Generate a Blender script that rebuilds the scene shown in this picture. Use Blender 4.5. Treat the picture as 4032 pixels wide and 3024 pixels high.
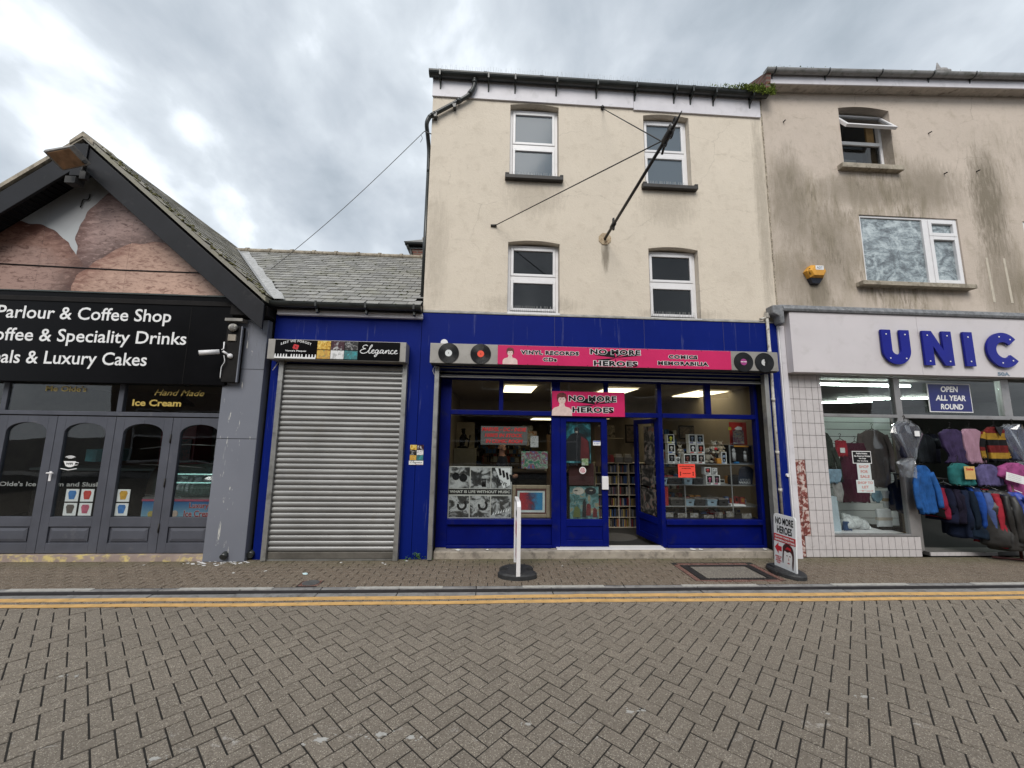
import bpy, bmesh, math, random
from mathutils import Vector, Matrix, noise
R = math.radians
rnd = random.Random(7)
scn = bpy.context.scene
C = scn.collection
for o in list(bpy.data.objects): bpy.data.objects.remove(o)

# ------------------------------------------------------------------ camera, sky, sun, exposure
CAM = Vector((0, -5.7, 1.715))
yaw, pit, rol = R(3.136), R(7.72), R(.83)
fw = Vector((math.sin(yaw)*math.cos(pit), math.cos(yaw)*math.cos(pit), math.sin(pit)))
rt = Vector((math.cos(yaw), -math.sin(yaw), 0)); up = rt.cross(fw)
rt, up = math.cos(rol)*rt+math.sin(rol)*up, -math.sin(rol)*rt+math.cos(rol)*up
cd = bpy.data.cameras.new('camera'); cam = bpy.data.objects.new('camera', cd); C.objects.link(cam)
cd.sensor_width = 36; cd.lens = 1510/4032*36; cd.clip_start = .05; cd.clip_end = 600
cam.matrix_world = Matrix(((rt.x, up.x, -fw.x, CAM.x), (rt.y, up.y, -fw.y, CAM.y), (rt.z, up.z, -fw.z, CAM.z), (0, 0, 0, 1)))
scn.camera = cam
SUN_EL, SUN_AZ = 44, 194                       # azimuth clockwise from +Y
w = bpy.data.worlds.new("World"); scn.world = w; w.use_nodes = True
nt = w.node_tree; N = nt.nodes; L = nt.links; N.clear()
def wn(t, **k):
    n = N.new(t)
    for a, b in k.items(): setattr(n, a, b)
    return n
def wmath(op, a, b=None, clamp=False):
    n = wn('ShaderNodeMath', operation=op, use_clamp=clamp)
    for i, v in enumerate((a, b)):
        if v is None: continue
        if isinstance(v, (int, float)): n.inputs[i].default_value = v
        else: L.new(v, n.inputs[i])
    return n.outputs[0]
sky = wn('ShaderNodeTexSky', sky_type='NISHITA', sun_disc=False)
sky.sun_elevation = R(SUN_EL); sky.sun_rotation = R(SUN_AZ)
tc = wn('ShaderNodeTexCoord'); sp = wn('ShaderNodeSeparateXYZ'); L.new(tc.outputs['Generated'], sp.inputs[0])
zc = wmath('MAXIMUM', sp.outputs[2], .04); zz = wmath('ADD', zc, .45)
cb = wn('ShaderNodeCombineXYZ'); L.new(wmath('DIVIDE', sp.outputs[0], zz), cb.inputs[0]); L.new(wmath('DIVIDE', sp.outputs[1], zz), cb.inputs[1])
mp = wn('ShaderNodeMapping'); L.new(cb.outputs[0], mp.inputs[0]); mp.inputs['Location'].default_value = (3.1, 1.7, 0); mp.inputs['Rotation'].default_value = (0, 0, R(28)); mp.inputs['Scale'].default_value = (1.1, .9, 1)
def wnoise(scale, detail, rough, dist):
    n = wn('ShaderNodeTexNoise'); L.new(mp.outputs[0], n.inputs['Vector'])
    n.inputs['Scale'].default_value = scale; n.inputs['Detail'].default_value = detail
    n.inputs['Roughness'].default_value = rough; n.inputs['Distortion'].default_value = dist
    return n.outputs['Fac']
big = wnoise(1.7, 3, .5, .2); mid = wnoise(4.2, 6, .52, .3); fine = wnoise(11, 6, .5, .2)
f = wmath('ADD', wmath('MULTIPLY', big, .5), wmath('ADD', wmath('MULTIPLY', mid, .36), wmath('MULTIPLY', fine, .14)))
rp = wn('ShaderNodeValToRGB'); L.new(f, rp.inputs[0])
e = rp.color_ramp.elements
e[0].position = .37; e[0].color = (.242, .278, .315, 1); e[1].position = .68; e[1].color = (.84, .87, .89, 1)
for p, c in ((.43, (.302, .338, .378)), (.48, (.358, .393, .432)), (.53, (.43, .468, .505)), (.58, (.60, .64, .685))):
    q = e.new(p); q.color = (*c, 1)
# pale band low over the roofs
hz = wmath('SUBTRACT', 1, wmath('DIVIDE', sp.outputs[2], .55), True)
hz = wmath('MULTIPLY', wmath('POWER', hz, 1.6), .55)
mx = wn('ShaderNodeMix', data_type='RGBA'); L.new(hz, mx.inputs['Factor']); L.new(rp.outputs[0], mx.inputs['A']); mx.inputs['B'].default_value = (.62, .66, .71, 1)
sc_ = wn('ShaderNodeMix', data_type='RGBA', blend_type='MULTIPLY'); sc_.inputs['Factor'].default_value = 1; L.new(mx.outputs['Result'], sc_.inputs['A']); sc_.inputs['B'].default_value = (10, 10, 10, 1)
m2 = wn('ShaderNodeMix', data_type='RGBA'); m2.inputs['Factor'].default_value = .96; L.new(sky.outputs[0], m2.inputs['A']); L.new(sc_.outputs['Result'], m2.inputs['B'])
bg = wn('ShaderNodeBackground'); bg.inputs['Strength'].default_value = .1; L.new(m2.outputs['Result'], bg.inputs[0])
wo = wn('ShaderNodeOutputWorld'); L.new(bg.outputs[0], wo.inputs[0])
sl = bpy.data.lights.new('sun', 'SUN'); sl.energy = 1.5; sl.angle = R(35); sl.color = (1, .96, .90)
so = bpy.data.objects.new('sun', sl); C.objects.link(so)
sd = Vector((math.sin(R(SUN_AZ))*math.cos(R(SUN_EL)), math.cos(R(SUN_AZ))*math.cos(R(SUN_EL)), math.sin(R(SUN_EL))))
so.rotation_euler = (-sd).to_track_quat('-Z', 'Y').to_euler(); so.location = (0, -9, 20)
vs = scn.view_settings; vs.view_transform = 'Standard'; vs.look = 'None'; vs.exposure = 0.85; vs.gamma = 1; vs.use_curve_mapping = False
scn.cycles.use_denoising = True; scn.cycles.max_bounces = 6; scn.cycles.transparent_max_bounces = 16; scn.cycles.diffuse_bounces = 3
scn.cycles.sample_clamp_indirect = 4; scn.cycles.caustics_reflective = False; scn.cycles.caustics_refractive = False

# ------------------------------------------------------------------ materials
MATS = {}
class NG:
    def __init__(s, name):
        s.m = bpy.data.materials.new(name); s.m.use_nodes = True; s.t = s.m.node_tree; s.N = s.t.nodes; s.L = s.t.links; s.N.clear()
        s.out = s.N.new('ShaderNodeOutputMaterial'); s.pos = None
    def n(s, t, ins=None, **k):
        o = s.N.new(t)
        for a, b in k.items(): setattr(o, a, b)
        for a, b in (ins or {}).items(): s.set(o.inputs[a], b)
        return o
    def set(s, i, v):
        if isinstance(v, bpy.types.NodeSocket): s.L.new(v, i)
        else: i.default_value = (*v, 1) if isinstance(v, tuple) and len(v) == 3 and i.type == 'RGBA' else v
    def P(s, scale=(1, 1, 1), loc=(0, 0, 0)):
        if not s.pos: s.pos = s.n('ShaderNodeNewGeometry').outputs['Position']
        if scale == (1, 1, 1) and loc == (0, 0, 0): return s.pos
        return s.n('ShaderNodeMapping', {'Vector': s.pos, 'Scale': scale, 'Location': loc}).outputs[0]
    def noise(s, scale, detail=4, rough=.55, dist=0, sc=(1, 1, 1), loc=(0, 0, 0), col=False):
        o = s.n('ShaderNodeTexNoise', {'Vector': s.P(sc, loc), 'Scale': scale, 'Detail': detail, 'Roughness': rough, 'Distortion': dist})
        return o.outputs['Color' if col else 'Fac']
    def ramp(s, f, stops):
        r = s.n('ShaderNodeValToRGB', {'Fac': f}); e = r.color_ramp.elements
        e[0].position, e[1].position = stops[0][0], stops[-1][0]
        tup = lambda c: (c, c, c, 1) if isinstance(c, (int, float)) else (*c, 1)
        e[0].color = tup(stops[0][1]); e[1].color = tup(stops[-1][1])
        for p, c in stops[1:-1]: q = e.new(p); q.color = tup(c)
        return r.outputs[0]
    def mix(s, f, a, b, mode='MIX'):
        o = s.n('ShaderNodeMix', data_type='RGBA', blend_type=mode); s.set(o.inputs['Factor'], f); s.set(o.inputs['A'], a); s.set(o.inputs['B'], b)
        return o.outputs['Result']
    def math(s, op, a, b=0, clamp=False):
        o = s.n('ShaderNodeMath', operation=op, use_clamp=clamp); s.set(o.inputs[0], a); s.set(o.inputs[1], b); return o.outputs[0]
    def xyz(s): return s.n('ShaderNodeSeparateXYZ', {0: s.P()}).outputs
    def band(s, v, a, b):        # 0 at a, 1 at b
        o = s.n('ShaderNodeMapRange', {'Value': v, 'From Min': a, 'From Max': b}); return o.outputs[0]
    def bump(s, h, strength=.3, dist=.01):
        return s.n('ShaderNodeBump', {'Height': h, 'Strength': strength, 'Distance': dist}).outputs[0]
    def fin(s, color, rough=.6, nrm=None, metal=0, spec=.5, coat=0, emis=None, es=0):
        b = s.n('ShaderNodeBsdfPrincipled'); s.set(b.inputs['Base Color'], color); s.set(b.inputs['Roughness'], rough); s.set(b.inputs['Metallic'], metal)
        s.set(b.inputs['Specular IOR Level'], spec); s.set(b.inputs['Coat Weight'], coat)
        if nrm: s.L.new(nrm, b.inputs['Normal'])
        if emis: s.set(b.inputs['Emission Color'], emis); s.set(b.inputs['Emission Strength'], es)
        s.L.new(b.outputs[0], s.out.inputs[0]); return s.m
def rnd_isl(g): return g.math('FRACT', g.math('ADD', g.n('ShaderNodeNewGeometry').outputs['Random Per Island'], g.n('ShaderNodeObjectInfo').outputs['Random']))
def plain(name, col, rough=.5, var=.12, scale=6, bump=0, metal=0, spec=.5, coat=0, dirt=None):
    """one colour with soft wear; dirt = (colour, lo, hi)"""
    if name in MATS: return MATS[name]
    g = NG(name); n = g.noise(scale, 5, .6)
    c = g.mix(g.math('MULTIPLY', g.band(n, .35, .65), 1), tuple(v*(1-var) for v in col), tuple(min(1, v*(1+var)) for v in col))
    if dirt:
        d = g.noise(scale*1.7, 6, .65, .3, loc=(4, 2, 1)); c = g.mix(g.band(d, dirt[1], dirt[2]), c, dirt[0])
    nr = g.bump(g.noise(scale*12, 4), bump, .004) if bump else None
    MATS[name] = g.fin(c, g.math('ADD', g.math('MULTIPLY', n, .15), rough-.07), nr, metal, spec, coat); return MATS[name]
def emit(name, col, st):
    g = NG(name); e = g.n('ShaderNodeEmission', {'Color': col, 'Strength': st}); g.L.new(e.outputs[0], g.out.inputs[0]); return g.m
def glass(name, tint=(.9, .93, .92), refl=1.0, film=0, filmcol=(.3, .3, .3), rough=.0):
    g = NG(name)
    fa = g.n('ShaderNodeLayerWeight', {'Blend': .5}).outputs['Facing']; f = g.math('MULTIPLY', g.math('ADD', g.math('MULTIPLY', g.math('POWER', fa, 5), .96), .042), refl, True)
    wav = g.bump(g.noise(1.6, 2, .4), .05, .05)
    tr = g.n('ShaderNodeBsdfTransparent', {'Color': tint}); gl = g.n('ShaderNodeBsdfGlossy', {'Roughness': rough, 'Normal': wav})
    base = tr.outputs[0]
    if film:
        df = g.n('ShaderNodeBsdfDiffuse', {'Color': filmcol})
        base = g.n('ShaderNodeMixShader', {0: film, 1: tr.outputs[0], 2: df.outputs[0]}).outputs[0]
    m = g.n('ShaderNodeMixShader', {0: f, 1: base, 2: gl.outputs[0]})
    g.L.new(m.outputs[0], g.out.inputs[0]); return g.m
def art(name, stops, scale=5, rough=.35, dist=1.2, detail=6, sc=(1, 1, 1), loc=(0, 0, 0), spec=.5):
    g = NG(name); return g.fin(g.ramp(g.noise(scale, detail, .6, dist, sc, loc), stops), rough, spec=spec)

def render_wall(name, base, dark, streak, seed, blotch=None, crack=0):
    g = NG(name)
    n1 = g.noise(1.1, 5, .6, .4, loc=(seed, 0, 0)); n2 = g.noise(5, 6, .65, .3); fine = g.noise(60, 5, .7)
    worm = g.noise(16, 4, .7, 2.2, loc=(seed, 3, 1))
    c = g.mix(g.band(n1, .35, .68), base, tuple(v*.93 for v in base))
    c = g.mix(g.math('MULTIPLY', g.band(n2, .52, .72), .35), c, dark)
    c = g.mix(g.math('MULTIPLY', g.band(worm, .60, .70), .42), c, dark)
    c = g.mix(g.math('MULTIPLY', g.band(fine, .55, .75), .15), c, dark)
    st = g.noise(2.2, 7, .68, .5, sc=(1.9, 1, .55), loc=(seed*2, 0, 0))
    st2 = g.noise(11, 6, .75, .5, sc=(1.9, 1, .32), loc=(seed, 1, 0))
    if streak:
        x = g.xyz(); big = g.noise(.42, 3, .55, .3, loc=(seed+1.3, 0, .6))
        m = g.math('MULTIPLY', g.band(st, .42, .62), g.band(big, .42, .60))
        m2 = g.math('MULTIPLY', g.band(st2, .47, .66), g.band(big, .46, .6))
        low = g.band(x[2], 7.5, 6.2)
        c = g.mix(g.math('MULTIPLY', g.math('MULTIPLY', m, low), streak, True), c, dark)
        c = g.mix(g.math('MULTIPLY', g.math('MULTIPLY', m2, low), streak, True), c, tuple(v*.62 for v in dark))
    if blotch:
        for (bx, bz, bw, bh, k) in blotch:
            x = g.xyz(); d = g.math('ADD', g.math('POWER', g.math('DIVIDE', g.math('SUBTRACT', x[0], bx), bw), 2), g.math('POWER', g.math('DIVIDE', g.math('SUBTRACT', x[2], bz), bh), 2))
            d = g.math('ADD', d, g.math('MULTIPLY', g.math('SUBTRACT', st2, .5), 3))
            c = g.mix(g.math('MULTIPLY', g.band(d, 1.3, .1), k, True), c, tuple(v*.62 for v in dark))
    if crack:
        wv_ = g.n('ShaderNodeVectorMath', {0: g.P(), 1: g.n('ShaderNodeVectorMath', {0: g.noise(3, 4, .6, col=True), 1: (.35, .0, .35)}, operation='MULTIPLY').outputs[0]}, operation='ADD').outputs[0]
        vo = g.n('ShaderNodeTexVoronoi', {'Vector': g.n('ShaderNodeMapping', {'Vector': wv_, 'Scale': (.55, .01, 1.0)}).outputs[0], 'Scale': .8}, feature='DISTANCE_TO_EDGE').outputs['Distance']
        c = g.mix(g.math('MULTIPLY', g.math('MULTIPLY', g.band(vo, .0045, .001), g.band(g.noise(.8, 3, loc=(5, 5, 5)), .48, .56)), .55*crack, True), c, tuple(v*.6 for v in dark))
    h = g.math('ADD', g.math('MULTIPLY', n2, .6), g.math('ADD', g.math('MULTIPLY', worm, .4), g.math('MULTIPLY', fine, .15)))
    return g.fin(c, .9, g.bump(h, .55, .02), spec=.2)
def paver(name, base, moss=False, white=False):
    g = NG(name); r = rnd_isl(g)
    c = g.mix(r, tuple(v*.93 for v in base), tuple(v*1.08 for v in base))
    c = g.mix(g.math('MULTIPLY', g.band(g.noise(1.3, 4, .6), .35, .65), .22), c, tuple(v*.72 for v in base))
    v = g.n('ShaderNodeTexVoronoi', {'Vector': g.P(), 'Scale': 150}); ch = g.n('ShaderNodeSeparateColor', {0: v.outputs['Color']}).outputs
    sel = g.math('GREATER_THAN', ch[0], .74); dd = g.math('LESS_THAN', v.outputs['Distance'], .42)
    spk = g.mix(ch[1], (.50, .44, .34), (.62, .58, .50)); c = g.mix(g.math('MULTIPLY', g.math('MULTIPLY', sel, dd), .75), c, spk)
    dk = g.math('LESS_THAN', ch[0], .16); c = g.mix(g.math('MULTIPLY', dk, .6), c, tuple(v*.4 for v in base))
    fn = g.noise(260, 3, .6); c = g.mix(g.math('MULTIPLY', g.band(fn, .4, .7), .35), c, tuple(v*.55 for v in base))
    if moss:
        x = g.xyz(); m = g.math('MULTIPLY', g.band(x[1], -.42, -.03), g.band(g.noise(2.2, 5, .65), .32, .6)); c = g.mix(g.math('MULTIPLY', m, .7), c, (.085, .085, .035))
        d2 = g.band(g.noise(5, 6, .7, .5, loc=(7, 3, 1)), .55, .7); c = g.mix(g.math('MULTIPLY', d2, .4), c, (.20, .17, .13))
    if white:
        tk = g.noise(.55, 4, .6, .4, sc=(.35, 1.5, 1), loc=(2, 4, 0)); c = g.mix(g.math('MULTIPLY', g.band(tk, .44, .62), .20), c, tuple(v*.66 for v in base)); sn = g.noise(3.2, 5, .7, .6, loc=(9, 1, 0)); c = g.mix(g.math('MULTIPLY', g.band(sn, .64, .72), .35), c, tuple(v*.5 for v in base))
    if white:                                   # scuffed remains of white road paint
        x = g.xyz()
        for y0, hw in ((-3.19, .05),):
            b = g.math('SUBTRACT', 1, g.math('DIVIDE', g.math('ABSOLUTE', g.math('SUBTRACT', x[1], y0)), hw*2.2), True)
            pn = g.noise(6, 6, .7, .6, sc=(1, 1.8, 1), loc=(3, 1, 0)); c = g.mix(g.math('MULTIPLY', g.math('MULTIPLY', b, g.band(pn, .60, .68)), .8, True), c, (.55, .53, .50))
        pn = g.noise(9, 5, .7, .5, loc=(1, 8, 0)); c = g.mix(g.math('MULTIPLY', g.band(pn, .735, .76), .7), c, (.5, .48, .45))
    h = g.math('ADD', g.math('MULTIPLY', fn, .5), g.noise(90, 4, .6))
    return g.fin(c, .82, g.bump(h, .5, .004), spec=.35)
m_road = paver('road_paver', (.222, .190, .154), white=True)
m_pave = paver('pavement_paver', (.175, .136, .102), moss=True)
m_red_pave = paver('red_paver', (.17, .08, .065))
m_joint = plain('joint_sand', (.017, .015, .0125), .95, .3, 30, .4)
m_dirt = plain('ground_fill', (.05, .046, .04), .95, .2, 2)
m_kerb = plain('kerb_stone', (.23, .225, .22), .8, .15, 7, .5, dirt=((.10, .095, .09), .52, .72))
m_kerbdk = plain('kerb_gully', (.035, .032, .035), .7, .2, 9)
m_white_line = plain('kerb_white_paint', (.42, .41, .385), .75, .1, 14, .3, dirt=((.3, .29, .27), .52, .68))
m_yellow = plain('yellow_line_paint', (.62, .375, .14), .75, .13, 9, .5, dirt=((.32, .22, .11), .56, .75))
m_concrete = plain('step_concrete', (.34, .30, .25), .9, .18, 5, .5, dirt=((.15, .13, .11), .50, .70))
m_cream = render_wall('cream_render', (.655, .582, .485), (.42, .36, .285), 0, 1, [(.62, 5.55, .5, .35, .35), (2.85, 5.5, .5, .35, .35), (1.78, 4.6, .07, .3, .9), (.6, 3.75, .8, .15, .35), (1.75, 7.3, 3, .12, .35), (-.9, 4.6, .2, .9, .3), (4.45, 5.5, .12, 2, .5), (2.95, 3.66, .7, .10, .4)], .45)
m_beige = render_wall('pink_beige_render', (.545, .468, .40), (.285, .243, .18), .95, 3.2, [(8.55, 5.9, .35, 1.0, .9), (8.6, 4.5, .45, .9, .6), (5.3, 4.1, .2, .35, .7), (7.5, 6.1, .7, .5, .55), (6.2, 5.95, .8, .3, .6), (4.95, 5.7, .35, 1.0, .6), (5.6, 4.9, .45, .8, .5), (5.0, 4.3, .4, .5, .5)], .6)
m_blue = None
def bluepaint(name, col, rough):
    g = NG(name); n = g.noise(1.6, 5, .6); c = g.mix(n, tuple(v*.8 for v in col), tuple(v*1.2 for v in col))
    st = g.noise(6, 6, .7, .3, sc=(2.2, 1, .12)); c = g.mix(g.math('MULTIPLY', g.band(st, .60, .76), .38), c, (.25, .27, .36))
    sc2 = g.noise(24, 6, .75, 1.5, loc=(4, 2, 1)); c = g.mix(g.math('MULTIPLY', g.band(sc2, .70, .78), .30), c, (.30, .30, .34))
    return g.fin(c, g.math('ADD', rough, g.math('MULTIPLY', n, .25)), g.bump(n, .06, .02), spec=.08)
m_blue = bluepaint('blue_fascia_paint', (.003, .012, .145), .38)
m_blueshop = plain('blue_joinery', (.001, .005, .11), .45, .16, 3, .06, spec=.12, dirt=((.012, .014, .07), .56, .75))
m_steel = plain('galvanised_steel', (.36, .36, .35), .42, .12, 4, metal=.7, dirt=((.17, .16, .15), .52, .75))
m_slat = plain('shutter_slat_metal', (.26, .26, .257), .48, .12, 1.8, metal=.6, dirt=((.24, .23, .21), .56, .8))
m_slatdk = plain('shutter_bottom_bar', (.13, .12, .105), .6, .2, 6, metal=.4)
m_boxgrey = plain('shutter_box_grey', (.30, .285, .265), .5, .1, 4, metal=.3, dirt=((.2, .19, .17), .55, .75))
m_pvc = plain('white_upvc', (.72, .71, .72), .35, .04, 3, dirt=((.5, .49, .47), .62, .8))
m_board = plain('white_fascia_board', (.60, .58, .61), .5, .06, 3, dirt=((.42, .41, .42), .55, .8))
m_gutter = plain('black_gutter', (.022, .025, .024), .35, .25, 5)
m_greygut = plain('grey_gutter', (.22, .215, .21), .55, .15, 6, dirt=((.10, .10, .085), .5, .7))
m_lead = plain('lead_flashing', (.16, .165, .175), .6, .3, 12, .3, dirt=((.33, .33, .33), .55, .75))
m_leadedge = plain('weathered_edge', (.26, .25, .23), .8, .25, 9, .4)
m_sill = plain('dark_sill', (.032, .028, .026), .6, .25, 8, .3, dirt=((.30, .30, .27), .68, .78))
m_stone = plain('stone_sill', (.33, .29, .23), .85, .2, 8, .4, dirt=((.14, .12, .09), .5, .7))
m_glass = glass('shop_glass', (.92, .94, .94), 1.0)
m_darkglass = glass('upper_glass', (.5, .52, .53), 1.15)
m_frost = glass('obscured_glass', (.5, .55, .6), .55, .92, (.135, .165, .195), .10)
m_room = plain('dark_room', (.035, .032, .030), .9, .2, 2)
m_shopwall = plain('shop_wall', (.23, .19, .145), .85, .08, 2)
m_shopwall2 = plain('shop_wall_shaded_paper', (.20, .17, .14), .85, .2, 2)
m_floor = plain('dark_carpet', (.008, .0075, .0075), .95, .2, 20)
m_ceil = plain('shop_ceiling', (.40, .35, .28), .9, .05, 2)
m_brownceil = plain('brown_ceiling', (.105, .085, .075), .8, .15, 2)
m_panel = emit('ceiling_light_panel', (1, .86, .56), 2.0)
m_tube = emit('fluorescent_tube', (.85, 1, .90), 26.0)
m_white = plain('white_print', (.75, .75, .75), .5, .03, 5)
m_black = plain('black_print', (.006, .006, .007), .4, .1, 5, spec=.25)
m_red = plain('red_print', (.50, .018, .025), .45, .08, 5)
m_pink = plain('crimson_sign', (.56, .020, .115), .38, .05, 3, spec=.3)
m_iron = plain('black_iron', (.020, .018, .017), .6, .35, 20, .3)
m_rust = plain('rusty_plate', (.42, .33, .22), .85, .2, 14, .5, dirt=((.20, .08, .025), .52, .68))
m_slate_r = None
def slatemat(name, base, mossy):
    g = NG(name); r = rnd_isl(g); c = g.mix(r, tuple(v*.72 for v in base), tuple(v*1.2 for v in base))
    x = g.xyz(); st = g.noise(7, 5, .65, .3); c = g.mix(g.math('MULTIPLY', g.band(st, .45, .7), .5), c, tuple(v*.6 for v in base))
    mo = g.noise(2.2, 5, .7, .5, loc=(2, 2, 2)); fine = g.noise(34, 4, .7)
    c = g.mix(g.math('MULTIPLY', g.band(mo, .46, .66), .30*mossy, True), c, (.21, .20, .09))
    c = g.mix(g.math('MULTIPLY', g.math('MULTIPLY', g.band(fine, .63, .68), g.band(mo, .40, .55)), mossy, True), c, (.035, .04, .012))
    return g.fin(c, .62, g.bump(g.math('ADD', fine, st), .35, .006), spec=.5)
m_slate = slatemat('slate', (.255, .25, .235), .8)
m_slatemoss = slatemat('mossy_slate', (.25, .235, .20), 1.1)
m_cafegrey = plain('grey_shop_paint', (.072, .076, .094), .5, .12, 2.5, .1, spec=.35, dirt=((.13, .13, .14), .62, .8))
def peelmat():
    g = NG('peeling_grey_paint'); base = g.mix(g.noise(1.5, 4), (.135, .145, .175), (.18, .19, .225))
    p = g.noise(13, 5, .75, .5, sc=(1.4, 1, .20), loc=(3, 0, 0)); q = g.noise(1.4, 3, .5, loc=(1, 0, 4)); x = g.xyz()
    b = g.band(g.math('ABSOLUTE', g.math('SUBTRACT', x[0], -3.58)), .22, .02)
    k = g.math('MULTIPLY', g.math('GREATER_THAN', g.math('ADD', p, g.math('MULTIPLY', b, .09)), .70), g.band(q, .38, .5))
    c = g.mix(k, base, (.55, .54, .50)); d = g.noise(8, 5, .7, .4, sc=(1.5, 1, .3)); c = g.mix(g.math('MULTIPLY', g.math('MULTIPLY', g.band(d, .55, .7), g.band(x[2], 2.4, 3.3)), .8), c, (.05, .045, .04))
    return g.fin(c, .55, g.bump(p, .25, .01))
m_peel = peelmat()
m_barge = plain('dark_bargeboard', (.0095, .010, .013), .55, .3, 3, .1, spec=.25, dirt=((.035, .034, .035), .6, .8))
m_signblack = plain('black_sign_panel', (.0022, .0020, .0026), .35, .2, 2, spec=.10)
m_dark = plain('sooty_black', (.010, .009, .009), .8, .3, 8, spec=.2)
# ------------------------------------------------------------------ object helpers
ORG = {}
def org(p): return ORG.get(p.name, Vector((0, 0, 0))) if p else Vector((0, 0, 0))
def reg(o, p):
    C.objects.link(o)
    if p: o.parent = p
    return o
def tag(o, label=None, cat=None, group=None, kind=None):
    for k, v in (('label', label), ('category', cat), ('group', group), ('kind', kind)):
        if v: o[k] = v
    return o
def thing(name, label, cat, loc=(0, 0, 0), rz=0, group=None, kind=None):
    o = bpy.data.objects.new(name, None); C.objects.link(o); o.empty_display_size = .1
    o.location = loc; o.rotation_euler = (0, 0, rz); ORG[o.name] = Vector(loc) if rz == 0 else Vector((0, 0, 0))
    return tag(o, label, cat, group, kind)
class MB:
    def __init__(s): s.v = []; s.f = []; s.m = []; s.sm = []
    def add(s, vs, fs, m=0, smooth=False):
        b = len(s.v); s.v += [tuple(v) for v in vs]; s.f += [tuple(b+i for i in f) for f in fs]; s.m += [m]*len(fs); s.sm += [smooth]*len(fs); return s
    def box(s, x0, x1, y0, y1, z0, z1, m=0):
        vs = [(x, y, z) for z in (z0, z1) for y in (y0, y1) for x in (x0, x1)]
        return s.add(vs, [(0, 2, 3, 1), (4, 5, 7, 6), (0, 1, 5, 4), (2, 6, 7, 3), (0, 4, 6, 2), (1, 3, 7, 5)], m)
    def xf(s, M):           # transform everything so far
        s.v = [tuple(M @ Vector(v)) for v in s.v]; return s
    def prism(s, poly, y0, y1, m=0):    # polygon in XZ
        n = len(poly); vs = [(x, y0, z) for x, z in poly]+[(x, y1, z) for x, z in poly]
        return s.add(vs, [tuple(range(n)), tuple(range(2*n-1, n-1, -1))]+[(i, n+i, n+(i+1) % n, (i+1) % n) for i in range(n)], m)
    def prismz(s, poly, z0, z1, m=0):   # polygon in XY
        n = len(poly); vs = [(x, y, z0) for x, y in poly]+[(x, y, z1) for x, y in poly]
        return s.add(vs, [tuple(range(n-1, -1, -1)), tuple(range(n, 2*n))]+[(i, (i+1) % n, n+(i+1) % n, n+i) for i in range(n)], m)
    def prismx(s, poly, x0, x1, m=0):   # polygon in YZ
        n = len(poly); vs = [(x0, y, z) for y, z in poly]+[(x1, y, z) for y, z in poly]
        return s.add(vs, [tuple(range(n-1, -1, -1)), tuple(range(n, 2*n))]+[(i, (i+1) % n, n+(i+1) % n, n+i) for i in range(n)], m)
    def flat(s, poly, y, m=0): return s.add([(x, y, z) for x, z in poly], [tuple(range(len(poly)))], m)
    def loft(s, loops, cap=True, m=0, smooth=True):
        n = len(loops[0]); vs = [p for l in loops for p in l]; fs = []
        for k in range(len(loops)-1):
            for i in range(n):
                j = (i+1) % n; fs.append((k*n+i, k*n+j, (k+1)*n+j, (k+1)*n+i))
        s.add(vs, fs, m, smooth)
        if cap: b = len(s.v)-len(vs); s.f += [tuple(b+i for i in range(n-1, -1, -1)), tuple(b+(len(loops)-1)*n+i for i in range(n))]; s.m += [m, m]; s.sm += [False, False]
        return s
    def tube(s, pts, r, n=8, m=0, flat=1):
        pts = [Vector(p) for p in pts]; rs = r if isinstance(r, (list, tuple)) else [r]*len(pts); loops = []; ref = None
        for i, p in enumerate(pts):
            d = (pts[min(i+1, len(pts)-1)]-pts[max(i-1, 0)]).normalized()
            if ref is None: ref = Vector((0, 0, 1)) if abs(d.z) < .9 else Vector((0, 1, 0))
            a = d.cross(ref).normalized(); b = a.cross(d).normalized(); ref = b
            loops.append([tuple(p+a*math.cos(t)*rs[i]+b*math.sin(t)*rs[i]*flat) for t in (2*math.pi*k/n for k in range(n))])
        return s.loft(loops, True, m)
    def ball(s, c, r, m=0, n=12):
        c = Vector(c); r = Vector(r) if not isinstance(r, (int, float)) else Vector((r, r, r)); L_ = []
        for k in range(1, n//2+2):
            a = math.pi*(k-.5)/(n//2+1)-math.pi/2; L_.append([(c.x+r.x*math.cos(a)*math.cos(t), c.y+r.y*math.cos(a)*math.sin(t), c.z+r.z*math.sin(a)) for t in (2*math.pi*i/n for i in range(n))])
        return s.loft(L_, True, m)
    def disc(s, c, r, y0, y1, n=28, m=0): return s.prism([(c[0]+r*math.cos(t), c[1]+r*math.sin(t)) for t in (2*math.pi*i/n for i in range(n))], y0, y1, m)
    def mesh(s, name, mats, off=Vector((0, 0, 0))):
        me = bpy.data.meshes.new(name); me.from_pydata([(v[0]-off.x, v[1]-off.y, v[2]-off.z) for v in s.v], [], s.f)
        for m in (mats if isinstance(mats, (list, tuple)) else [mats]): me.materials.append(m)
        me.polygons.foreach_set('material_index', s.m); me.polygons.foreach_set('use_smooth', s.sm)
        bm = bmesh.new(); bm.from_mesh(me); bmesh.ops.recalc_face_normals(bm, faces=bm.faces); bm.to_mesh(me); bm.free(); me.update(); return me
    def build(s, name, mats, parent=None, label=None, cat=None, group=None, kind=None, bev=0, local=False):
        off = Vector((0, 0, 0)) if local else org(parent)
        o = bpy.data.objects.new(name, s.mesh(name, mats, off)); reg(o, parent); ORG[o.name] = off
        if bev: b = o.modifiers.new('edge', 'BEVEL'); b.width = bev; b.segments = 2; b.limit_method = 'ANGLE'; b.angle_limit = R(50)
        return tag(o, label, cat, group, kind)
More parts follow.
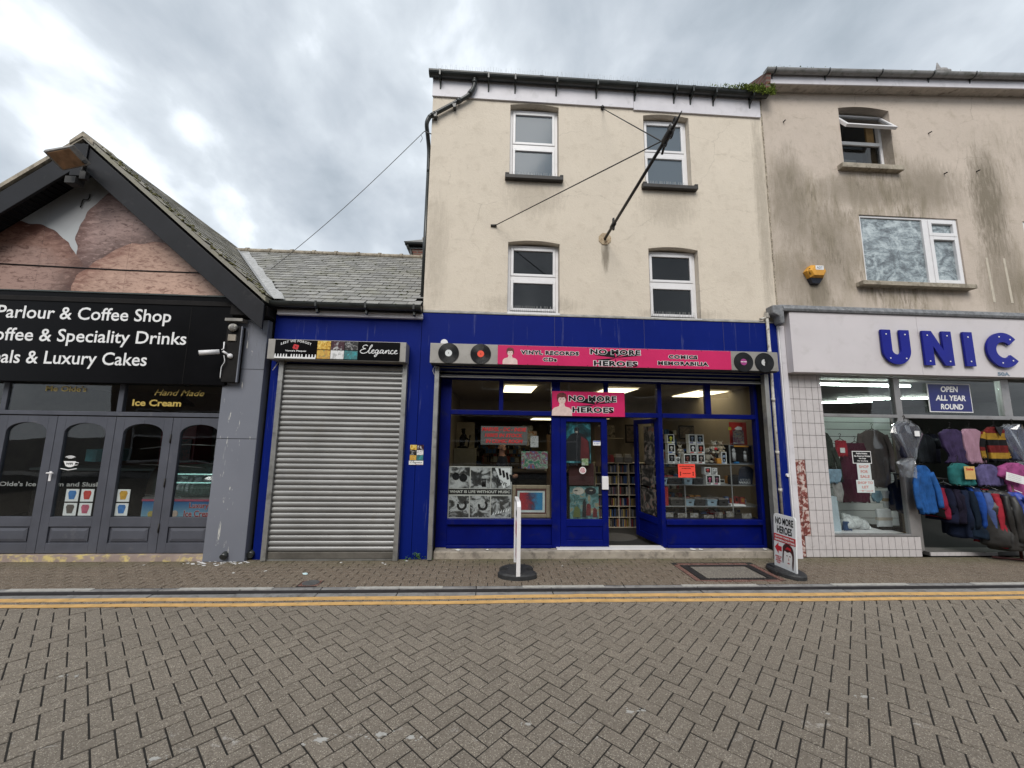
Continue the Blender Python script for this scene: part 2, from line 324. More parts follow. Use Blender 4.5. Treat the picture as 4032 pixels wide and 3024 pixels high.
def B(name, x0, x1, y0, y1, z0, z1, mat, parent=None, **k): return MB().box(x0, x1, y0, y1, z0, z1).build(name, mat, parent, **k)
def inst(o, loc, rot=(0, 0, 0), parent='same', scale=None):
    c = o.copy(); C.objects.link(c); c.location = loc; c.rotation_euler = rot
    if scale: c.scale = scale
    if parent != 'same': c.parent = parent
    ORG[c.name] = org(c.parent); return c
def copy_tree(o, parent=None):
    c = o.copy(); C.objects.link(c); c.parent = parent
    for ch in o.children: copy_tree(ch, c)
    return c
def clip(poly, a, b, c):      # keep a*x+b*y <= c
    out = []
    for i in range(len(poly)):
        p, q = poly[i], poly[(i+1) % len(poly)]; dp, dq = a*p[0]+b*p[1]-c, a*q[0]+b*q[1]-c
        if dp <= 0: out.append(p)
        if dp*dq < 0: t = dp/(dp-dq); out.append((p[0]+t*(q[0]-p[0]), p[1]+t*(q[1]-p[1])))
    return out
def area(p): return abs(sum(p[i][0]*p[(i+1) % len(p)][1]-p[(i+1) % len(p)][0]*p[i][1] for i in range(len(p))))/2
def smooth(pts, k=6, closed=False):
    out = []; n = len(pts); g = (lambda i: pts[i % n]) if closed else (lambda i: pts[max(0, min(n-1, i))])
    for i in range(n if closed else n-1):
        a, b, c, d = (Vector(g(i+j)) for j in (-1, 0, 1, 2))
        for q in range(k):
            t = q/k; out.append(.5*((2*b)+(c-a)*t+(2*a-5*b+4*c-d)*t*t+(3*b-a-3*c+d)*t**3))
    if not closed: out.append(Vector(pts[-1]))
    return out
_tc = {}
def tmesh(s, bold, shear=0, align='CENTER', sp=1, ls=1):
    k = (s, bold, shear, align, sp, ls)
    if k not in _tc:
        c = bpy.data.curves.new('t', 'FONT'); c.body = s; c.offset = bold; c.shear = shear; c.align_x = align; c.space_character = sp; c.space_line = ls; c.resolution_u = 3
        o = bpy.data.objects.new('t', c); C.objects.link(o); me = bpy.data.meshes.new_from_object(o.evaluated_get(bpy.context.evaluated_depsgraph_get()))
        _tc[k] = ([tuple(v.co) for v in me.vertices], [tuple(p.vertices) for p in me.polygons]); bpy.data.objects.remove(o); bpy.data.curves.remove(c); bpy.data.meshes.remove(me)
    return _tc[k]
def text(s, x0, x1, z0, z1, y, mat, parent, bold=.0, outline=0, omat=None, shear=0, arc=0, name='lettering', sp=1, ls=1, flip=False, align='CENTER', local=False, thick=.0015, slope=0, **kw):
    vs, fs = tmesh(s, bold, shear, align, sp, ls); xs = [v[0] for v in vs]; ys = [v[1] for v in vs]
    ax, bx, ay, by = min(xs), max(xs), min(ys), max(ys); sx, sz = (x1-x0)/(bx-ax), (z1-z0)/(by-ay); cx, hw = (x0+x1)/2, (x1-x0)/2
    def tr(v, yy):
        x = x0+(v[0]-ax)*sx; z = z0+(v[1]-ay)*sz+slope*(x-cx)
        if arc: z += arc*(1-((x-cx)/hw)**2)
        if flip: x = x0+x1-x
        return (x, yy, z)
    m = MB(); m.add([tr(v, y) for v in vs], fs, 0); mats = [mat]
    if outline:
        ov, of = tmesh(s, bold+outline, shear, align, sp, ls); m.add([tr(v, y+thick) for v in ov], of, 1); mats.append(omat)
    return m.build(name, mats, parent, local=local, **kw)
def wall(x0, x1, z0, z1, y0, y1, holes, mb=None, m=0):
    """solid wall with rectangular holes; seen faces only are split, no coplanar overlap"""
    mb = mb or MB(); xs = sorted({x0, x1, *[h[0] for h in holes], *[h[1] for h in holes]}); zs = sorted({z0, z1, *[h[2] for h in holes], *[h[3] for h in holes]})
    xs = [x for x in xs if x0 <= x <= x1]; zs = [z for z in zs if z0 <= z <= z1]
    inside = lambda i, k: any(h[0] < (xs[i]+xs[i+1])/2 < h[1] and h[2] < (zs[k]+zs[k+1])/2 < h[3] for h in holes)
    solid = lambda i, k: 0 <= i < len(xs)-1 and 0 <= k < len(zs)-1 and not inside(i, k)
    for i in range(len(xs)-1):
        for k in range(len(zs)-1):
            if not solid(i, k): continue
            a, b, c, d = xs[i], xs[i+1], zs[k], zs[k+1]
            for y in (y0, y1): mb.add([(a, y, c), (b, y, c), (b, y, d), (a, y, d)], [(0, 1, 2, 3)], m)
            if not solid(i-1, k): mb.add([(a, y0, c), (a, y1, c), (a, y1, d), (a, y0, d)], [(0, 1, 2, 3)], m)
            if not solid(i+1, k): mb.add([(b, y0, c), (b, y1, c), (b, y1, d), (b, y0, d)], [(0, 1, 2, 3)], m)
            if not solid(i, k-1): mb.add([(a, y0, c), (b, y0, c), (b, y1, c), (a, y1, c)], [(0, 1, 2, 3)], m)
            if not solid(i, k+1): mb.add([(a, y0, d), (b, y0, d), (b, y1, d), (a, y1, d)], [(0, 1, 2, 3)], m)
    return mb
def frame_mb(x0, x1, z0, z1, y0, y1, t, b=None, m=0, mb=None):     # rectangular frame of width t
    mb = mb or MB(); b = b or t
    mb.box(x0, x0+t, y0, y1, z0, z1, m).box(x1-t, x1, y0, y1, z0, z1, m).box(x0+t, x1-t, y0, y1, z1-t, z1, m).box(x0+t, x1-t, y0, y1, z0, z0+b, m); return mb

# ------------------------------------------------------------------ ground, road, kerb, pavement
RZ = -.022                                            # road level below the pavement
ground = MB().add([(-90, -90, -.10), (90, -90, -.10), (90, 90, -.10), (-90, 90, -.10)], [(0, 1, 2, 3)]).build('ground', m_dirt, kind='structure')
road = MB().box(-32, 34, -9.6, -1.10, -.095, RZ-.0055).build('road', m_joint, kind='structure')
pavement = MB().box(-32, 34, -1.0, .0, -.09, -.0055).build('pavement', m_joint, kind='structure')
far_pavement = MB().box(-32, 34, -11.3, -9.75, -.09, 0).box(-32, 34, -9.75, -9.6, -.09, .02).build('far_pavement', m_kerb, kind='structure')
def brickpoly(mb, poly, z, h=.05, bv=.0035, dz=0, tilt=(0, 0)):
    n = len(poly); cx = sum(p[0] for p in poly)/n; cy = sum(p[1] for p in poly)/n; top = []; mid = []; bot = []
    if area(poly) < 0: poly = poly[::-1]
    for (x, y) in poly:
        dx, dy = x-cx, y-cy; l = math.hypot(dx, dy) or 1; k = max(0, 1-bv*1.4/l); zz = z+dz+tilt[0]*dx+tilt[1]*dy
        top.append((cx+dx*k, cy+dy*k, zz)); mid.append((x, y, zz-bv*.8)); bot.append((x, y, z-h))
    mb.loft([bot, mid, top], True, 0, False)
def poly_rect(cx, cy, lx, ly, a):
    ca, sa = math.cos(a), math.sin(a); return [(cx+ca*u-sa*v, cy+sa*u+ca*v) for u, v in ((-lx, -ly), (lx, -ly), (lx, ly), (-lx, ly))]
road_bricks = []
W, LL, G = .1, .2, .0090
s2 = math.sqrt(.5)
for i in range(-52, 58):
    for j in range(-2*i-55, -2*i+40):                # herringbone, laid at 45 degrees
        for kind in (0, 1):
            u0, v0 = j+4*i, j
            u, v, lx, ly = (u0+1, v0+.5, 1, .5) if kind == 0 else (u0+3.5, v0+1, .5, 1)
            U, V = u*W, v*W; x = (U-V)*s2+.03; y = (U+V)*s2-3.0
            if not (-9.55 < y < -1.35 and -13 < x < 15): continue
            road_bricks.append((x, y, lx*W, ly*W))
YE = -1.428
cand = []
for (x, y, hx, hy) in road_bricks:
    poly = poly_rect(x, y, hx-G/2, hy-G/2, R(45)); full = max(p[1] for p in poly) <= YE
    if not full: poly = clip(poly, 0, 1, YE)
    if len(poly) < 3 or area(poly) < .0012: continue
    d = (Vector((x, y, 0))-CAM); dep = d.dot(fw); px = 1510*d.dot(rt)/dep if dep > .3 else 1e9; py = 1510*d.dot(up)/dep if dep > .3 else 1e9
    cand.append((dep if (abs(px) < 2080 and abs(py) < 1600) else 999, x, y, hx, hy, poly, full))
cand.sort(key=lambda c: c[0])
bm0 = {}
def unit_brick(name, hx, hy, mat):
    m = MB(); brickpoly(m, poly_rect(0, 0, hx-G/2, hy-G/2, 0), 0); return m.mesh(name, mat)
br_h = unit_brick('brick', .1, .05, m_road); br_v = unit_brick('brick', .05, .1, m_road)
nsolo = 0; rest = MB()
for (d, x, y, hx, hy, poly, full) in cand:
    dz = rnd.uniform(-.0022, .0022); tl = (rnd.uniform(-.016, .016), rnd.uniform(-.016, .016))
    if full and d < 900 and nsolo < 300:
        o = bpy.data.objects.new('brick', br_h if hx > hy else br_v); reg(o, road); o.location = (x, y, RZ+dz); o.rotation_euler = (tl[0], tl[1], R(45)+rnd.uniform(-.008, .008)); nsolo += 1
    else: brickpoly(rest, poly, RZ, dz=dz, tilt=tl)
# stretcher courses that carry the yellow lines
for r_, y in enumerate((-1.264, -1.372)):
    x = -13+r_*.1
    while x < 15: brickpoly(rest, poly_rect(x, y, .1-G/2, .0515-G/2, 0), RZ, dz=rnd.uniform(-.0015, .0015)); x += .2
rest.build('road_brick_field', m_road, road, kind='stuff')
HOLES = [(2.54, 3.70, -.93, -.235), (-2.145, -1.92, -.965, -.775)]
inh = lambda x0, x1, y0, y1: any(x1 > h[0] and x0 < h[1] and y1 > h[2] and y0 < h[3] for h in HOLES)
pb = unit_brick('brick', .1, .05, m_pave); cand = []; pf = MB()
for r_ in range(10):
    y = -.0505-r_*.0995; x = -13+(r_ % 2)*.1+rnd.uniform(-.01, .01)
    while x < 15:
        pl = [(x-.1+G/2, y-.05+G/2), (x+.1-G/2, y-.05+G/2), (x+.1-G/2, y+.05-G/2), (x-.1+G/2, y+.05-G/2)]
        for h in HOLES:
            if inh(x-.1, x+.1, y-.05, y+.05):
                if x < h[0] < x+.1 or (x-.1 < h[0] <= x): pl = clip(pl, 1, 0, h[0]-.004) if h[2] < y < h[3] else pl
                elif x-.1 < h[1] < x+.1: pl = clip(pl, -1, 0, -h[1]-.004) if h[2] < y < h[3] else pl
                elif h[0] < x < h[1] and h[2] < y < h[3]: pl = []
        if len(pl) > 2 and area(pl) > .001:
            d = Vector((x, y, 0))-CAM; fullb = len(pl) == 4 and area(pl) > .0168
            cand.append((d.length if fullb else 999, x, y, pl))
        x += .2
cand.sort(key=lambda c: c[0])
for i, (d, x, y, pl) in enumerate(cand):
    dz = rnd.uniform(-.0012, .0012); tl = (rnd.uniform(-.008, .008), rnd.uniform(-.006, .006))
    if i < 300: o = bpy.data.objects.new('brick', pb); reg(o, pavement); o.location = (x, y, dz); o.rotation_euler = (tl[0], tl[1], rnd.uniform(-.012, .012))
    else: brickpoly(pf, pl, 0, dz=dz, tilt=tl)
pf.build('pavement_brick_field', m_pave, pavement, kind='stuff')
# kerb: stones about 0.86 m long, each with a pale painted dash on some, gully slot and channel stone in front
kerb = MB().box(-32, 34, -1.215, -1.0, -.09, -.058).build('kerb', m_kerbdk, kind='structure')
ks = MB().box(.004, .856, -1.073, -1.003, -.06, .0).build('kerb_stone', m_kerb, kerb, bev=.008)
cs = MB().box(.004, .856, -1.209, -1.128, -.07, -.018).build('channel_stone', m_kerb, kerb, bev=.004)
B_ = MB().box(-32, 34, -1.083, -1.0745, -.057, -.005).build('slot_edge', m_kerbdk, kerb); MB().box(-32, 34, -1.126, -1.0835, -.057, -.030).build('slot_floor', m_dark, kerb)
ks.location = (-.98, 0, 0); cs.location = (-.98, 0, 0)
dashes = [(-5.12, -4.26), (-3.37, -2.37), (-1.46, -.50), (.41, 1.36), (2.29, 3.21), (4.14, 5.10), (5.95, 6.9), (-7.1, -6.1)]
for k in range(-12, 16):
    if k == 0: continue
    x = -.98+k*.861
    inst(ks, (x, rnd.uniform(-.002, .002), rnd.uniform(-.003, .002))); inst(cs, (x+rnd.uniform(-.01, .01), rnd.uniform(-.002, .002), rnd.uniform(-.003, .001)))
for a, b in dashes:
    q = 14; m = MB(); t0 = [(a+(b-a)*i/q, -1.008-rnd.uniform(0, .004)) for i in range(q+1)]; t1 = [(a+(b-a)*i/q, -1.062-rnd.uniform(0, .006)) for i in range(q, -1, -1)]
    m.prismz(t0[::-1]+t1[::-1], .0005, .0045).build('white_dash', m_white_line, kerb)
def yline(y0, y1, jog):
    mb = MB(); x = -13
    while x < 15:
        ln = rnd.choice((.6, .8, 1.0, 1.4)); n = int(ln/.1); e = rnd.uniform(-.004, .004)
        f_ = lambda xx: .009*math.sin(xx*.9+jog*.3)+.005*math.sin(xx*3.1+jog*3)+(.010 if .9 < xx < 2.1 else 0)
        t = [(x+ln*i/n, y0+f_(x+ln*i/n)+rnd.uniform(-.0012, .0012)) for i in range(n+1)]; b_ = [(x+ln*i/n, y1+f_(x+ln*i/n)+rnd.uniform(-.0012, .0012)) for i in range(n, -1, -1)]
        g_ = .0025; t[0] = (t[0][0]+g_, t[0][1]); b_[-1] = (b_[-1][0]+g_, b_[-1][1])
        mb.prismz([*b_[::-1], *t[::-1]], RZ+.001, RZ+.0055)
        x += ln
    mb.build('yellow_line', m_yellow, kind='structure')
yline(-1.222, -1.296, 0); yline(-1.358, -1.424, 2)
# inspection cover with concrete infill, red brick surround
mh = thing('manhole_cover', 'rectangular concrete filled inspection cover in dark frame with red brick border', 'manhole cover', (3.1, -.58, 0))
B('infill', 2.74, 3.50, -.80, -.375, -.05, -.002, paver('cover_concrete', (.20, .18, .155)), mh)
fm = MB(); frame_mb(0, 1, 0, 1, 0, 1, .1)
fm.box(2.63, 3.61, -.86, -.815, -.05, .001).box(2.63, 3.61, -.36, -.315, -.05, .001).box(2.63, 2.715, -.815, -.36, -.05, .001).box(3.525, 3.61, -.815, -.36, -.05, .001)
for i in range(24):
    x = 2.645+i*.04; fm.box(x, x+.02, -.812, -.803, -.02, .003).box(x, x+.02, -.372, -.363, -.02, .003)
fm.build('cover_frame', m_iron, mh)
rb = MB(); brickpoly(rb, poly_rect(0, 0, .1-G/2, .033, 0), 0); rbm = rb.mesh('brick', m_red_pave)
for i in range(5):
    for y in (-.275, -.895): o = bpy.data.objects.new('brick', rbm); reg(o, mh); o.location = (2.66+i*.2+.05-3.1, y+.58, rnd.uniform(-.002, .002))
for i in range(3):
    for x in (2.585, 3.655): o = bpy.data.objects.new('brick', rbm); reg(o, mh); o.location = (x-3.1, -.78+i*.195+.58, rnd.uniform(-.002, .002)); o.rotation_euler = (0, 0, R(90))
sc_ = thing('stop_tap_cover', 'small round iron cover set in the brick pavement below the roller shutter', 'cover', (-2.033, -.87, 0))
rr = [(-2.033+.108*math.cos(t), -.87+.09*math.sin(t)) for t in (2*math.pi*i/24 for i in range(24))]
MB().prismz([(-2.14, -.96), (-1.925, -.96), (-1.925, -.78), (-2.14, -.78)], -.04, -.004).build('surround', m_red_pave, sc_)
MB().prismz([(-2.033+.095*math.cos(t), -.87+.08*math.sin(t)) for t in (2*math.pi*i/24 for i in range(24))], -.01, .002).build('lid', plain('iron_lid', (.09, .09, .09), .6, .2, 20, .4), sc_)
def scrap(name, label, x, y, r, col, z=.003, group=None, fold=.01):
    n = 7; pts = [(x+r*rnd.uniform(.6, 1)*math.cos(2*math.pi*i/n), y+r*rnd.uniform(.5, .9)*math.sin(2*math.pi*i/n)) for i in range(n)]
    m = MB(); vs = [(a, b, z+rnd.uniform(0, fold)) for a, b in pts]+[(x, y, z+fold)]; vs2 = [(a, b, c-.0015) for a, b, c in vs]
    m.add(vs+vs2, [(i, (i+1) % n, n) for i in range(n)]+[(n+1+(i+1) % n, n+1+i, 2*n+1) for i in range(n)]+[(i, n+1+i, n+1+(i+1) % n, (i+1) % n) for i in range(n)])
    return m.build(name, plain('litter_'+str(col), col, .8, .1, 30), None, label, 'litter', group)
scrap('tissue', 'crumpled pale blue tissue on the pavement in front of the shutter', -2.22, -.61, .035, (.55, .72, .74), group=None, fold=.02)
SCR = {-1.95: 'close to the foot of the shutter', -1.35: 'near the right shutter guide', -1.1: 'beside the weed, larger one', -1.4: 'left of the shutter guide', -4.4: 'in front of the grey cafe doors', 1.0: 'in front of the blue shop door', -3.1: 'between the grey pilaster and the tissue', -2.75: 'left of the tissue'}
for (x, y, r) in ((-1.95, -.18, .02), (-1.35, -.25, .018), (-1.1, -.12, .03), (-1.4, -.2, .02), (-.5, .0, .0), (-4.4, -.25, .018), (1.0, -.35, .015), (-3.1, -.55, .02), (-2.75, -.5, .022)):
    if r: scrap('paper_scrap', 'small torn scrap of white paper on the footway, '+SCR[round(x, 2)], x, y, r, (.62, .61, .58), group='paper scraps on the footway', fold=.008)
for (x, r, w_) in ((-.42, .05, 'leftmost of them'), (.0, .035, 'under the left window'), (3.0, .05, 'under the orange notice, left of two'), (3.12, .04, 'under the orange notice, right of two'), (4.1, .04, 'at the right end')):
    scrap('step_litter', 'scrap of white paper on the concrete shop step, '+w_, x, -.004+.03, r, (.66, .65, .62), .104, 'paper scraps on the shop step', .015)
g_ = MB()
for i in range(46):
    x, y = -3.62+rnd.gauss(0, .22), -.17+rnd.gauss(0, .05); r = rnd.uniform(.004, .016); n = 5; g_.prismz([(x+r*1.6*math.cos(2*math.pi*i/n), y+r*math.sin(2*math.pi*i/n)) for i in range(n)], .001, .0042)
g_.build('paint_flakes', m_white, kind='stuff')
sp_ = MB()
for (x, y, r) in ((-.93, -3.2, .05), (-.60, -3.17, .042), (-.42, -3.2, .03), (.27, -3.12, .022), (-1.75, -3.3, .03), (.93, -3.04, .032), (1.02, -3.03, .02), (-3.0, -2.55, .02), (-2.9, -2.55, .015), (2.6, -2.95, .03), (2.2, -3.1, .02)):
    n = 17; sp_.prismz([(x+r*rnd.uniform(.45, 1.1)*math.cos(2*math.pi*i/n), y+.5*r*rnd.uniform(.4, 1.15)*math.sin(2*math.pi*i/n)) for i in range(n)], RZ-.001, RZ+.0035)
    for q in range(4): a_ = rnd.uniform(0, 6.28); xx, yy, rr_ = x+r*2*math.cos(a_), y+r*math.sin(a_), r*rnd.uniform(.1, .3); sp_.prismz([(xx+rr_*math.cos(1.05*i), yy+.5*rr_*math.sin(1.05*i)) for i in range(6)], RZ-.001, RZ+.0032)
sp_.build('paint_splashes', m_white_line, road, kind='stuff')
# weed tuft at the foot of the blue pier
wd = MB()
for i in range(120):
    a = rnd.uniform(0, 6.28); r = abs(rnd.gauss(0, .11)); x, y, z = -.98+r*math.cos(a)*1.2, -.05-abs(r*math.sin(a))*.25, rnd.uniform(.0, .09)*max(0, 1-r*4); s_ = rnd.uniform(.008, .018)
    v = [Vector((rnd.uniform(-1, 1), rnd.uniform(-1, 1), rnd.uniform(-.4, 1)))*s_ for _ in range(2)]; p = Vector((x, y, z+.006)); wd.add([p, p+v[0], p+v[0]+v[1], p+v[1]], [(0, 1, 2, 3)])
wd.build('weed_tuft', plain('weed_green', (.07, .16, .025), .7, .4, 30), None, 'small green weed growing at the foot of the blue pier', 'weed')
# ------------------------------------------------------------------ 1. cream three-storey building with the record shop
cb = thing('cream_building', 'cream rendered three storey building over the blue record shop, iron pole on its wall', 'building', (1.75, 0, 0))
X0, X1 = -1.06, 4.56
WIN = [(.22, 1.03, 5.88, 7.22, 'f'), (2.47, 3.26, 5.84, 7.17, 'f'), (.22, 1.04, 3.60, 4.79, 'd'), (2.48, 3.30, 3.58, 4.78, 'd')]
wm = wall(X0, X1, 3.56, 7.62, 0, .22, [(a, b, c, d) for a, b, c, d, _ in WIN])
for a, b, c, d, _ in WIN:                              # cambered heads
    cxx, hw = (a+b)/2, (b-a)/2; arc_ = [(a+(b-a)*i/10, d-.038*((a+(b-a)*i/10-cxx)/hw)**2) for i in range(11)]
    wm.prism([(a, d-.0005)]+arc_[0:6]+[(cxx, d-.0005)], .001, .219); wm.prism([(cxx, d-.0005)]+arc_[5:]+[(b, d-.0005)], .001, .219)
wm.box(X0, X0+.22, .22, 8, 0, 7.6).box(X1-.22, X1, .22, 8, 3.4, 7.6)
wm.build('wall', m_cream, cb)
B('back_wall', X0, X1, 8, 8.2, 0, 7.6, m_cream, cb)
B('upper_rooms', X0+.23, X1-.23, .9, .95, 3.3, 7.55, m_room, cb); B('upper_floor', X0+.23, X1-.23, .23, 8, 3.26, 3.34, m_room, cb)
# roof slope behind the gutter
rf = MB().prismx([(-.12, 7.64), (4.0, 9.4), (8.1, 7.56), (8.1, 7.40), (4.0, 9.24), (-.03, 7.60)], X0-.03, X1-.02).build('roof', m_slate, cb)
B('fascia_board', X0-.01, 2.30, -.028, -.001, 7.235, 7.60, m_board, cb, bev=.003); B('fascia_board', 2.304, X1-.03, -.028, -.001, 7.205, 7.60, m_board, cb, bev=.003)
def gutter(name, x0, x1, yc, zt, r, mat, parent, slope=0, n=10):
    m = MB(); o = [(yc-r*math.cos(t), zt-r*math.sin(t)*1.05) for t in (math.pi*i/n for i in range(n+1))]; i_ = [(yc+(r-.006)*math.cos(t), zt-(r-.006)*math.sin(t)*1.05) for t in (math.pi*i/n for i in range(n+1))]
    poly = o+i_; nn = len(poly); vs = [(x0, y, z) for y, z in poly]+[(x1, y, z+slope*(x1-x0)) for y, z in poly]
    for k in range(nn-1): m.add([vs[k], vs[k+1], vs[nn+k+1], vs[nn+k]], [(0, 1, 2, 3)])
    m.add([vs[0], vs[nn-1], vs[2*nn-1], vs[nn]], [(0, 1, 2, 3)])
    for xx in (x0, x1):
        s_ = slope*(xx-x0); m.add([(xx-.002, yc-(r)*math.cos(t), zt+s_-(r)*math.sin(t)*1.05) for t in (math.pi*i/n for i in range(n+1))], [tuple(range(n+1))])
    return m.build(name, mat, parent)
GX = 3.62
gt = gutter('gutter', -1.12, 4.62, -.09, 7.60, .072, m_gutter, cb)
for x in (-.94, .29, .98, 1.66, 2.32, 3.0, 3.29, 3.69, 4.34, -.15):
    m = MB(); m.prismx([(-.17, 7.60), (-.165, 7.50), (-.12, 7.455), (-.05, 7.43), (-.03, 7.36), (-.024, 7.36), (-.024, 7.56), (-.03, 7.56), (-.04, 7.47), (-.12, 7.50), (-.155, 7.54), (-.16, 7.60)], x-.012, x+.012).build('gutter_bracket', m_gutter, cb)
for x in (-.2, .72, 2.0, 3.3):
    m = MB(); r = .078; m.loft([[(xx, -.09-r*math.cos(t), 7.602-r*math.sin(t)*1.05) for t in (math.pi*i/10 for i in range(11))] for xx in (x-.03, x+.03)], False).build('gutter_joint', m_gutter, cb)
tb = MB(); path = smooth([(-.38, -.09, 7.53), (-.38, -.09, 7.44), (-.40, -.08, 7.36), (-.47, -.065, 7.25), (-.60, -.06, 7.15)], 5)+smooth([(-.62, -.06, 7.14), (-1.03, -.06, 6.86), (-1.10, -.05, 6.80), (-1.135, -.03, 6.70), (-1.125, .05, 6.56), (-1.11, .14, 6.35), (-1.11, .18, 6.0)], 5)
tb.tube(path, .034, 12); tb.tube([(-.38, -.09, 7.44), (-.38, -.09, 7.50)], .042, 12); tb.tube([(-.43, -.072, 7.31), (-.46, -.066, 7.265)], .041, 12); tb.tube([(-.60, -.06, 7.155), (-.66, -.06, 7.115)], .041, 12); tb.tube([(-1.0, -.06, 6.88), (-1.06, -.057, 6.835)], .041, 12)
tb.tube([(-1.11, .18, 6.02), (-1.11, .18, 3.7)], .034, 12)
dp = tb.build('downpipe', m_gutter, cb)
for x, z in ((-.70, 7.05), (-1.0, 6.86)): MB().prism([(x-.03, z-.0), (x+.03, z+.02), (x+.025, z-.05), (x-.01, z-.055)], -.09, -.0).build('pipe_clip', m_gutter, cb)
def sash_window(a, b, c, d, kind, zm, parent, y=.11):
    fm = frame_mb(a+.004, b-.004, c+.004, d-.035, y, y+.06, .045, .06); fm.box(a+.049, b-.049, y-.004, y+.055, zm-.035, zm+.035)
    f_ = fm.build('window', m_pvc, parent, bev=.004)
    for z0, z1 in ((c+.064, zm-.035), (zm+.035, d-.08)):
        s_ = frame_mb(a+.052, b-.052, z0+.002, z1-.002, y-.014, y+.04, .042).build('sash', m_pvc, f_, bev=.005)
        B('pane', a+.094, b-.094, y+.012, y+.018, z0+.044, z1-.044, m_frost if kind == 'f' else m_darkglass, f_)
    return f_
for (a, b, c, d, k), zm in zip(WIN, (6.51, 6.50, 4.20, 4.185)):
    f_ = sash_window(a, b, c, d, k, zm, cb)
    sm = MB(); n = 24
    for i in range(n): x = a+.06+(b-a-.12)*i/(n-1); sm.tube([(x, .07, c+.03), (x+rnd.uniform(-.015, .015), .055, c+.135)], .0022, 4)
    sm.box(a+.05, b-.05, .055, .09, c+.012, c+.03); sm.build('bird_spikes', m_steel, f_)
    if k == 'f':
        s_ = MB(); s_.box(a-.07, b+.06, -.085, .108, c-.075, c-.012).box(a-.07, a-.005, -.085, -.002, c-.012, c+.015).box(b+.005, b+.06, -.085, -.002, c-.012, c+.015).build('window_sill', m_sill, cb, bev=.006)
    else: B('window_sill', a+.002, b-.002, -.03, .108, c-.028, c+.003, m_pvc, cb, bev=.004)
sm = MB()
for i in range(150):
    x = -1.0+i*.037; sm.tube([(x, -.15, 7.60), (x+rnd.uniform(-.02, .02), -.165, 7.60+rnd.uniform(.05, .10))], .0018, 3)
sm.build('gutter_bird_spikes', m_steel, cb, kind='stuff')
mo = MB()
for i in range(2600):
    x = 4.70-abs(rnd.gauss(0, .42)); k = max(.12, 1-(4.70-x)/1.2); p = Vector((x, rnd.uniform(-.20, -.10), 7.60+rnd.uniform(-.02, .10*k))); s_ = rnd.uniform(.010, .026)
    if x > 4.2 and rnd.random() < .35: p.z = 7.62-rnd.uniform(0, .13)*k; p.y = -.175-rnd.uniform(0, .025)
    v = [Vector((rnd.uniform(-1, 1), rnd.uniform(-1, 1), rnd.uniform(-.6, 1)))*s_ for _ in range(2)]; mo.add([p, p+v[0], p+v[0]+v[1], p+v[1]], [(0, 1, 2, 3)])
m_moss = plain('moss_green', (.20, .27, .035), .9, .45, 22, dirt=((.06, .08, .015), .45, .6))
mo.build('gutter_moss', m_moss, None, 'bright green moss spilling over the end of the black gutter', 'moss')
# lead strip and blue fascia
MB().prismx([(-.045, 3.548), (-.045, 3.562), (-.002, 3.60), (-.001, 3.548)], X0+.01, X1-.02).build('lead_strip', m_leadedge, cb)
bf = wall(X0+.004, X1-.045, .0, 3.547, -.035, -.003, [(-.80, 4.2, -.001, 2.66)]); bf.build('blue_fascia', m_blue, cb)
for x in (.95, 2.35, 3.62): B('fascia_joint', x, x+.004, -.0375, -.0352, 3.02, 3.545, plain('joint_line', (.05, .05, .12), .6), cb)
B('step', -.755, 4.245, -.028, .30, -.05, .098, m_concrete, cb, bev=.012)
# recess reveals
B('reveal', -.80, -.765, -.002, .26, .099, 2.66, m_dark, cb); B('reveal', 4.205, 4.24, -.002, .26, .099, 2.66, m_dark, cb)
# shopfront joinery
YF = .135
fr = MB()
fr.box(-.762, -.60, YF+.03, YF+.09, .10, 2.66)        # left stile
fr.box(4.16, 4.203, YF-.02, YF+.09, .10, 2.66)
fr.box(-.60, 4.16, YF, YF+.07, 2.56, 2.66)            # head
for a, b in ((.935, 1.065), (2.60, 2.665)): fr.box(a, b, YF-.004, YF+.086, .10, 2.56)
for a, b in ((-.60, .935), (2.665, 4.16)):
    fr.box(a, b, YF-.012, YF+.07, 2.028, 2.098); fr.box(a, b, YF-.022, YF+.075, .43, .505); fr.box(a, b, YF-.022, YF+.075, .10, .14); fr.box(a, b, YF+.03, YF+.06, .14, .43)
fr.box(1.065, 2.60, YF-.01, YF+.07, 2.025, 2.098)
for a, b in ((.125, .19), (1.76, 1.825), (3.375, 3.465)): fr.box(a, b, YF+.004, YF+.07, 2.098, 2.56)
fr.build('shopfront_frame', m_blueshop, cb, bev=.006)
for a, b, c, d in ((-.60, .125, 2.098, 2.56), (.19, .935, 2.098, 2.56), (1.065, 1.76, 2.098, 2.56), (1.825, 2.60, 2.098, 2.56), (2.665, 3.375, 2.098, 2.56), (3.465, 4.16, 2.098, 2.56), (-.60, .935, .505, 2.028), (2.665, 4.16, .505, 2.028)):
    B('shop_window_pane', a+.002, b-.002, YF+.030, YF+.036, c+.002, d-.002, m_glass, cb)
B('threshold', 1.0, 2.60, .045, YF+.08, .099, .115, m_pvc, cb)
def door_leaf(parent, wd, M, handle_side=1):
    z0, z1 = .118, 2.02
    m = MB(); t = .09
    m.box(0, t, 0, .045, z0, z1).box(wd-t, wd, 0, .045, z0, z1).box(t, wd-t, 0, .045, z1-.075, z1).box(t, wd-t, 0, .045, .405, .505).box(t, wd-t, 0, .045, z0, .21).box(t, wd-t, .014, .03, .21, .405)
    m.xf(M); d = m.build('door', m_blueshop, parent, bev=.005)
    MB().box(t+.001, wd-t-.001, .02, .026, .506, z1-.076).xf(M).build('pane', m_glass, d)
    return d
D1 = Matrix.Translation((1.068, YF-.002, 0)); d1 = door_leaf(cb, .722, D1)
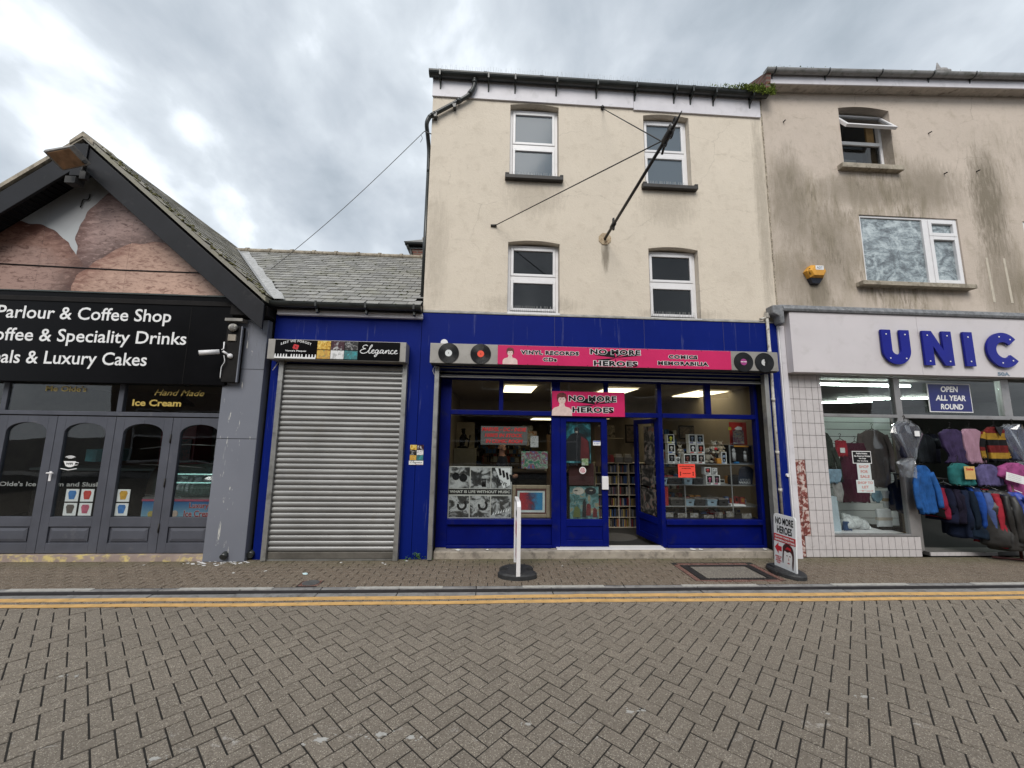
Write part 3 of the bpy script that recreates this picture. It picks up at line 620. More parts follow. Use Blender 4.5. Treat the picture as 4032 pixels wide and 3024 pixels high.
MB().box(1.692, 1.79, YF-.035, YF-.003, .94, 1.135).build('push_plate', m_pvc, d1, bev=.006)
D2 = Matrix.Translation((2.597, YF+.03, 0)) @ Matrix.Rotation(R(100), 4, 'Z') @ Matrix.Translation((0, -.045, 0)); d2 = door_leaf(cb, .70, D2)
for (a, b, c, d, ar) in ((.12, .40, 1.30, 1.90, 'pa'), (.15, .50, .95, 1.28, 'pb'), (.12, .52, .52, .92, 'pc')):
    MB().box(a, b, .034, .037, c, d).xf(D2).build('door_poster', art('open_door_'+ar, [(.35, .01), (.48, (.03, .03, .03)), (.58, (.16, .15, .14)), (.68, (.20, .06, .03))], 7, loc=(len(ar)+ord(ar[1]), 0, 0)), d2)
# interior room of the record shop
rm = MB()
rm.box(-.83, -.80, .27, 7.99, .0, 2.62).box(4.50, 4.54, .27, 7.99, 0, 2.62).box(-.80, 4.50, 7.95, 7.99, 0, 2.62).box(4.205, 4.50, .262, .27, .0, 2.62)
rm.build('shop_interior_wall', m_shopwall, cb)
B('shop_floor', -.80, 4.50, .30, 7.94, -.02, .05, m_floor, cb)
MB().box(-.80, 4.50, .27, 4.3, 2.62, 2.67).box(-.80, 4.50, 4.3, 7.94, 2.22, 2.27).box(-.80, 4.50, 4.26, 4.3, 2.22, 2.619).build('shop_interior_ceiling', m_ceil, cb)
for x, y, w_, d_, z in ((.25, 1.01, .57, 1.1, 2.612), (2.12, 1.07, .57, 1.1, 2.612), (3.90, 1.20, .57, 1.1, 2.612), (3.2, 4.7, .6, 1.0, 2.212), (1.2, 4.7, .6, 1.0, 2.212)):
    lt = thing('ceiling_light', {.25: 'square glowing ceiling light over the left display window', 2.12: 'square glowing ceiling light above the shop doorway', 3.90: 'square glowing ceiling light over the right display window', 3.2: 'glowing ceiling light deep in the shop seen through the open doorway', 1.2: 'glowing ceiling light deep in the shop behind the left window'}[x], 'light', (x+w_/2, y+d_/2, z), group='ceiling lights in the record shop')
    B('diffuser', x, x+w_, y, y+d_, z-.012, z, m_panel, lt); frame_ = MB(); frame_.box(x-.02, x+w_+.02, y-.02, y-.001, z-.014, z).box(x-.02, x+w_+.02, y+d_+.001, y+d_+.02, z-.014, z).build('light_frame', m_pvc, lt)

# shutter box, guides and curtain of the record shop
sb = thing('shutter_box', 'long grey shutter housing above the record shop front', 'shutter', (1.7, -.1, 2.9))
MB().box(-.885, 4.31, -.255, -.038, 2.735, 3.025).build('housing', m_boxgrey, sb, bev=.004)
B('underside_lip', -.86, 4.28, -.25, -.20, 2.715, 2.7345, m_dark, sb)
for a, b in ((-.825, -.762), (4.17, 4.235)): B('guide_rail', a, b, -.125, -.037, .015, 2.71, m_steel, sb, bev=.003)
cu = MB()
for i in range(3):
    z = 2.575+i*.055; cu.tube([(-.76, -.03, z+.02), (4.168, -.03, z+.02)], .026, 10, flat=.45)
cu.box(-.76, 4.168, -.045, -.015, 2.565, 2.583); cu.build('rolled_curtain', m_slat, sb)
# pink sign panel
sg = thing('record_shop_sign', 'long crimson NO MORE HEROES sign with black lettering over the blue shopfront', 'sign', (1.8, -.26, 2.9))
B('panel', .085, 3.572, -.2625, -.2555, 2.738, 3.020, m_pink, sg)
Y_ = -.2655
T = lambda s, a, b, c, d, **k: text(s, a, b, c, d, k.pop('y', Y_), k.pop('mat', m_black), k.pop('p', sg), **k)
T('VINYL RECORDS', .42, 1.27, 2.892, 2.952, bold=.055, outline=.06, omat=m_white, sp=1.18)
T('CDs', .745, .945, 2.795, 2.853, bold=.055, outline=.06, omat=m_white, sp=1.18)
T('COMICS', 2.615, 3.055, 2.884, 2.942, bold=.055, outline=.06, omat=m_white, sp=1.18)
T('MEMORABILIA', 2.45, 3.215, 2.785, 2.843, bold=.055, outline=.06, omat=m_white, sp=1.18)
T('NO MORE', 1.44, 2.19, 2.920, 2.998, bold=.045, outline=.05, omat=m_white, sp=1.12)
T('HEROES', 1.49, 2.145, 2.748, 2.826, bold=.045, outline=.05, omat=m_white, sp=1.12)
def burst(cx, cz, s, y, parent):
    m = MB(); 
    for pts in (((-.32, .035), (-.10, .10), (0, 0)), ((-.10, .10), (-.04, .12), (0, 0)), ((.05, .10), (.17, .09), (0, 0)), ((.20, .06), (.34, .04), (0, 0)), ((-.30, -.03), (-.16, -.06), (0, 0)), ((.20, -.035), (.30, -.04), (0, 0)), ((-.02, -.06), (.0, -.06), (0, 0))):
        m.prism([(cx+a*s, cz+b*s) for a, b in pts], y, y+.0006)
    m.build('starburst', m_black, parent)
burst(1.82, 2.872, 1, -.26335, sg)
def bust(parent, x, z, s, y, mats):         # plain bust of a person printed on a sign
    m = MB()
    sh = [(-.17, 0), (.17, 0), (.165, .09), (.13, .13), (.05, .155), (.045, .19), (-.045, .19), (-.05, .155), (-.13, .13), (-.165, .09)]
    m.prism([(x+a*s, z+b*s) for a, b in sh], y, y+.0006, 0)
    fc = [(x+.062*s*math.cos(t), z+(.265+.085*math.sin(t))*s) for t in (2*math.pi*i/18 for i in range(18))]; m.prism(fc, y-.0006, y-.0001, 0)
    hr = [(-.075, .22), (-.055, .29), (-.04, .305), (0, .30), (.04, .31), (.055, .29), (.078, .21), (.085, .30), (.07, .36), (.02, .385), (-.04, .38), (-.08, .35), (-.085, .29)]
    m.prism([(x+a*s, z+b*s) for a, b in hr], y-.0016, y-.0008, 1)
    for ex in (-.024, .024): m.prism([(x+(ex-.012)*s, z+.27*s), (x+(ex+.012)*s, z+.27*s), (x+(ex+.010)*s, z+.278*s), (x+(ex-.010)*s, z+.278*s)], y-.0016, y-.0008, 2)
    m.prism([(x-.018*s, z+.213*s), (x+.018*s, z+.213*s), (x, z+.22*s)], y-.0016, y-.0008, 3)
    m.prism([(x-.006*s, z+.235*s), (x+.006*s, z+.235*s), (x, z+.262*s)], y-.0016, y-.0008, 4)
    return m.build('portrait', mats, parent)
m_skin = plain('printed_skin', (.66, .50, .46), .45, .1, 20); m_skin2 = plain('printed_skin_shade', (.42, .26, .22), .45, .1, 20); m_hair = plain('printed_auburn_hair', (.12, .02, .02), .45, .5, 40)
bust(sg, .265, 2.741, .64, -.2640, [m_skin, m_hair, m_black, m_red, m_skin2])
for x in (.09, .52, .96, 1.4, 1.86, 2.3, 2.72, 3.12, 3.56):
    for z in (3.012, 2.747): MB().disc((x, z), .005, -.2655, -.2626, 8).build('screw', m_dark, sg)
vin = NG('vinyl'); x_ = vin.n('ShaderNodeTexCoord').outputs['Object']; ln = vin.n('ShaderNodeVectorMath', {0: x_}, operation='LENGTH').outputs['Value']; wv = vin.math('SINE', vin.math('MULTIPLY', ln, 1400)); m_vinyl = vin.fin((.005, .005, .006), .32, vin.bump(wv, .35, .001), spec=.3)
for x, z, col, nm, lb in ((-.62, 2.882, (.62, .64, .64), 'white', 'black vinyl record with a white centre label, first from the left'), (-.16, 2.882, (.75, .07, .03), 'orange', 'black vinyl record with an orange red centre label'), (3.765, 2.862, (.30, .035, .19), 'purple', 'black vinyl record with a purple centre label'), (4.09, 2.862, (.5, .5, .5), 'bw', 'black vinyl record with a half white half black label')):
    t = thing('vinyl_record', lb, 'record', (x, -.26, z), group='vinyl records fixed to the grey shutter box')
    m = MB(); m.prism([(.148*math.cos(q), .148*math.sin(q)) for q in (2*math.pi*i/48 for i in range(48))], -.003, .004); m.build('disc', m_vinyl, t, local=True)
    m = MB(); m.prism([(.049*math.cos(q), .049*math.sin(q)) for q in (2*math.pi*i/32 for i in range(32))], -.0042, -.0031); l_ = m.build('centre_label', plain('label_'+nm, col, .5, .05, 20), t, local=True)
    if nm == 'bw': MB().prism([(.049*math.cos(q), .049*math.sin(q)) for q in (-math.pi/2+math.pi*i/16 for i in range(17))], -.0052, -.0043).build('label_half', m_black, t, local=True)
    if nm == 'purple': MB().box(-.045, .045, -.0052, -.0043, -.002, .008).build('label_band', m_white, t, local=True)
    text('A' if nm != 'bw' else '33', -.008, .008, -.010, .010, -.0054, m_black if nm != 'bw' else m_white, t, bold=.02, local=True)
m = MB(); m.disc((-.71, 3.075), .052, -.09, -.037, 24).build('vent_cap', m_pvc, None, 'small white round cap on the blue fascia just above the shutter box', 'cap')
MB().tube(smooth([(-.83, -.06, 2.74), (-.86, -.07, 2.66), (-.84, -.06, 2.60), (-.81, -.05, 2.57)], 5), .005, 6).build('cable', m_pvc, None, 'thin white cable looping under the left end of the long shutter box', 'cable')
# hanging sign over the doors
hs = thing('hanging_sign', 'smaller crimson NO MORE HEROES sign board above the blue door', 'sign', (1.5, .09, 2.2))
B('panel', .935, 2.06, .090, .100, 2.03, 2.405, m_pink, hs)
TH = lambda s, a, b, c, d, **k: text(s, a, b, c, d, .0870, m_black, hs, bold=.045, outline=.05, omat=m_white, sp=1.12, **k)
TH('NO MORE', 1.19, 1.93, 2.255, 2.345); TH('HEROES', 1.245, 1.885, 2.085, 2.17); burst(1.6, 2.21, 1, .0892, hs)
bust(hs, 1.085, 2.032, .92, .0885, [m_skin, m_hair, m_black, m_red, m_skin2])

# pipes at the right of the blue front
m = MB(); m.tube([(4.33, -.07, 3.64), (4.325, -.07, .60)], .022, 10); 
for z in (3.05, 2.3, 1.5, .95): m.tube([(4.326, -.07, z), (4.326, -.07, z+.05)], .028, 10)
m.tube([(4.33, -.07, 3.63), (4.22, -.06, 3.60)], .018, 8); m.box(4.31, 4.355, -.1, -.04, 3.62, 3.70)
m.build('standpipe', plain('grubby_white_pipe', (.46, .44, .40), .6, .2, 12, dirt=((.14, .10, .07), .55, .68)), None, 'grubby white pipe running up the right edge of the blue shopfront', 'pipe')
MB().disc((4.48, 1.19), .026, -.06, -.034, 20).build('door_button', m_pvc, None, 'small round white button on the narrow blue strip at right', 'button')

# small Elegance plaque on the blue pier
pq = thing('small_plaque', 'small plaque of six jewellery pictures above the word Elegance on the blue pier', 'sign', (-1.045, -.04, 1.43))
B('backing', -1.145, -.950, -.041, -.036, 1.29, 1.572, m_black, pq)
pics = {}
def pic(nm, stops, sc=22, loc=(0, 0, 0)):
    if nm not in pics: pics[nm] = art('picture_'+nm, stops, sc, loc=loc)
    return pics[nm]
PIC = [('gold', [(.3, (.05, .03, .01)), (.45, (.55, .30, .03)), (.6, (.75, .60, .18)), (.75, (.8, .78, .7))]), ('heart', [(.35, (.03, .01, .015)), (.5, (.05, .01, .02)), (.6, (.35, .35, .35)), (.7, (.6, .6, .6))]), ('dark', [(.4, .01), (.52, .03), (.6, .3), (.7, .05)]),
       ('ring', [(.3, (.35, .03, .02)), (.45, (.6, .42, .08)), (.55, (.5, .25, .06)), (.68, (.05, .3, .15))]), ('drops', [(.3, .7), (.5, .68), (.6, .35), (.7, .66)]), ('teal', [(.3, (.03, .12, .13)), (.55, (.05, .17, .18)), (.7, (.02, .45, .5))])]
for k, ij in enumerate(((0, 0), (1, 0), (0, 1), (1, 1), (0, 2), (1, 2))):
    nm, st = PIC[(0, 1, 2, 4, 3, 5)[k]]; x = -1.142+ij[0]*.097; z = 1.569-ij[1]*.073-.070
    B('picture', x, x+.093, -.0435, -.0412, z, z+.069, pic(nm, st), pq)
B('name_strip', -1.15, -.948, -.0435, -.0412, 1.288, 1.345, m_white, pq)

# iron pole standing out from the wall with two stays
ip = thing('iron_sign_pole', 'black iron pole standing out from the cream wall, held by two stays', 'pole', (1.77, 0, 4.87))
MB().prism([(1.77+.105*math.cos(t), 4.87+.105*math.sin(t)) for t in (math.pi/8+2*math.pi*i/8 for i in range(8))], -.012, 0).build('wall_plate', m_rust, ip)
px_ = 1.77
MB().tube([(px_, -.01, 4.87), (px_, -2.20, 4.82)], [.022, .018], 12).build('pole', m_iron, ip)
MB().tube([(px_, -.36, 4.862), (px_, -.48, 4.86)], .034, 10).box(px_-.012, px_+.012, -.46, -.42, 4.78, 4.96).build('collar', m_iron, ip)
MB().tube([(px_, -2.10, 4.83), (px_, 0, 7.22)], .0070, 8).tube([(px_, -.03, 7.19), (px_, .0, 7.25)], .03, 8).build('upper_stay', m_iron, ip)
MB().tube([(px_, -2.16, 4.82), (-.01, 0, 5.01)], .0070, 8).tube([(-.06, -.01, 5.01), (.03, -.02, 5.01)], .02, 8).build('side_stay', m_iron, ip)
fn = MB(); fn.tube([(px_, -2.12, 4.82), (px_, -2.30, 4.82)], .035, 10); fn.tube([(px_, -2.2, 4.82), (px_, -2.36, 4.815), (px_, -2.50, 4.83)], [.02, .016, .004], 8)
def scroll(y, z, r, dy, dz):
    pts = []
    for i in range(22):
        t = i/21*2*math.pi*1.25; rr = r*(1-.028*i); pts.append((px_, y+dy*(r-rr*math.cos(t)), z+dz*rr*math.sin(t)))
    fn.tube(pts, .0075, 6)
scroll(-2.20, 4.86, .045, -1, 1); scroll(-2.32, 4.855, .036, -1, 1); scroll(-2.24, 4.775, .045, -1, -1); scroll(-2.12, 4.775, .034, -1, -1)
fn.tube([(px_, -2.15, 4.80), (px_, -2.06, 4.72)], .013, 6); fn.build('finial', m_iron, ip)

# ------------------------------------------------------------------ 2. low slate roofed shop with the roller shutter
el = thing('low_shop', 'low slate roofed shop with blue front and steel roller shutter', 'building', (-2.1, 0, 0))
lw = wall(-3.19, X0-.003, 0, 3.45, -.030, .05, [(-2.97, -1.29, -.001, 2.72)]); lw.build('wall', m_blue, el)
B('side_wall', -3.185, -3.10, .06, 6, 0, 3.5, m_dark, el); B('interior', -3.09, -1.07, .5, .55, 0, 3.3, m_dark, el)
B('soffit_board', -3.15, -1.045, -.10, -.035, 3.43, 3.505, m_board, el, bev=.003)
ge = gutter('gutter', -3.32, -1.05, -.185, 3.585, .07, m_gutter, el)
for x in (-2.54, -1.84, -1.15): MB().prismx([(-.262, 3.60), (-.26, 3.52), (-.2, 3.495), (-.2, 3.45), (-.15, 3.44), (-.11, 3.50), (-.2, 3.512), (-.25, 3.54), (-.25, 3.60)], x-.014, x+.014).build('gutter_bracket', m_gutter, el)
RS = math.atan2(5.60-3.60, 2.5+.15); RL = math.hypot(2.0, 2.65)
rf = MB().prismx([(-.17, 3.56), (2.5, 5.575), (5.2, 3.56), (5.2, 3.50), (-.17, 3.50)], -7.0, X0-.002).build('roof', m_dark, el)
RM = Matrix.Translation((0, -.15, 3.598)) @ Matrix.Rotation(RS, 4, 'X')
sw, sh = .205, .165; nrow = int(RL/sh)
slate_me = MB(); slate_me.loft([[(-sw/2+.005, 0, 0), (sw/2-.005, 0, 0), (sw/2-.005, sh+.05, -.006), (-sw/2+.005, sh+.05, -.006)], [(-sw/2+.005, 0, .015), (sw/2-.005, 0, .015), (sw/2-.005, sh+.05, .0), (-sw/2+.005, sh+.05, .0)]], True, 0, False)
sme = slate_me.mesh('slate', m_slate); cnt = 0; rs = MB(); moss = MB()
CAX = -5.97; SL = .845                                   # cafe gable apex x and slope
def cafe_z(x): return 5.80-SL*abs(x-CAX)
for r_ in range(nrow+1):
    v = r_*sh; p0 = RM @ Vector((0, v, 0)); z = p0.z
    xv = CAX+(5.97-z)/SL                                # valley line with the cafe roof
    x = X0-.01-sw/2-(sw/2 if r_ % 2 else 0)
    if r_ % 2: pass
    while x > xv+.02:
        hw2 = sw/2; tr = Matrix.Translation((x, 0, 0)) @ RM @ Matrix.Translation((rnd.uniform(-.003, .003), v+rnd.uniform(-.006, .006), .010+rnd.uniform(0, .004))) @ Matrix.Rotation(rnd.uniform(-.012, .012), 4, 'Z')
        if x+sw/2 <= X0-.002:
            if cnt < 300: o = bpy.data.objects.new('slate', sme); reg(o, rf); o.matrix_local = Matrix.Translation(-org(rf)) @ tr; cnt += 1
            else: rs.add([tr @ Vector(q) for q in slate_me.v], slate_me.f)
        if rnd.random() < .16*(1.2-.5*r_/nrow):
            c = tr @ Vector((rnd.uniform(-.09, .09), -.005, .012)); moss.ball(c, (rnd.uniform(.012, .03), .014, .010), 0, 6)
        x -= sw
rs.build('slate_field', m_slate, rf, kind='stuff'); moss.build('roof_moss', plain('dark_moss', (.05, .06, .018), .95, .4, 40), rf, kind='stuff')
rg = MB().tube([(0, 0, 0), (.46, 0, 0)], .075, 10, flat=.75).tube([(.41, 0, .006), (.47, 0, .006)], .085, 10, flat=.8).mesh('ridge_tile', m_stone)
for i in range(12):
    x = X0-.02-.47*(i+1)
    if x > -6.2: o = bpy.data.objects.new('ridge_tile', rg); reg(o, el); o.location = Vector((x, 2.5, 5.62))-org(el)
# pale flashing down the valley
fl = MB(); pts = []
for i in range(14):
    t = i/13; z = 3.60+(5.55-3.60)*t; y = -.20+(2.44+.20)*t; x = CAX+(5.97-z)/SL
    pts.append((x, y, z))
for i in range(13):
    (xa, ya, za), (xb, yb, zb) = pts[i], pts[i+1]; wa = .17+.02*math.sin(i*2.1); j = rnd.uniform(-.01, .01)
    fl.add([(xa-.09, ya, za+.11), (xa+.015, ya, za+.03), (xa+wa+j, ya, za+.032), (xb+.17+.02*math.sin((i+1)*2.1), yb, zb+.032), (xb+.015, yb, zb+.03), (xb-.09, yb, zb+.11)], [(0, 1, 4, 5), (1, 2, 3, 4)])
fl.build('valley_flashing', plain('painted_flashing', (.36, .36, .36), .7, .15, 10, .6, dirt=((.25, .26, .24), .5, .68)), el)
# brick stack with slated cap behind the ridge
st = thing('brick_dormer', 'small red brick dormer with slated roof and black gutter behind the slate ridge', 'dormer', (-1.6, 4, 5.6))
def brickmat(name, col, mortar, sc):
    g = NG(name); b = g.n('ShaderNodeTexBrick', {'Vector': g.n('ShaderNodeMapping', {'Vector': g.P(), 'Rotation': (R(90), 0, 0)}).outputs[0], 'Color1': col, 'Color2': tuple(v*.6 for v in col), 'Mortar': mortar, 'Scale': sc, 'Mortar Size': .03, 'Brick Width': .45, 'Row Height': .15})
    return g.fin(g.mix(g.noise(3, 4), b.outputs['Color'], (.08, .06, .05)), .9)
m_brick = brickmat('red_brick', (.28, .07, .045), (.2, .17, .14), 2)
B('brickwork', -2.16, -1.1, 4.0, 5.0, 5.2, 6.56, m_brick, st); gutter('gutter', -2.33, -1.1, 3.93, 6.70, .06, m_gutter, st); B('eave', -2.30, -1.1, 3.99, 4.05, 6.58, 6.72, m_gutter, st)
MB().add([(-2.36, 3.88, 6.72), (-1.1, 3.88, 6.72), (-1.1, 4.5, 7.12), (-2.0, 4.5, 7.12), (-2.36, 5.1, 6.72), (-1.1, 5.1, 6.72)], [(0, 1, 2, 3), (0, 3, 4), (3, 2, 5, 4), (0, 4, 5, 1)]).build('roof', m_slate, st)
MB().tube([(-2.0, 4.5, 7.13), (-1.1, 4.5, 7.13)], .05, 8).build('ridge_tile', m_stone, st)
MB().tube(smooth([(-2.26, 3.93, 6.66), (-2.26, 3.94, 6.6), (-2.2, 3.97, 6.52), (-2.17, 3.97, 6.4), (-2.17, 3.97, 5.9)], 4), .035, 8).build('downpipe', m_gutter, st)
# roller shutter
rsr = thing('roller_shutter', 'closed galvanised steel roller shutter between the two blue piers', 'shutter', (-2.13, -.1, 0))
nsl = 35; pit_ = (2.70-.115)/nsl
sm = MB(); prof = [(-.066, 0), (-.079, .006), (-.087, .020), (-.090, .036), (-.087, .052), (-.078, .064), (-.066, .068), (-.066, pit_-.0008), (-.060, pit_-.0008), (-.060, 0)]
sm.prismx([(y+.0, z) for y, z in prof], -2.965, -1.292); sme2 = sm.mesh('slat', m_slat, org(rsr))
for i in range(nsl): o = bpy.data.objects.new('slat', sme2); reg(o, rsr); o.location = (rnd.uniform(-.002, .002), rnd.uniform(-.0012, .0012), .115+i*pit_)
B('bottom_bar', -2.965, -1.292, -.085, -.05, .022, .112, m_slatdk, rsr, bev=.006); B('bottom_lip', -2.965, -1.292, -.095, -.045, .004, .02, m_steel, rsr)
for a, b in ((-3.033, -2.968), (-1.290, -1.225)): B('guide_rail', a, b, -.125, -.032, .006, 2.73, m_steel, rsr, bev=.003)
hb = MB().box(-3.135, -1.225, -.26, -.034, 2.735, 3.02).build('housing', m_boxgrey, rsr, bev=.004)
for z in (2.78, 2.95, 1.6, 2.2, 1.0, .4): MB().ball((-1.222, -.10, z), .006, 0, 6).build('rivet', m_steel, rsr)
es = thing('elegance_sign', 'black Elegance and LEST WE FORGET sign with six pictures on the shutter housing', 'sign', (-2.17, -.26, 2.88))
B('panel', -3.035, -1.31, -.2665, -.2605, 2.745, 3.012, m_signblack, es)
Ye = -.2695; E_ = lambda s, a, b, c, d, **k: text(s, a, b, c, d, Ye, k.pop('mat', m_white), es, **k)
E_('LEST WE FORGET', -2.955, -2.54, 2.935, 2.968, bold=.012, arc=.045, sp=1.1); E_("Vance's Plaques", -2.89, -2.605, 2.838, 2.868, bold=.02)
pm = MB()
for k in range(4): a = k*math.pi/2+.5; pm.prism([(-2.75+.022*math.cos(a)+.024*math.cos(t), 2.912+.020*math.sin(a)+.022*math.sin(t)) for t in (2*math.pi*i/12 for i in range(12))], Ye-.0006*k, Ye+.0005, 0)
pm.disc((-2.75, 2.912), .009, Ye-.004, Ye-.002, 10, 1); pm.build('poppy', [m_red, m_black], es)
pm = MB(); pm.box(-3.033, -2.47, Ye, Ye+.0008, 2.747, 2.768)
for x in [-3.02+.038*i for i in range(5)]+[-2.80+.036*i for i in range(5)]+[-2.60+.042*i for i in range(4)]: pm.ball((x, Ye, 2.80), (.009, .0008, .009), 0, 8); pm.prism([(x-.011, 2.768), (x+.011, 2.768), (x+.007, 2.795), (x-.009, 2.792)], Ye-.0005, Ye+.0008)
pm.build('soldier_frieze', m_white, es)
for k in range(6):
    i, j = k % 3, k//3; nm, st_ = PIC[(0, 1, 2, 3, 4, 5)[k]]; x = -2.455+i*.188; z = 2.885-j*.132
    B('picture', x, x+.182, -.2695, -.2666, z, z+.122, pic(nm+'b', st_, 12, (k, 0, 0)), es)
E2 = [[(1.0, 2.0), (.6, 2.25), (.15, 1.85), (.35, 1.35), (.75, 1.25), (.25, 1.1), (-.15, .6), (.1, .08), (.6, 0), (1.1, .35), (1.5, 1.3), (1.78, 2.05), (1.65, 2.3), (1.42, 1.6), (1.38, .5), (1.5, .05), (1.75, .15), (2.05, .5), (2.28, .85), (2.12, 1.0), (1.9, .75), (1.9, .3), (2.1, .03), (2.45, .2), (2.62, .4)],
      [(2.98, .92), (2.72, 1.0), (2.5, .6), (2.62, .1), (2.9, .3), (3.1, .95), (3.0, 0), (2.85, -.7), (2.6, -.85), (2.55, -.55), (3.0, -.1), (3.35, .25), (3.48, .5)],
      [(3.86, .92), (3.6, 1.0), (3.38, .6), (3.45, .1), (3.75, .3), (3.97, .95), (3.9, .3), (4.02, .03), (4.25, .3), (4.45, .95), (4.42, .05), (4.6, .7), (4.85, 1.0), (4.97, .8), (4.92, .3), (5.02, .03), (5.25, .25), (5.4, .4)],
      [(5.72, .82), (5.5, 1.0), (5.3, .6), (5.35, .1), (5.65, .03), (5.9, .25), (6.1, .5), (6.35, .85), (6.2, 1.0), (6.0, .75), (6.0, .3), (6.2, .03), (6.6, .25)]]
def script(x0, x1, z0, zh, y, r, mat, parent):
    m = MB(); k = (x1-x0)/6.8; kz = zh
    for st_ in E2: m.tube([(x0+(a+.16+.10*b)*k, y, z0+b*kz) for a, b in (tuple(q) for q in smooth([Vector((a, b)) for a, b in st_], 5))], r, 6, flat=1)
    m.v = [(v[0], y+(v[1]-y)*.25, v[2]) for v in m.v]; return m.build('lettering', mat, parent)
script(-1.865, -1.335, 2.845, .053, -.269, .0058, m_white, es)
script(-1.135, -.96, 1.312, .0135, -.0445, .0016, m_black, pq); text('OPENING SOON', -1.06, -.955, 1.292, 1.299, -.0446, m_red, pq, bold=.02)
MB().tube([(-3.05, -.10, 2.735), (-3.13, -.09, 2.60)], .006, 6).build('cable', m_pvc, None, 'short stiff white cable under the left end of the Elegance shutter housing', 'cable')
# ------------------------------------------------------------------ 3. cafe with the painted gable
cf = thing('cafe_building', 'gabled cafe with ice cream mural, black sign band and grey arched folding doors', 'building', (-6, 0, 0))
GA = (CAX, 5.62)
gz = lambda x: 5.62-SL*abs(x-CAX)
gable = [(-9.2, 3.55), (-3.5, 3.55), (-3.5, gz(-3.5)), GA, (-9.2, gz(-9.2))]
# the print is in vertical boards with open joints
def muralback():
    g = NG('mural_background'); x = g.xyz(); c = g.mix(g.band(x[2], 3.6, 5.4), (.46, .50, .53), (.20, .19, .19)); n = g.noise(1.1, 3, .5); return g.fin(g.mix(g.band(n, .4, .65), c, (.42, .44, .45)), .55)
m_mback = muralback()
def scoopmat(name, a, b, c, seed, cx, cz, rx, rz):
    """print of an ice cream scoop: crumbly relief and dark rim are part of the printed picture"""
    g = NG(name); x = g.xyz(); p = g.noise(5.5, 8, .68, .5, sc=(.6, 1, 1.5), loc=(seed, 2, 0)); n = g.noise(15, 6, .7, .8, sc=(.55, 1, 1.4), loc=(seed, 0, 0)); fn = g.noise(60, 4, .7)
    d = g.math('POWER', g.math('ADD', g.math('POWER', g.math('DIVIDE', g.math('SUBTRACT', x[0], cx), rx), 2), g.math('POWER', g.math('DIVIDE', g.math('SUBTRACT', x[2], cz), rz), 2)), .5)
    dn = g.math('ADD', d, g.math('MULTIPLY', g.math('SUBTRACT', p, .5), .55))
    col = g.ramp(dn, [(.28, tuple(v*1.18 for v in a)), (.55, a), (.76, b), (.92, tuple(v*1.25 for v in c)), (1.02, tuple(v*.8 for v in c))])
    if seed != 9:          # dark crevice in the picture where the scoop meets the front one
        d3 = g.math('POWER', g.math('ADD', g.math('POWER', g.math('DIVIDE', g.math('SUBTRACT', x[0], -4.93), 1.25), 2), g.math('POWER', g.math('DIVIDE', g.math('SUBTRACT', x[2], 3.45), 1.06), 2)), .5)
        col = g.mix(g.math('MULTIPLY', g.band(g.math('ADD', d3, g.math('MULTIPLY', g.math('SUBTRACT', p, .5), .3)), 1.28, 1.0), .9, True), col, tuple(v*.7 for v in c))
    col = g.mix(g.math('MULTIPLY', g.band(n, .52, .62), .8), col, c); col = g.mix(g.math('MULTIPLY', g.band(n, .46, .38), .35), col, tuple(min(1, v*1.5) for v in a))
    col = g.mix(g.math('MULTIPLY', g.band(fn, .5, .7), .18), col, c)
    return g.fin(col, .55)
m_sc1 = scoopmat('printed_scoop_dark', (.27, .17, .14), (.22, .115, .085), (.085, .032, .022), 1, -7.0, 3.72, 1.32, 1.03)
m_sc2 = scoopmat('printed_scoop_mauve', (.36, .245, .22), (.28, .18, .16), (.095, .045, .036), 4, -5.2, 4.45, 1.02, 1.15)
m_sc3 = scoopmat('printed_scoop_pink', (.44, .285, .22), (.40, .25, .19), (.17, .075, .052), 9, -4.75, 3.40, 1.62, 1.32)
joints = [-9.2, -7.83, -6.62, -5.40, -4.18, -3.5]
def ell(cx, cz, rx, rz, j): return [(cx+rx*(1+.022*math.sin(7*t+j)+.014*math.sin(17*t)+.010*math.sin(31*t+j))*math.cos(t), cz+rz*(1+.024*math.sin(5*t+j*2)+.014*math.sin(13*t)+.010*math.sin(27*t))*math.sin(t)) for t in (2*math.pi*i/140 for i in range(140))]
def clip_gable(poly, a, b):
    for A_, B_, C_ in ((-1, 0, -a), (1, 0, b), (0, -1, -3.55), (SL, 1, 5.62+SL*CAX), (-SL, 1, 5.62-SL*CAX)):
        poly = clip(poly, A_, B_, C_)
        if len(poly) < 3: return []
    return poly
for k in range(5):
    a, b = joints[k]+.0012, joints[k+1]-.0012; m = MB(); p = clip_gable([(a, 3.55), (b, 3.55), (b, 7), (a, 7)], a, b); m.prism(p, -.012, .1, 0)
    for q, (cx, cz, rx, rz) in enumerate(((-5.16, 4.45, 1.0, 1.12), (-7.12, 3.72, 1.20, 1.03), (-4.93, 3.45, 1.25, 1.06))):
        pp = clip_gable(ell(cx, cz, rx, rz, q), a, b)
        if pp: m.prism(pp, -.0135-.0012*q, -.0125-.0012*q, (2, 1, 3)[q])
    m.build('mural_panel', [m_mback, m_sc1, m_sc2, m_sc3], cf)
B('sign_support', -9.2, -3.80, .0, .12, 2.37, 3.548, m_dark, cf)
MB().tube([(-7.6, -.02, 4.09), (-5.4, -.02, 4.05), (-4.31, -.02, 4.05), (-4.0, -.02, 3.90)], .009, 6).build('wire', m_black, cf)
MB().tube(smooth([(-6.17, -.03, 5.0), (-6.15, -.03, 5.12), (-6.08, -.03, 5.13), (-6.07, -.03, 5.22)], 4), .007, 6).build('bracket', m_dark, cf)
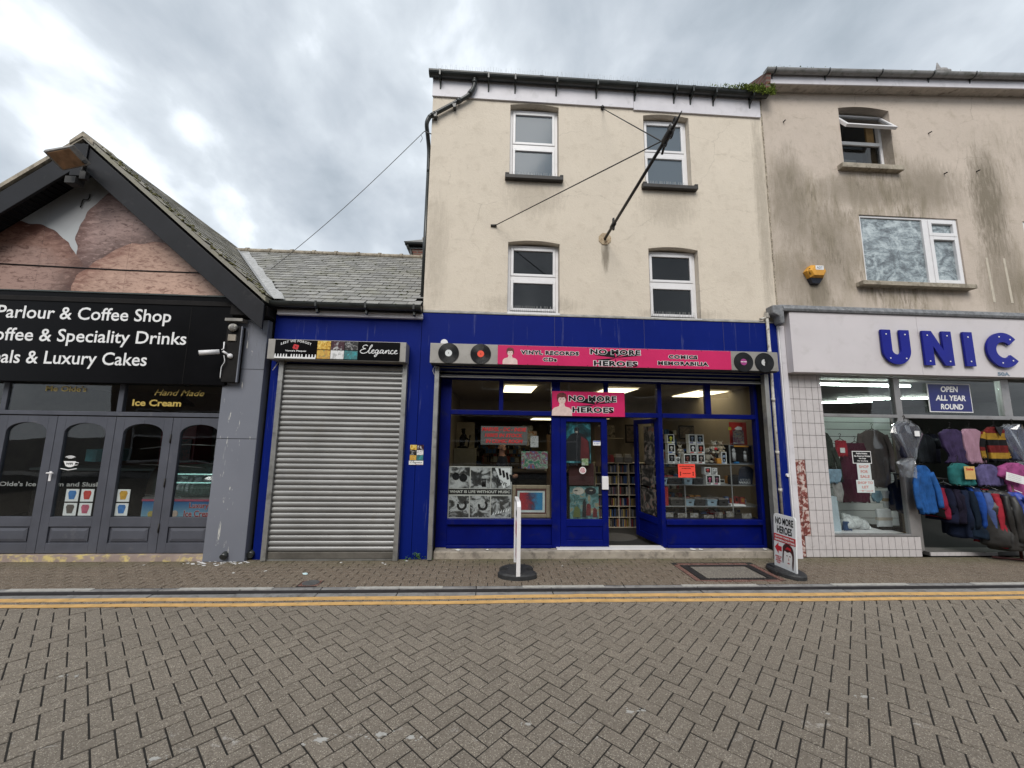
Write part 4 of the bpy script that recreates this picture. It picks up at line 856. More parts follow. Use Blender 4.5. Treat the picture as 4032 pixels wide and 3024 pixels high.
# roof slabs, slates on the right slope, bargeboards
for sgn in (-1, 1):
    top = [(CAX, 5.84), (CAX+sgn*2.72, 5.84-SL*2.72), (CAX+sgn*2.72, 5.84-SL*2.72-.10), (CAX, 5.74)]
    rfc = MB().prism(top, -.285, 9).build('roof', m_dark, cf)
    if sgn == 1: roof_r = rfc
    bt = [(CAX, 5.84), (CAX+sgn*2.76, 5.84-SL*2.76), (CAX+sgn*2.76, 5.84-SL*2.76-.37), (CAX, 5.84-.37)]
    MB().prism(bt, -.32, -.286).build('bargeboard', m_barge, cf, bev=.006)
    sb_ = [(CAX+sgn*.02, 5.73), (CAX+sgn*2.7, 5.73-SL*2.68), (CAX+sgn*2.7, 5.73-SL*2.68-.10), (CAX+sgn*.02, 5.63)]
    MB().prism(sb_, -.284, -.016).build('soffit', m_barge, cf)
    rib = MB()
    for i in range(40): x = CAX+sgn*(.1+i*.065); z = 5.63-SL*abs(x-CAX)+.004; rib.box(x-.012, x+.012, -.28, -.02, z-.008, z+.012)
    rib.build('soffit_ribs', m_barge, cf)
    MB().prism([(CAX, 5.96), (CAX+sgn*2.78, 5.96-SL*2.78), (CAX+sgn*2.78, 5.96-SL*2.78-.07), (CAX, 5.89)], -.335, -.05).build('verge_tiles', m_slatemoss if sgn == 1 else m_stone, cf)
MB().box(CAX-.09, CAX+.10, -.345, -.323, 5.30, 5.80).build('apex_post', m_barge, cf, bev=.006)
MB().prism([(CAX-.16, 5.84), (CAX, 5.995), (CAX+.16, 5.84), (CAX+.16, 5.79), (CAX, 5.92), (CAX-.16, 5.79)], -.35, .1).build('apex_tile', m_stone, cf)
an = math.atan(SL); sw2, sh2 = .26, .20
sm = MB().loft([[(0, -sw2/2+.003, 0), (0, sw2/2-.003, 0), (-sh2-.05, sw2/2-.003, -.006), (-sh2-.05, -sw2/2+.003, -.006)], [(0, -sw2/2+.003, .013), (0, sw2/2-.003, .013), (-sh2-.05, sw2/2-.003, 0), (-sh2-.05, -sw2/2+.003, 0)]], True, 0, False)
cme = sm.mesh('slate', m_slatemoss); ry = an
for r_ in range(18):
    xx = CAX+2.78-r_*sh2*math.cos(an)
    for k in range(12):
        y = -.20+k*sw2+(sw2/2 if r_ % 2 else 0); z = 5.975-SL*(xx-CAX)+rnd.uniform(0, .006)
        if y > 3.2 or xx < CAX+.05: continue
        o = bpy.data.objects.new('slate', cme); reg(o, roof_r); o.matrix_local = Matrix.Translation(Vector((xx, y, z))-org(roof_r)) @ Matrix.Rotation(ry, 4, 'Y') @ Matrix.Rotation(rnd.uniform(-.02, .02), 4, 'Z')
ms = MB()
for i in range(220):
    t = rnd.uniform(.1, 2.75); x = CAX+t; ms.ball((x, rnd.uniform(-.34, .1), 5.985-SL*t+rnd.uniform(-.02, .005)), (rnd.uniform(.012, .035), rnd.uniform(.01, .03), .014), 0, 6)
ms.build('verge_moss', plain('olive_moss', (.10, .095, .035), .95, .4, 40), roof_r, kind='stuff')
MB().tube([(-3.42, -.18, 3.74), (-3.30, -.19, 3.60), (-3.18, -.20, 3.58)], .03, 6, flat=.4).build('lead_flap', m_lead, cf)
B('eaves_box', -3.70, -3.20, -.25, .3, 3.36, 3.50, m_dark, cf)
# sign band
cs_ = thing('cafe_sign', 'long black cafe sign band with white lettering under the ice cream mural', 'sign', (-6, -.1, 3))
B('panel', -9.4, -3.725, -.155, -.015, 2.36, 3.635, m_signblack, cs_, bev=.004)
for x in (-4.30,): B('panel_joint', x, x+.006, -.157, -.1555, 2.37, 3.63, m_dark, cs_)
tr_ = MB()
for i in range(14): tr_.box(-9.3+i*.4, -9.3+i*.4+.396, -.17, -.0, 3.637, 3.655+rnd.uniform(-.004, .004))
tr_.build('top_trim', plain('green_black_trim', (.035, .045, .042), .5, .2, 9), cs_)
for s_, a, b, z0, z1 in (('Parlour & Coffee Shop', -6.87, -4.56, 3.185, 3.425), ('Coffee & Speciality Drinks', -7.03, -4.315, 2.865, 3.105), ('Meals & Luxury Cakes', -7.0, -4.805, 2.55, 2.79)):
    text(s_, a, b, z0, z1, -.158, m_white, cs_, bold=.012)
# pilaster with lamp housing
pl = MB().box(-3.78, -3.24, -.12, .02, .0, 3.33).build('pilaster', m_peel, cf, bev=.006)
B('pilaster_side', -3.30, -3.241, .021, .5, 0, 3.33, m_cafegrey, cf); B('gap_back', -3.24, -3.19, .30, .32, 0, 3.5, m_dark, cf)
B('pilaster_joint', -3.779, -3.241, -.1215, -.1202, 1.62, 1.627, m_dark, cf); B('pilaster_joint', -3.779, -3.241, -.1215, -.1202, 2.60, 2.606, m_dark, cf)
lh = thing('lamp_housing', 'tall black box with dusty round lamp and worn edges on the grey pilaster', 'light', (-3.62, -.16, 2.85))
B('housing', -3.745, -3.545, -.215, -.121, 2.40, 3.20, m_dark, lh, bev=.006); B('cap', -3.77, -3.53, -.24, -.121, 3.27, 3.31, m_leadedge, lh); B('edge_strip', -3.545, -3.53, -.22, -.19, 2.40, 3.2, m_peel, lh)
m_dusty = plain('dusty_globe', (.22, .21, .20), .6, .3, 14, dirt=((.5, .48, .42), .5, .6)); MB().ball((-3.64, -.25, 3.17), (.058, .05, .055), 0, 16).build('lamp', m_dusty, lh); B('control_box', -3.705, -3.60, -.235, -.2155, 2.985, 3.075, m_concrete, lh)
cc = thing('security_camera', 'white bullet security camera pointing left on the black housing', 'camera', (-3.72, -.3, 2.78))
MB().tube([(-3.93, -.42, 2.76), (-3.75, -.30, 2.81)], [.035, .032], 12).build('body', m_pvc, cc); MB().tube([(-3.935, -.425, 2.757), (-3.93, -.42, 2.759)], .028, 12).build('lens', m_black, cc)
MB().tube([(-3.72, -.28, 2.82), (-3.67, -.22, 2.78)], .016, 8).ball((-3.65, -.225, 2.765), .036, 0, 10).build('bracket', m_pvc, cc); MB().tube([(-3.74, -.28, 2.84), (-3.725, -.26, 2.86), (-3.74, -.24, 2.96)], [.008, .008, .01], 6).build('aerial', m_pvc, cc)
MB().tube(smooth([(-3.72, -.25, 2.77), (-3.70, -.25, 2.68), (-3.74, -.24, 2.60), (-3.75, -.225, 2.45)], 5), .006, 6).build('lead', m_pvc, cc)
for i, x in enumerate((-3.49, -3.20)):
    MB().tube([(x, -.10 if i == 0 else .05, .10), (x, -.17 if i == 0 else -.08, .07)], .042, 14).tube([(x, .05, 1.0 if i else .10), (x, .05, .10)], .04, 12).build('waste_pipe', m_gutter, None, 'black waste pipe stub poking from the foot of the grey pilaster' if i == 0 else 'black downpipe foot in the narrow gap beside the blue pier', 'pipe')
MB().tube([(-3.215, .05, 3.5), (-3.215, .05, 1.0)], .022, 8).tube([(-3.235, .0, 3.45), (-3.235, .0, 2.9)], .008, 6).build('gap_pipes', m_dark, cf)
MB().tube([(-3.38, -.16, 3.52), (-3.38, -.16, 3.335)], .035, 10).build('pipe_stub', m_greygut, cf)
# floodlight on the gable peak
fl_ = thing('floodlight', 'old rectangular floodlight with brown lens fixed to the gable peak', 'floodlight', (-5.95, -.5, 5.35))
Mf = Matrix.Translation((-5.80, -.62, 5.37)) @ Matrix.Rotation(R(-14), 4, 'Y') @ Matrix.Rotation(R(-28), 4, 'X')
MB().prism([(-.19, .03), (.17, .05), (.12, .0), (-.15, -.035), (-.19, -.02)], -.12, .13).xf(Mf).build('body', plain('dull_metal', (.20, .19, .18), .6, .25, 12), fl_, bev=.008)
MB().prism([(-.145, -.037), (.115, -.002), (.115, -.010), (-.145, -.046)], -.10, .11).xf(Mf).build('lens', plain('brown_lens', (.30, .17, .09), .4, .3, 10), fl_)
MB().tube([(-5.64, -.56, 5.37), (-5.76, -.45, 5.40), (-5.86, -.35, 5.45)], .022, 8).tube([(-5.80, -.42, 5.48), (-5.86, -.36, 5.26)], .02, 8).box(-5.86, -5.78, -.40, -.345, 5.22, 5.34).build('bracket', m_iron, fl_)
MB().tube([(-5.76, -.50, 5.42), (-5.80, -.42, 5.38), (-5.78, -.38, 5.30), (-5.82, -.36, 5.25)], .008, 6).build('cable', m_dark, fl_)
MB().box(-6.02, -5.88, -.42, -.30, 5.14, 5.24).build('junction_box', m_iron, cf)
# folding doors and transom
YD = .0
tm = MB(); tm.box(-9.4, -3.785, YD-.03, YD+.06, 1.915, 1.972)
for x in (-6.74, -5.21, -8.27): tm.box(x-.035, x+.035, YD-.01, YD+.05, 1.973, 2.36)
tm.build('transom_frame', m_cafegrey, cf, bev=.004)
for a, b in ((-8.235, -6.775), (-6.705, -5.245), (-5.175, -3.785)): B('transom_pane', a, b, YD+.01, YD+.016, 1.974, 2.358, m_glass, cf)
m_gold = plain('gold_lettering', (.52, .38, .10), .4, .1, 20, metal=.2)
text("Me Olde's", -6.24, -5.70, 2.245, 2.325, YD+.006, m_gold, cf, bold=.02)
text('Hand Made', -4.78, -4.10, 2.215, 2.30, YD+.006, m_gold, cf, bold=.005, shear=.35); text('Ice Cream', -5.06, -4.40, 2.06, 2.155, YD+.006, m_gold, cf, bold=.03)
def cafe_door(a, b, handle=False):
    zb, zt = .085, 1.90; t = .115; ga, gb = a+t, b-t; cx = (ga+gb)/2; hw = (gb-ga)/2
    m = MB(); m.box(a+.003, ga, YD-.022, YD+.03, zb, zt).box(gb, b-.003, YD-.022, YD+.03, zb, zt).box(ga, gb, YD-.022, YD+.03, .425, .55).box(ga, gb, YD-.022, YD+.03, zb, .215)
    arc_ = [(cx+hw*math.cos(t_), 1.665+.145*math.sin(t_)**.9) for t_ in (math.pi*i/14 for i in range(15))]
    left = [(ga, zt), (ga, 1.665)]+arc_[::-1][1:8]+[(cx, zt)]; right = [(gb, zt), (cx, zt)]+arc_[::-1][7:14]+[(gb, 1.665)]
    m.prism(left, YD-.022, YD+.03).prism(right, YD-.022, YD+.03).box(ga, gb, YD+.0, YD+.02, .215, .425)
    d = m.build('door', m_cafegrey, cf, bev=.005)
    p = MB(); a_, b_, c_, d_ = ga+.03, gb-.03, .235, .405
    o4 = [(a_, c_), (b_, c_), (b_, d_), (a_, d_)]; i4 = [(a_+.035, c_+.035), (b_-.035, c_+.035), (b_-.035, d_-.035), (a_+.035, d_-.035)]
    p.loft([[(x, YD-.001, z) for x, z in o4], [(x, YD-.012, z) for x, z in o4], [(x, YD-.022, z) for x, z in i4]], True, 0, False); p.build('panel', m_cafegrey, d)
    gm = MB(); gm.prism([(ga, .55), (gb, .55)]+arc_, YD+.004, YD+.010); gm.build('pane', m_glass, d)
    if handle:
        h = MB(); h.box(a+.02, a+.05, YD-.03, YD-.0225, 1.02, 1.15).tube([(a+.035, YD-.03, 1.13), (a+.035, YD-.075, 1.13), (a+.12, YD-.078, 1.13)], .01, 8); h.build('handle', m_pvc, d)
    return d
edges = [-8.27, -7.50, -6.74, -5.985, -5.215, -4.455, -3.785]
for k in range(6):
    d = cafe_door(edges[k], edges[k+1] if k < 5 else -3.70, k == 3)
    if k == 5:
        for z in (.35, .95, 1.55): MB().tube([(edges[5], YD-.03, z), (edges[5], YD-.03, z+.12)], .009, 8).build('hinge', m_iron, d)
text("Olde's Ice Cream and Slush", -6.62, -5.33, .945, 1.005, YD+.014, plain('faded_white_lettering', (.36, .35, .34), .6), cf, bold=.02)
# cup sticker
cm = MB(); cm.loft([[(-5.76+r*math.cos(t), -.0, z) for t in (0, math.pi)] for r, z in ((.03, 1.20), (.07, 1.22), (.085, 1.29))], False); cm = MB()
cm.prism([(-5.835, 1.285), (-5.80, 1.22), (-5.76, 1.205), (-5.73, 1.205), (-5.69, 1.22), (-5.675, 1.285)], -.0015, .001).tube([(-5.68, 0, 1.27), (-5.64, 0, 1.265), (-5.645, 0, 1.235), (-5.685, 0, 1.23)], .006, 5)
for r in (.03, .055, .08): cm.tube([(-5.755+r*math.cos(t), 0, 1.31+r*math.sin(t)*.55) for t in (math.pi*(.2+.6*i/8) for i in range(9))], .006, 4)
cm.tube([(-5.86, 0, 1.185), (-5.755, 0, 1.165), (-5.65, 0, 1.185)], .007, 5); cm.v = [(v[0], -.002+(v[1])*.2, v[2]) for v in cm.v]; cm.build('cup_sticker', m_white, cf); text('WIFI', -5.80, -5.71, 1.235, 1.265, -.0035, m_black, cf, bold=.03)
for k, (x, z, col) in enumerate(((-5.76, .745, (.05, .18, .45)), (-5.565, .745, (.5, .05, .04)), (-5.76, .56, (.10, .08, .07)), (-5.565, .56, (.45, .10, .16)), (-5.095, .745, (.55, .30, .03)), (-5.095, .56, (.04, .16, .42)))):
    cpn = ('blue', 'red', 'brown', 'pink', 'orange', 'light blue')[k]
    t = thing('slush_poster', 'small square poster of a %s slush cup behind the grey cafe door' % cpn, 'poster', (x+.08, .03, z), group='slush cup posters in the cafe doors')
    B('card', x, x+.165, .022, .026, z, z+.165, m_white, t); MB().prism([(x+.05, z+.03), (x+.115, z+.03), (x+.135, z+.115), (x+.12, z+.145), (x+.045, z+.145), (x+.03, z+.115)], .0195, .0215).build('cup', plain('cup_'+cpn.replace(' ', '_'), col, .5, .2, 30), t)
B('cafe_threshold', -9.4, -3.785, -.10, .05, .0, .075, plain('chalked_step', (.32, .25, .22), .9, .15, 5, .4, dirt=((.60, .48, .20), .50, .62)), cf)
# cafe inside: room, serving counter, curved glass freezer
B('cafe_back_wall', -9.4, -3.32, 4.2, 4.25, 0, 2.7, m_shopwall2, cf); B('cafe_ceiling', -9.4, -3.32, .06, 4.2, 2.66, 2.7, m_ceil, cf); B('cafe_side_wall', -3.36, -3.32, .06, 4.2, 0, 2.66, m_shopwall2, cf); B('cafe_floor', -9.4, -3.36, .07, 4.2, -.02, .04, m_floor, cf)
B('cafe_left_wall', -9.4, -9.36, .07, 4.2, .041, 2.66, m_shopwall2, cf)
fz = thing('ice_cream_freezer', 'curved glass ice cream freezer with blue Luxury Ice Cream front inside the cafe', 'freezer', (-4.9, 1.1, 0))
B('base', -5.52, -3.95, .95, 1.7, .05, .62, m_pvc, fz)
def fzm():
    g = NG('freezer_print'); x = g.xyz(); return g.fin(g.mix(g.band(x[2], .28, .62), (.35, .62, .72), (.015, .14, .42)), .4)
B('front_print', -5.51, -3.96, .94, .949, .10, .60, fzm(), fz); B('pink_trim', -5.52, -3.95, .93, .96, .602, .632, plain('pink_trim', (.55, .12, .20), .4), fz)
m_red2 = plain('deep_red_print', (.42, .03, .05), .5); text('Luxury', -4.79, -4.49, .47, .58, .936, m_red2, fz, bold=.02, outline=.03, omat=m_white); text('Ice Cream', -4.86, -4.40, .36, .46, .936, m_red2, fz, bold=.02, outline=.03, omat=m_white)
for x, z, c in ((-5.36, .40, (.62, .5, .16)), (-5.28, .48, (.6, .28, .30)), (-5.22, .40, (.7, .55, .45)), (-5.0, .41, (.62, .55, .2))): MB().disc((x, z), .05, .934, .939, 18).build('printed_scoop', plain('scoop_%d' % int(c[1]*100), c, .5, .15, 30), fz)
gv = MB(); L_ = [[(-5.5, y, z), (-3.97, y, z), (-3.97, y+.008, z+.004), (-5.5, y+.008, z+.004)] for y, z in [(.95, .64)]+[(.95+.28*(1-math.cos(t)), .72+.46*math.sin(t)) for t in (math.pi/2*i/6 for i in range(7))]+[(1.65, 1.20)]]
gv.loft(L_, True, 0, True); gv.build('curved_glass', glass('freezer_glass', (.6, .72, .70), 2.2, .25, (.25, .33, .32)), fz)
B('rail', -5.52, -3.95, .94, .965, .632, .66, m_steel, fz); B('trays', -5.45, -4.0, 1.05, 1.6, .70, .78, art('ice_cream_tubs', [(.3, (.4, .3, .2)), (.5, (.5, .42, .36)), (.7, (.25, .12, .08))], 9), fz)
for z in (.86, 1.0): MB().tube([(-5.3, 1.2, z), (-4.0, 1.2, z)], .012, 6).build('light_strip', emit('freezer_light', (.75, 1, .95), 1.3), fz)
ct = thing('cafe_counter', 'dark serving counter with a tall back shelf inside the cafe', 'counter', (-6.8, 1.6, 0)); B('counter_body', -7.8, -5.7, 1.5, 2.1, .05, 1.02, m_dark, ct); B('counter_top', -7.85, -5.65, 1.45, 2.15, 1.021, 1.06, plain('teal_dark', (.03, .05, .05), .4), ct)
MB().tube([(-5.7, 1.0, 1.42), (-5.0, 1.0, 1.50), (-4.3, 1.0, 1.48)], .010, 6).tube([(-5.6, .9, 1.18), (-5.0, .9, 1.16), (-4.6, .9, 1.13)], .008, 6).build('chrome_rail', m_steel, None, 'thin chrome rails above the ice cream freezer inside the cafe', 'rail')
rfr = thing('drinks_fridge', 'tall red drinks fridge at the back of the cafe behind the second arched door', 'fridge', (-6.6, 3, 0)); B('cabinet', -6.95, -6.25, 2.9, 3.4, .05, 1.95, plain('fridge_red', (.25, .012, .015), .4), rfr); B('glass_door', -6.90, -6.30, 2.87, 2.899, .3, 1.55, art('bottles', [(.35, .02), (.5, (.06, .04, .04)), (.6, (.2, .05, .04)), (.7, .03)], 12), rfr)
MB().prismz([(-6.15, .6), (-5.9, .5), (-5.7, .7), (-5.8, .95), (-6.1, .9)], 1.24, 1.42).build('shopping_bag', plain('teal_bag', (.02, .12, .14), .5, .3, 8), None, 'teal bag on top of the counter behind the cafe door', 'bag')
tbx = thing('smile_sign', 'white SMILE sign standing behind the ice cream freezer', 'sign', (-4.6, 1.7, 1.3)); B('card', -5.02, -4.72, 1.70, 1.72, 1.25, 1.55, m_white, tbx); text('SMILE', -4.99, -4.75, 1.38, 1.45, 1.697, m_black, tbx, bold=.02)
pd = thing('pendant_lamp', 'dark pendant lamp shade hanging behind the Ice Cream lettering', 'lamp', (-4.9, 1.0, 2.3)); MB().loft([[(-4.9+r*math.cos(t), .7+r*math.sin(t), z) for t in (2*math.pi*i/16 for i in range(16))] for r, z in ((.15, 2.12), (.13, 2.16), (.04, 2.23), (.02, 2.28))]).build('shade', m_dark, pd); MB().tube([(-4.9, .7, 2.28), (-4.9, .7, 2.66)], .005, 5).build('flex', m_dark, pd)

# ------------------------------------------------------------------ 4. beige building with the clothes shop
bb = thing('beige_building', 'stained pinkish beige building over the white UNIC shopfront', 'building', (9, 0, 0))
BX0, BX1 = 4.562, 14
W2 = [(5.98, 6.92, 6.39, 7.56), (6.14, 7.92, 4.29, 5.51), (9.13, 10.6, 4.29, 5.53)]
zt = lambda x: 7.58+.05*(x-4.5)
bw = wall(BX0, BX1, 3.72, 7.73, 0, .22, W2)
a, b, c, d = W2[0]; cxx = (a+b)/2; hw = (b-a)/2; arc_ = [(a+(b-a)*i/10, d-.045*((a+(b-a)*i/10-cxx)/hw)**2) for i in range(11)]
bw.prism([(a, d-.0005)]+arc_[0:6]+[(cxx, d-.0005)], .001, .219); bw.prism([(cxx, d-.0005)]+arc_[5:]+[(b, d-.0005)], .001, .219)
bw.prism([(BX0, 7.7305), (BX1, 7.7305), (BX1, 8.2)], .0, .2); bw.box(BX0, BX0+.2, .221, 8, 3.5, 7.7).build('wall', m_beige, bb)
B('end_wall', 13.9, 14, .23, 7.9, .06, 7.7, m_room, bb); B('upper_rooms', BX0+.22, 13.89, 1.2, 1.25, 3.6, 7.7, m_room, bb); B('back_wall', BX0, BX1, 8, 8.2, 0, 7.7, m_beige, bb); B('upper_floor', BX0+.22, 13.89, .23, 7.99, 3.40, 3.48, m_room, bb)
jm = MB()
for i in range(40): z = 3.75+i*.095; jm.box(BX0-.008+rnd.uniform(-.004, .002), BX0+.010+rnd.uniform(-.003, .006), -.006-rnd.uniform(0, .006), .001, z, z+.094)
jm.build('party_joint', plain('rough_mortar', (.42, .36, .28), .95, .3, 30, .6, dirt=((.12, .10, .08), .45, .6)), bb)
ev = MB(); xa, xb = 4.53, 14
def sl(m, x0, x1, y0, y1, z0, z1): m.add([(x, y, z+.05*(x-4.5)) for z in (z0, z1) for y in (y0, y1) for x in (x0, x1)], [(0, 2, 3, 1), (4, 5, 7, 6), (0, 1, 5, 4), (2, 6, 7, 3), (0, 4, 6, 2), (1, 3, 7, 5)]); return m
sl(MB(), xa+.02, xb, -.17, -.001, 7.715, 7.735).build('soffit', plain('dirty_soffit', (.46, .42, .38), .85, .15, 6, .2, dirt=((.20, .17, .14), .52, .7)), bb)
sl(MB(), xa, xb, -.192, -.171, 7.70, 7.89).build('fascia_board', m_board, bb, bev=.004); sl(MB(), xa-.0, xa+.018, -.17, .3, 7.62, 7.89).build('box_end', m_board, bb)
gg = gutter('gutter', 4.50, 14, -.248, 7.895, .058, m_greygut, bb, slope=.05)
for x in (4.65, 5.6, 6.55, 7.5, 8.28):
    dz = 7.895+.05*(x-4.5); MB().prismx([(-.31, dz+.01), (-.308, dz-.03), (-.27, dz-.065), (-.21, dz-.075), (-.193, dz-.12), (-.193, dz-.02), (-.22, dz-.058), (-.27, dz-.05), (-.30, dz-.02)], x-.010, x+.010).build('gutter_bracket', m_gutter, bb)
rr_ = MB().prismx([(-.24, 7.91), (4.0, 9.9), (8.2, 7.8), (8.2, 7.65), (4, 9.75), (-.16, 7.89)], 4.60, 14); rr_.v = [(v[0], v[1], v[2]+.05*(v[0]-4.5)) for v in rr_.v]; rr_.build('roof', m_slate, bb)
# brick gable end between the two roofs
MB().prismx([(-.20, 7.60), (-.25, 7.86), (.9, 8.42), (2.0, 8.9), (2.0, 7.6)], 4.52, 4.60).build('gable_brick', brickmat('edge_brick', (.25, .08, .06), (.2, .17, .14), 2), bb)
mo = MB()
for i in range(240):
    p = Vector((rnd.choice((rnd.uniform(4.5, 5.3), rnd.uniform(4.5, 9))), rnd.uniform(-.31, -.22), 0)); p.z = 7.895+.05*(p.x-4.5)+rnd.uniform(-.01, .03); s_ = rnd.uniform(.007, .016)
    v = [Vector((rnd.uniform(-1, 1), rnd.uniform(-1, 1), rnd.uniform(-.3, 1)))*s_ for _ in range(2)]; mo.add([p, p+v[0], p+v[0]+v[1], p+v[1]], [(0, 1, 2, 3)])
mo.build('gutter_moss', m_moss, None, 'thin moss growing along the grey gutter of the beige building', 'moss')
# window with the top light propped open
a, b, c, d = W2[0]; fm = frame_mb(a+.004, b-.004, c+.004, d-.03, .165, .225, .048, .05); fm.box(a+.05, b-.05, .165, .22, 6.955, 7.02)
f1 = fm.build('window', m_pvc, bb, bev=.004); B('pane', a+.052, b-.052, .19, .196, c+.056, 6.953, m_darkglass, f1)
Ms = Matrix.Translation((0, .165, d-.055)) @ Matrix.Rotation(R(-32), 4, 'X'); s_ = frame_mb(a+.01, b-.01, -.50, 0, -.03, .02, .05).xf(Ms).build('open_sash', m_pvc, f1, bev=.004); MB().box(a+.06, b-.06, -.01, -.004, -.45, -.05).xf(Ms).build('sash_pane', m_darkglass, f1)
B('window_sill', a-.13, b+.04, -.10, .163, c-.085, c+.003, m_stone, bb, bev=.008)
B('notice_paper', 6.22, 6.46, .24, .242, 6.44, 6.72, m_white, bb); B('curtain', 6.72, 6.86, .24, .27, 6.40, 7.4, plain('ochre_curtain', (.28, .17, .07), .9, .2, 8), bb)
B('blind', 6.03, 6.66, .30, .305, 6.42, 6.90, plain('grey_blind', (.16, .19, .21), .8), bb)
# wide window smeared with whitewash
def smear():
    g = NG('whitewashed_glass'); n = g.noise(2.6, 5, .62, 2.2, sc=(1, 1, 1.3), loc=(2, 0, 5)); n2 = g.noise(8, 6, .7, 2.6, sc=(.8, 1, 1.6), loc=(1, 0, 2))
    f_ = g.math('ADD', g.math('MULTIPLY', n, .6), g.math('MULTIPLY', n2, .4)); c = g.ramp(f_, [(.40, (.085, .10, .11)), (.49, (.20, .24, .26)), (.53, (.30, .35, .37)), (.62, (.48, .54, .56))]); return g.fin(c, .25, spec=.7)
m_smear = smear()
a, b, c, d = W2[1]; fm = frame_mb(a+.003, b-.003, c+.003, d-.003, .02, .09, .035, .05); fm.box(7.275, 7.375, .012, .088, c+.053, d-.038); f2 = fm.build('window', m_pvc, bb, bev=.004)
for x0, x1, z0, z1 in ((7.376, 7.881, 5.185, 5.47), (7.376, 7.881, 4.345, 5.18)): frame_mb(x0, x1, z0, z1, .0, .06, .06).build('sash', m_pvc, f2, bev=.006)
for x0, x1, z0, z1 in ((a+.04, 7.273, c+.055, d-.04), (7.437, 7.82, 5.246, 5.409), (7.437, 7.82, 4.406, 5.119)): B('pane', x0, x1, .042, .05, z0, z1, m_smear, f2)
B('window_sill', a-.19, b+.0, -.13, .018, c-.07, c-.0, m_stone, bb, bev=.006)
a, b, c, d = W2[2]; f3 = frame_mb(a+.003, b-.003, c+.003, d-.003, .02, .09, .05).build('window', m_pvc, bb); B('pane', a+.054, b-.054, .04, .05, c+.054, d-.054, m_smear, f3)
for x in (8.34, 8.66):
    MB().prism([(x-.02, 4.83), (x+.02, 4.83), (x+.045, 4.04), (x-.0, 4.04)], -.0045, .0).build('cleaned_strip', plain('bare_render_strip', (.50, .45, .37), .9), bb)
al = thing('alarm_box', 'yellow and black hexagonal alarm box on the stained beige wall', 'alarm', (5.22, -.08, 4.39))
hx = [(5.05, 4.43), (5.13, 4.53), (5.30, 4.53), (5.385, 4.43), (5.325, 4.32), (5.11, 4.32)]
m_yel = plain('alarm_yellow', (.62, .30, .035), .5, .1, 10)
inn = [(5.22+(x-5.22)*.72, 4.43+(z-4.43)*.78) for x, z in hx]; MB().loft([[(x, -.002, z) for x, z in hx], [(x, -.075, z) for x, z in hx], [(x, -.125, z) for x, z in inn]], True, 0, False).build('cover', m_yel, al, bev=.006)
MB().loft([[(5.105, -.002, 4.319), (5.33, -.002, 4.319), (5.28, -.002, 4.225), (5.15, -.002, 4.225)], [(5.11, -.072, 4.319), (5.325, -.072, 4.319), (5.275, -.06, 4.235), (5.155, -.06, 4.235)]], True, 0, False).build('strobe', plain('dark_lens', (.015, .018, .03), .2), al)
for i in range(5): B('slot', 5.075, 5.125, -.101+.0, -.094, 4.37+i*.022, 4.377+i*.022, m_dark, al)
B('badge', 5.165, 5.30, -.1285, -.1255, 4.435, 4.505, m_white, al); text('ADT', 5.18, 5.285, 4.45, 4.49, -.1295, plain('badge_grey', (.25, .28, .33), .5), al, bold=.04)
for x, z in ((4.95, 7.17), (7.62, 7.12), (8.42, 6.43), (7.8, 6.35)): MB().tube([(x, 0, z), (x, -.05, z-.005)], .010, 6).build('wall_fixing', m_dark, bb)
bd = thing('seagull', 'grey seagull hunched behind the grey gutter, pointed tail raised', 'bird', (7.72, -.20, 8.0))
m = MB(); m.loft([[(7.72+dx+.0*r, -.17+r*math.cos(t), 8.03+dz+r*1.1*math.sin(t)) for t in (2*math.pi*i/10 for i in range(10))] for dx, dz, r in ((-.10, .02, .02), (-.07, .02, .05), (-.02, 0, .075), (.05, 0, .075), (.10, .01, .05), (.13, .035, .04), (.165, .04, .035), (.19, .04, .015))], True); m.build('body', plain('gull_grey', (.25, .24, .235), .8, .2, 20), bd)
m = MB(); m.loft([[(x+w_*math.cos(t), -.17+w_*.5*math.sin(t), z) for t in (2*math.pi*i/8 for i in range(8))] for x, z, w_ in ((7.70, 8.06, .055), (7.69, 8.12, .045), (7.685, 8.17, .028), (7.68, 8.23, .008))]); m.build('tail', plain('gull_grey', (.25, .24, .235), .8), bd)
MB().tube([(7.905, -.17, 8.07), (7.94, -.17, 8.062)], [.008, .003], 6).build('beak', m_yel, bd)
bd.location.z += .075; bd.location.y -= .05
# clothes shop front
MB().prismx([(-.21, 3.70), (-.225, 3.735), (-.20, 3.80), (-.02, 3.83), (-.001, 3.83), (-.001, 3.70)], 4.50, 14).build('lead_capping', m_lead, bb, bev=.006)
MB().prism([(4.33, 3.79), (4.52, 3.81), (4.52, 3.50), (4.46, 3.50), (4.44, 3.62), (4.34, 3.66)], -.20, -.04).build('lead_return', m_lead, bb, bev=.02)
B('corner_strip', 4.520, 4.60, -.07, -.001, .0, 3.50, m_board, bb, bev=.004); B('corner_bead', 4.500, 4.519, -.06, -.0, .0, 3.5, m_pvc, bb)
wf = plain('white_fascia', (.58, .545, .56), .5, .03, 2, dirt=((.48, .45, .45), .55, .8))
us = thing('clothes_shop_sign', 'white fascia with large blue raised letters UNIC over the clothes shop', 'sign', (7, -.15, 3.2))
for x0, x1 in ((4.605, 6.70), (6.704, 9.6), (9.604, 14)): B('panel', x0, x1, -.185, -.002, 2.745, 3.698, wf, us, bev=.003)
m_ublue = plain('raised_blue_letter', (.003, .007, .22), .35, .08, 3, spec=.25)
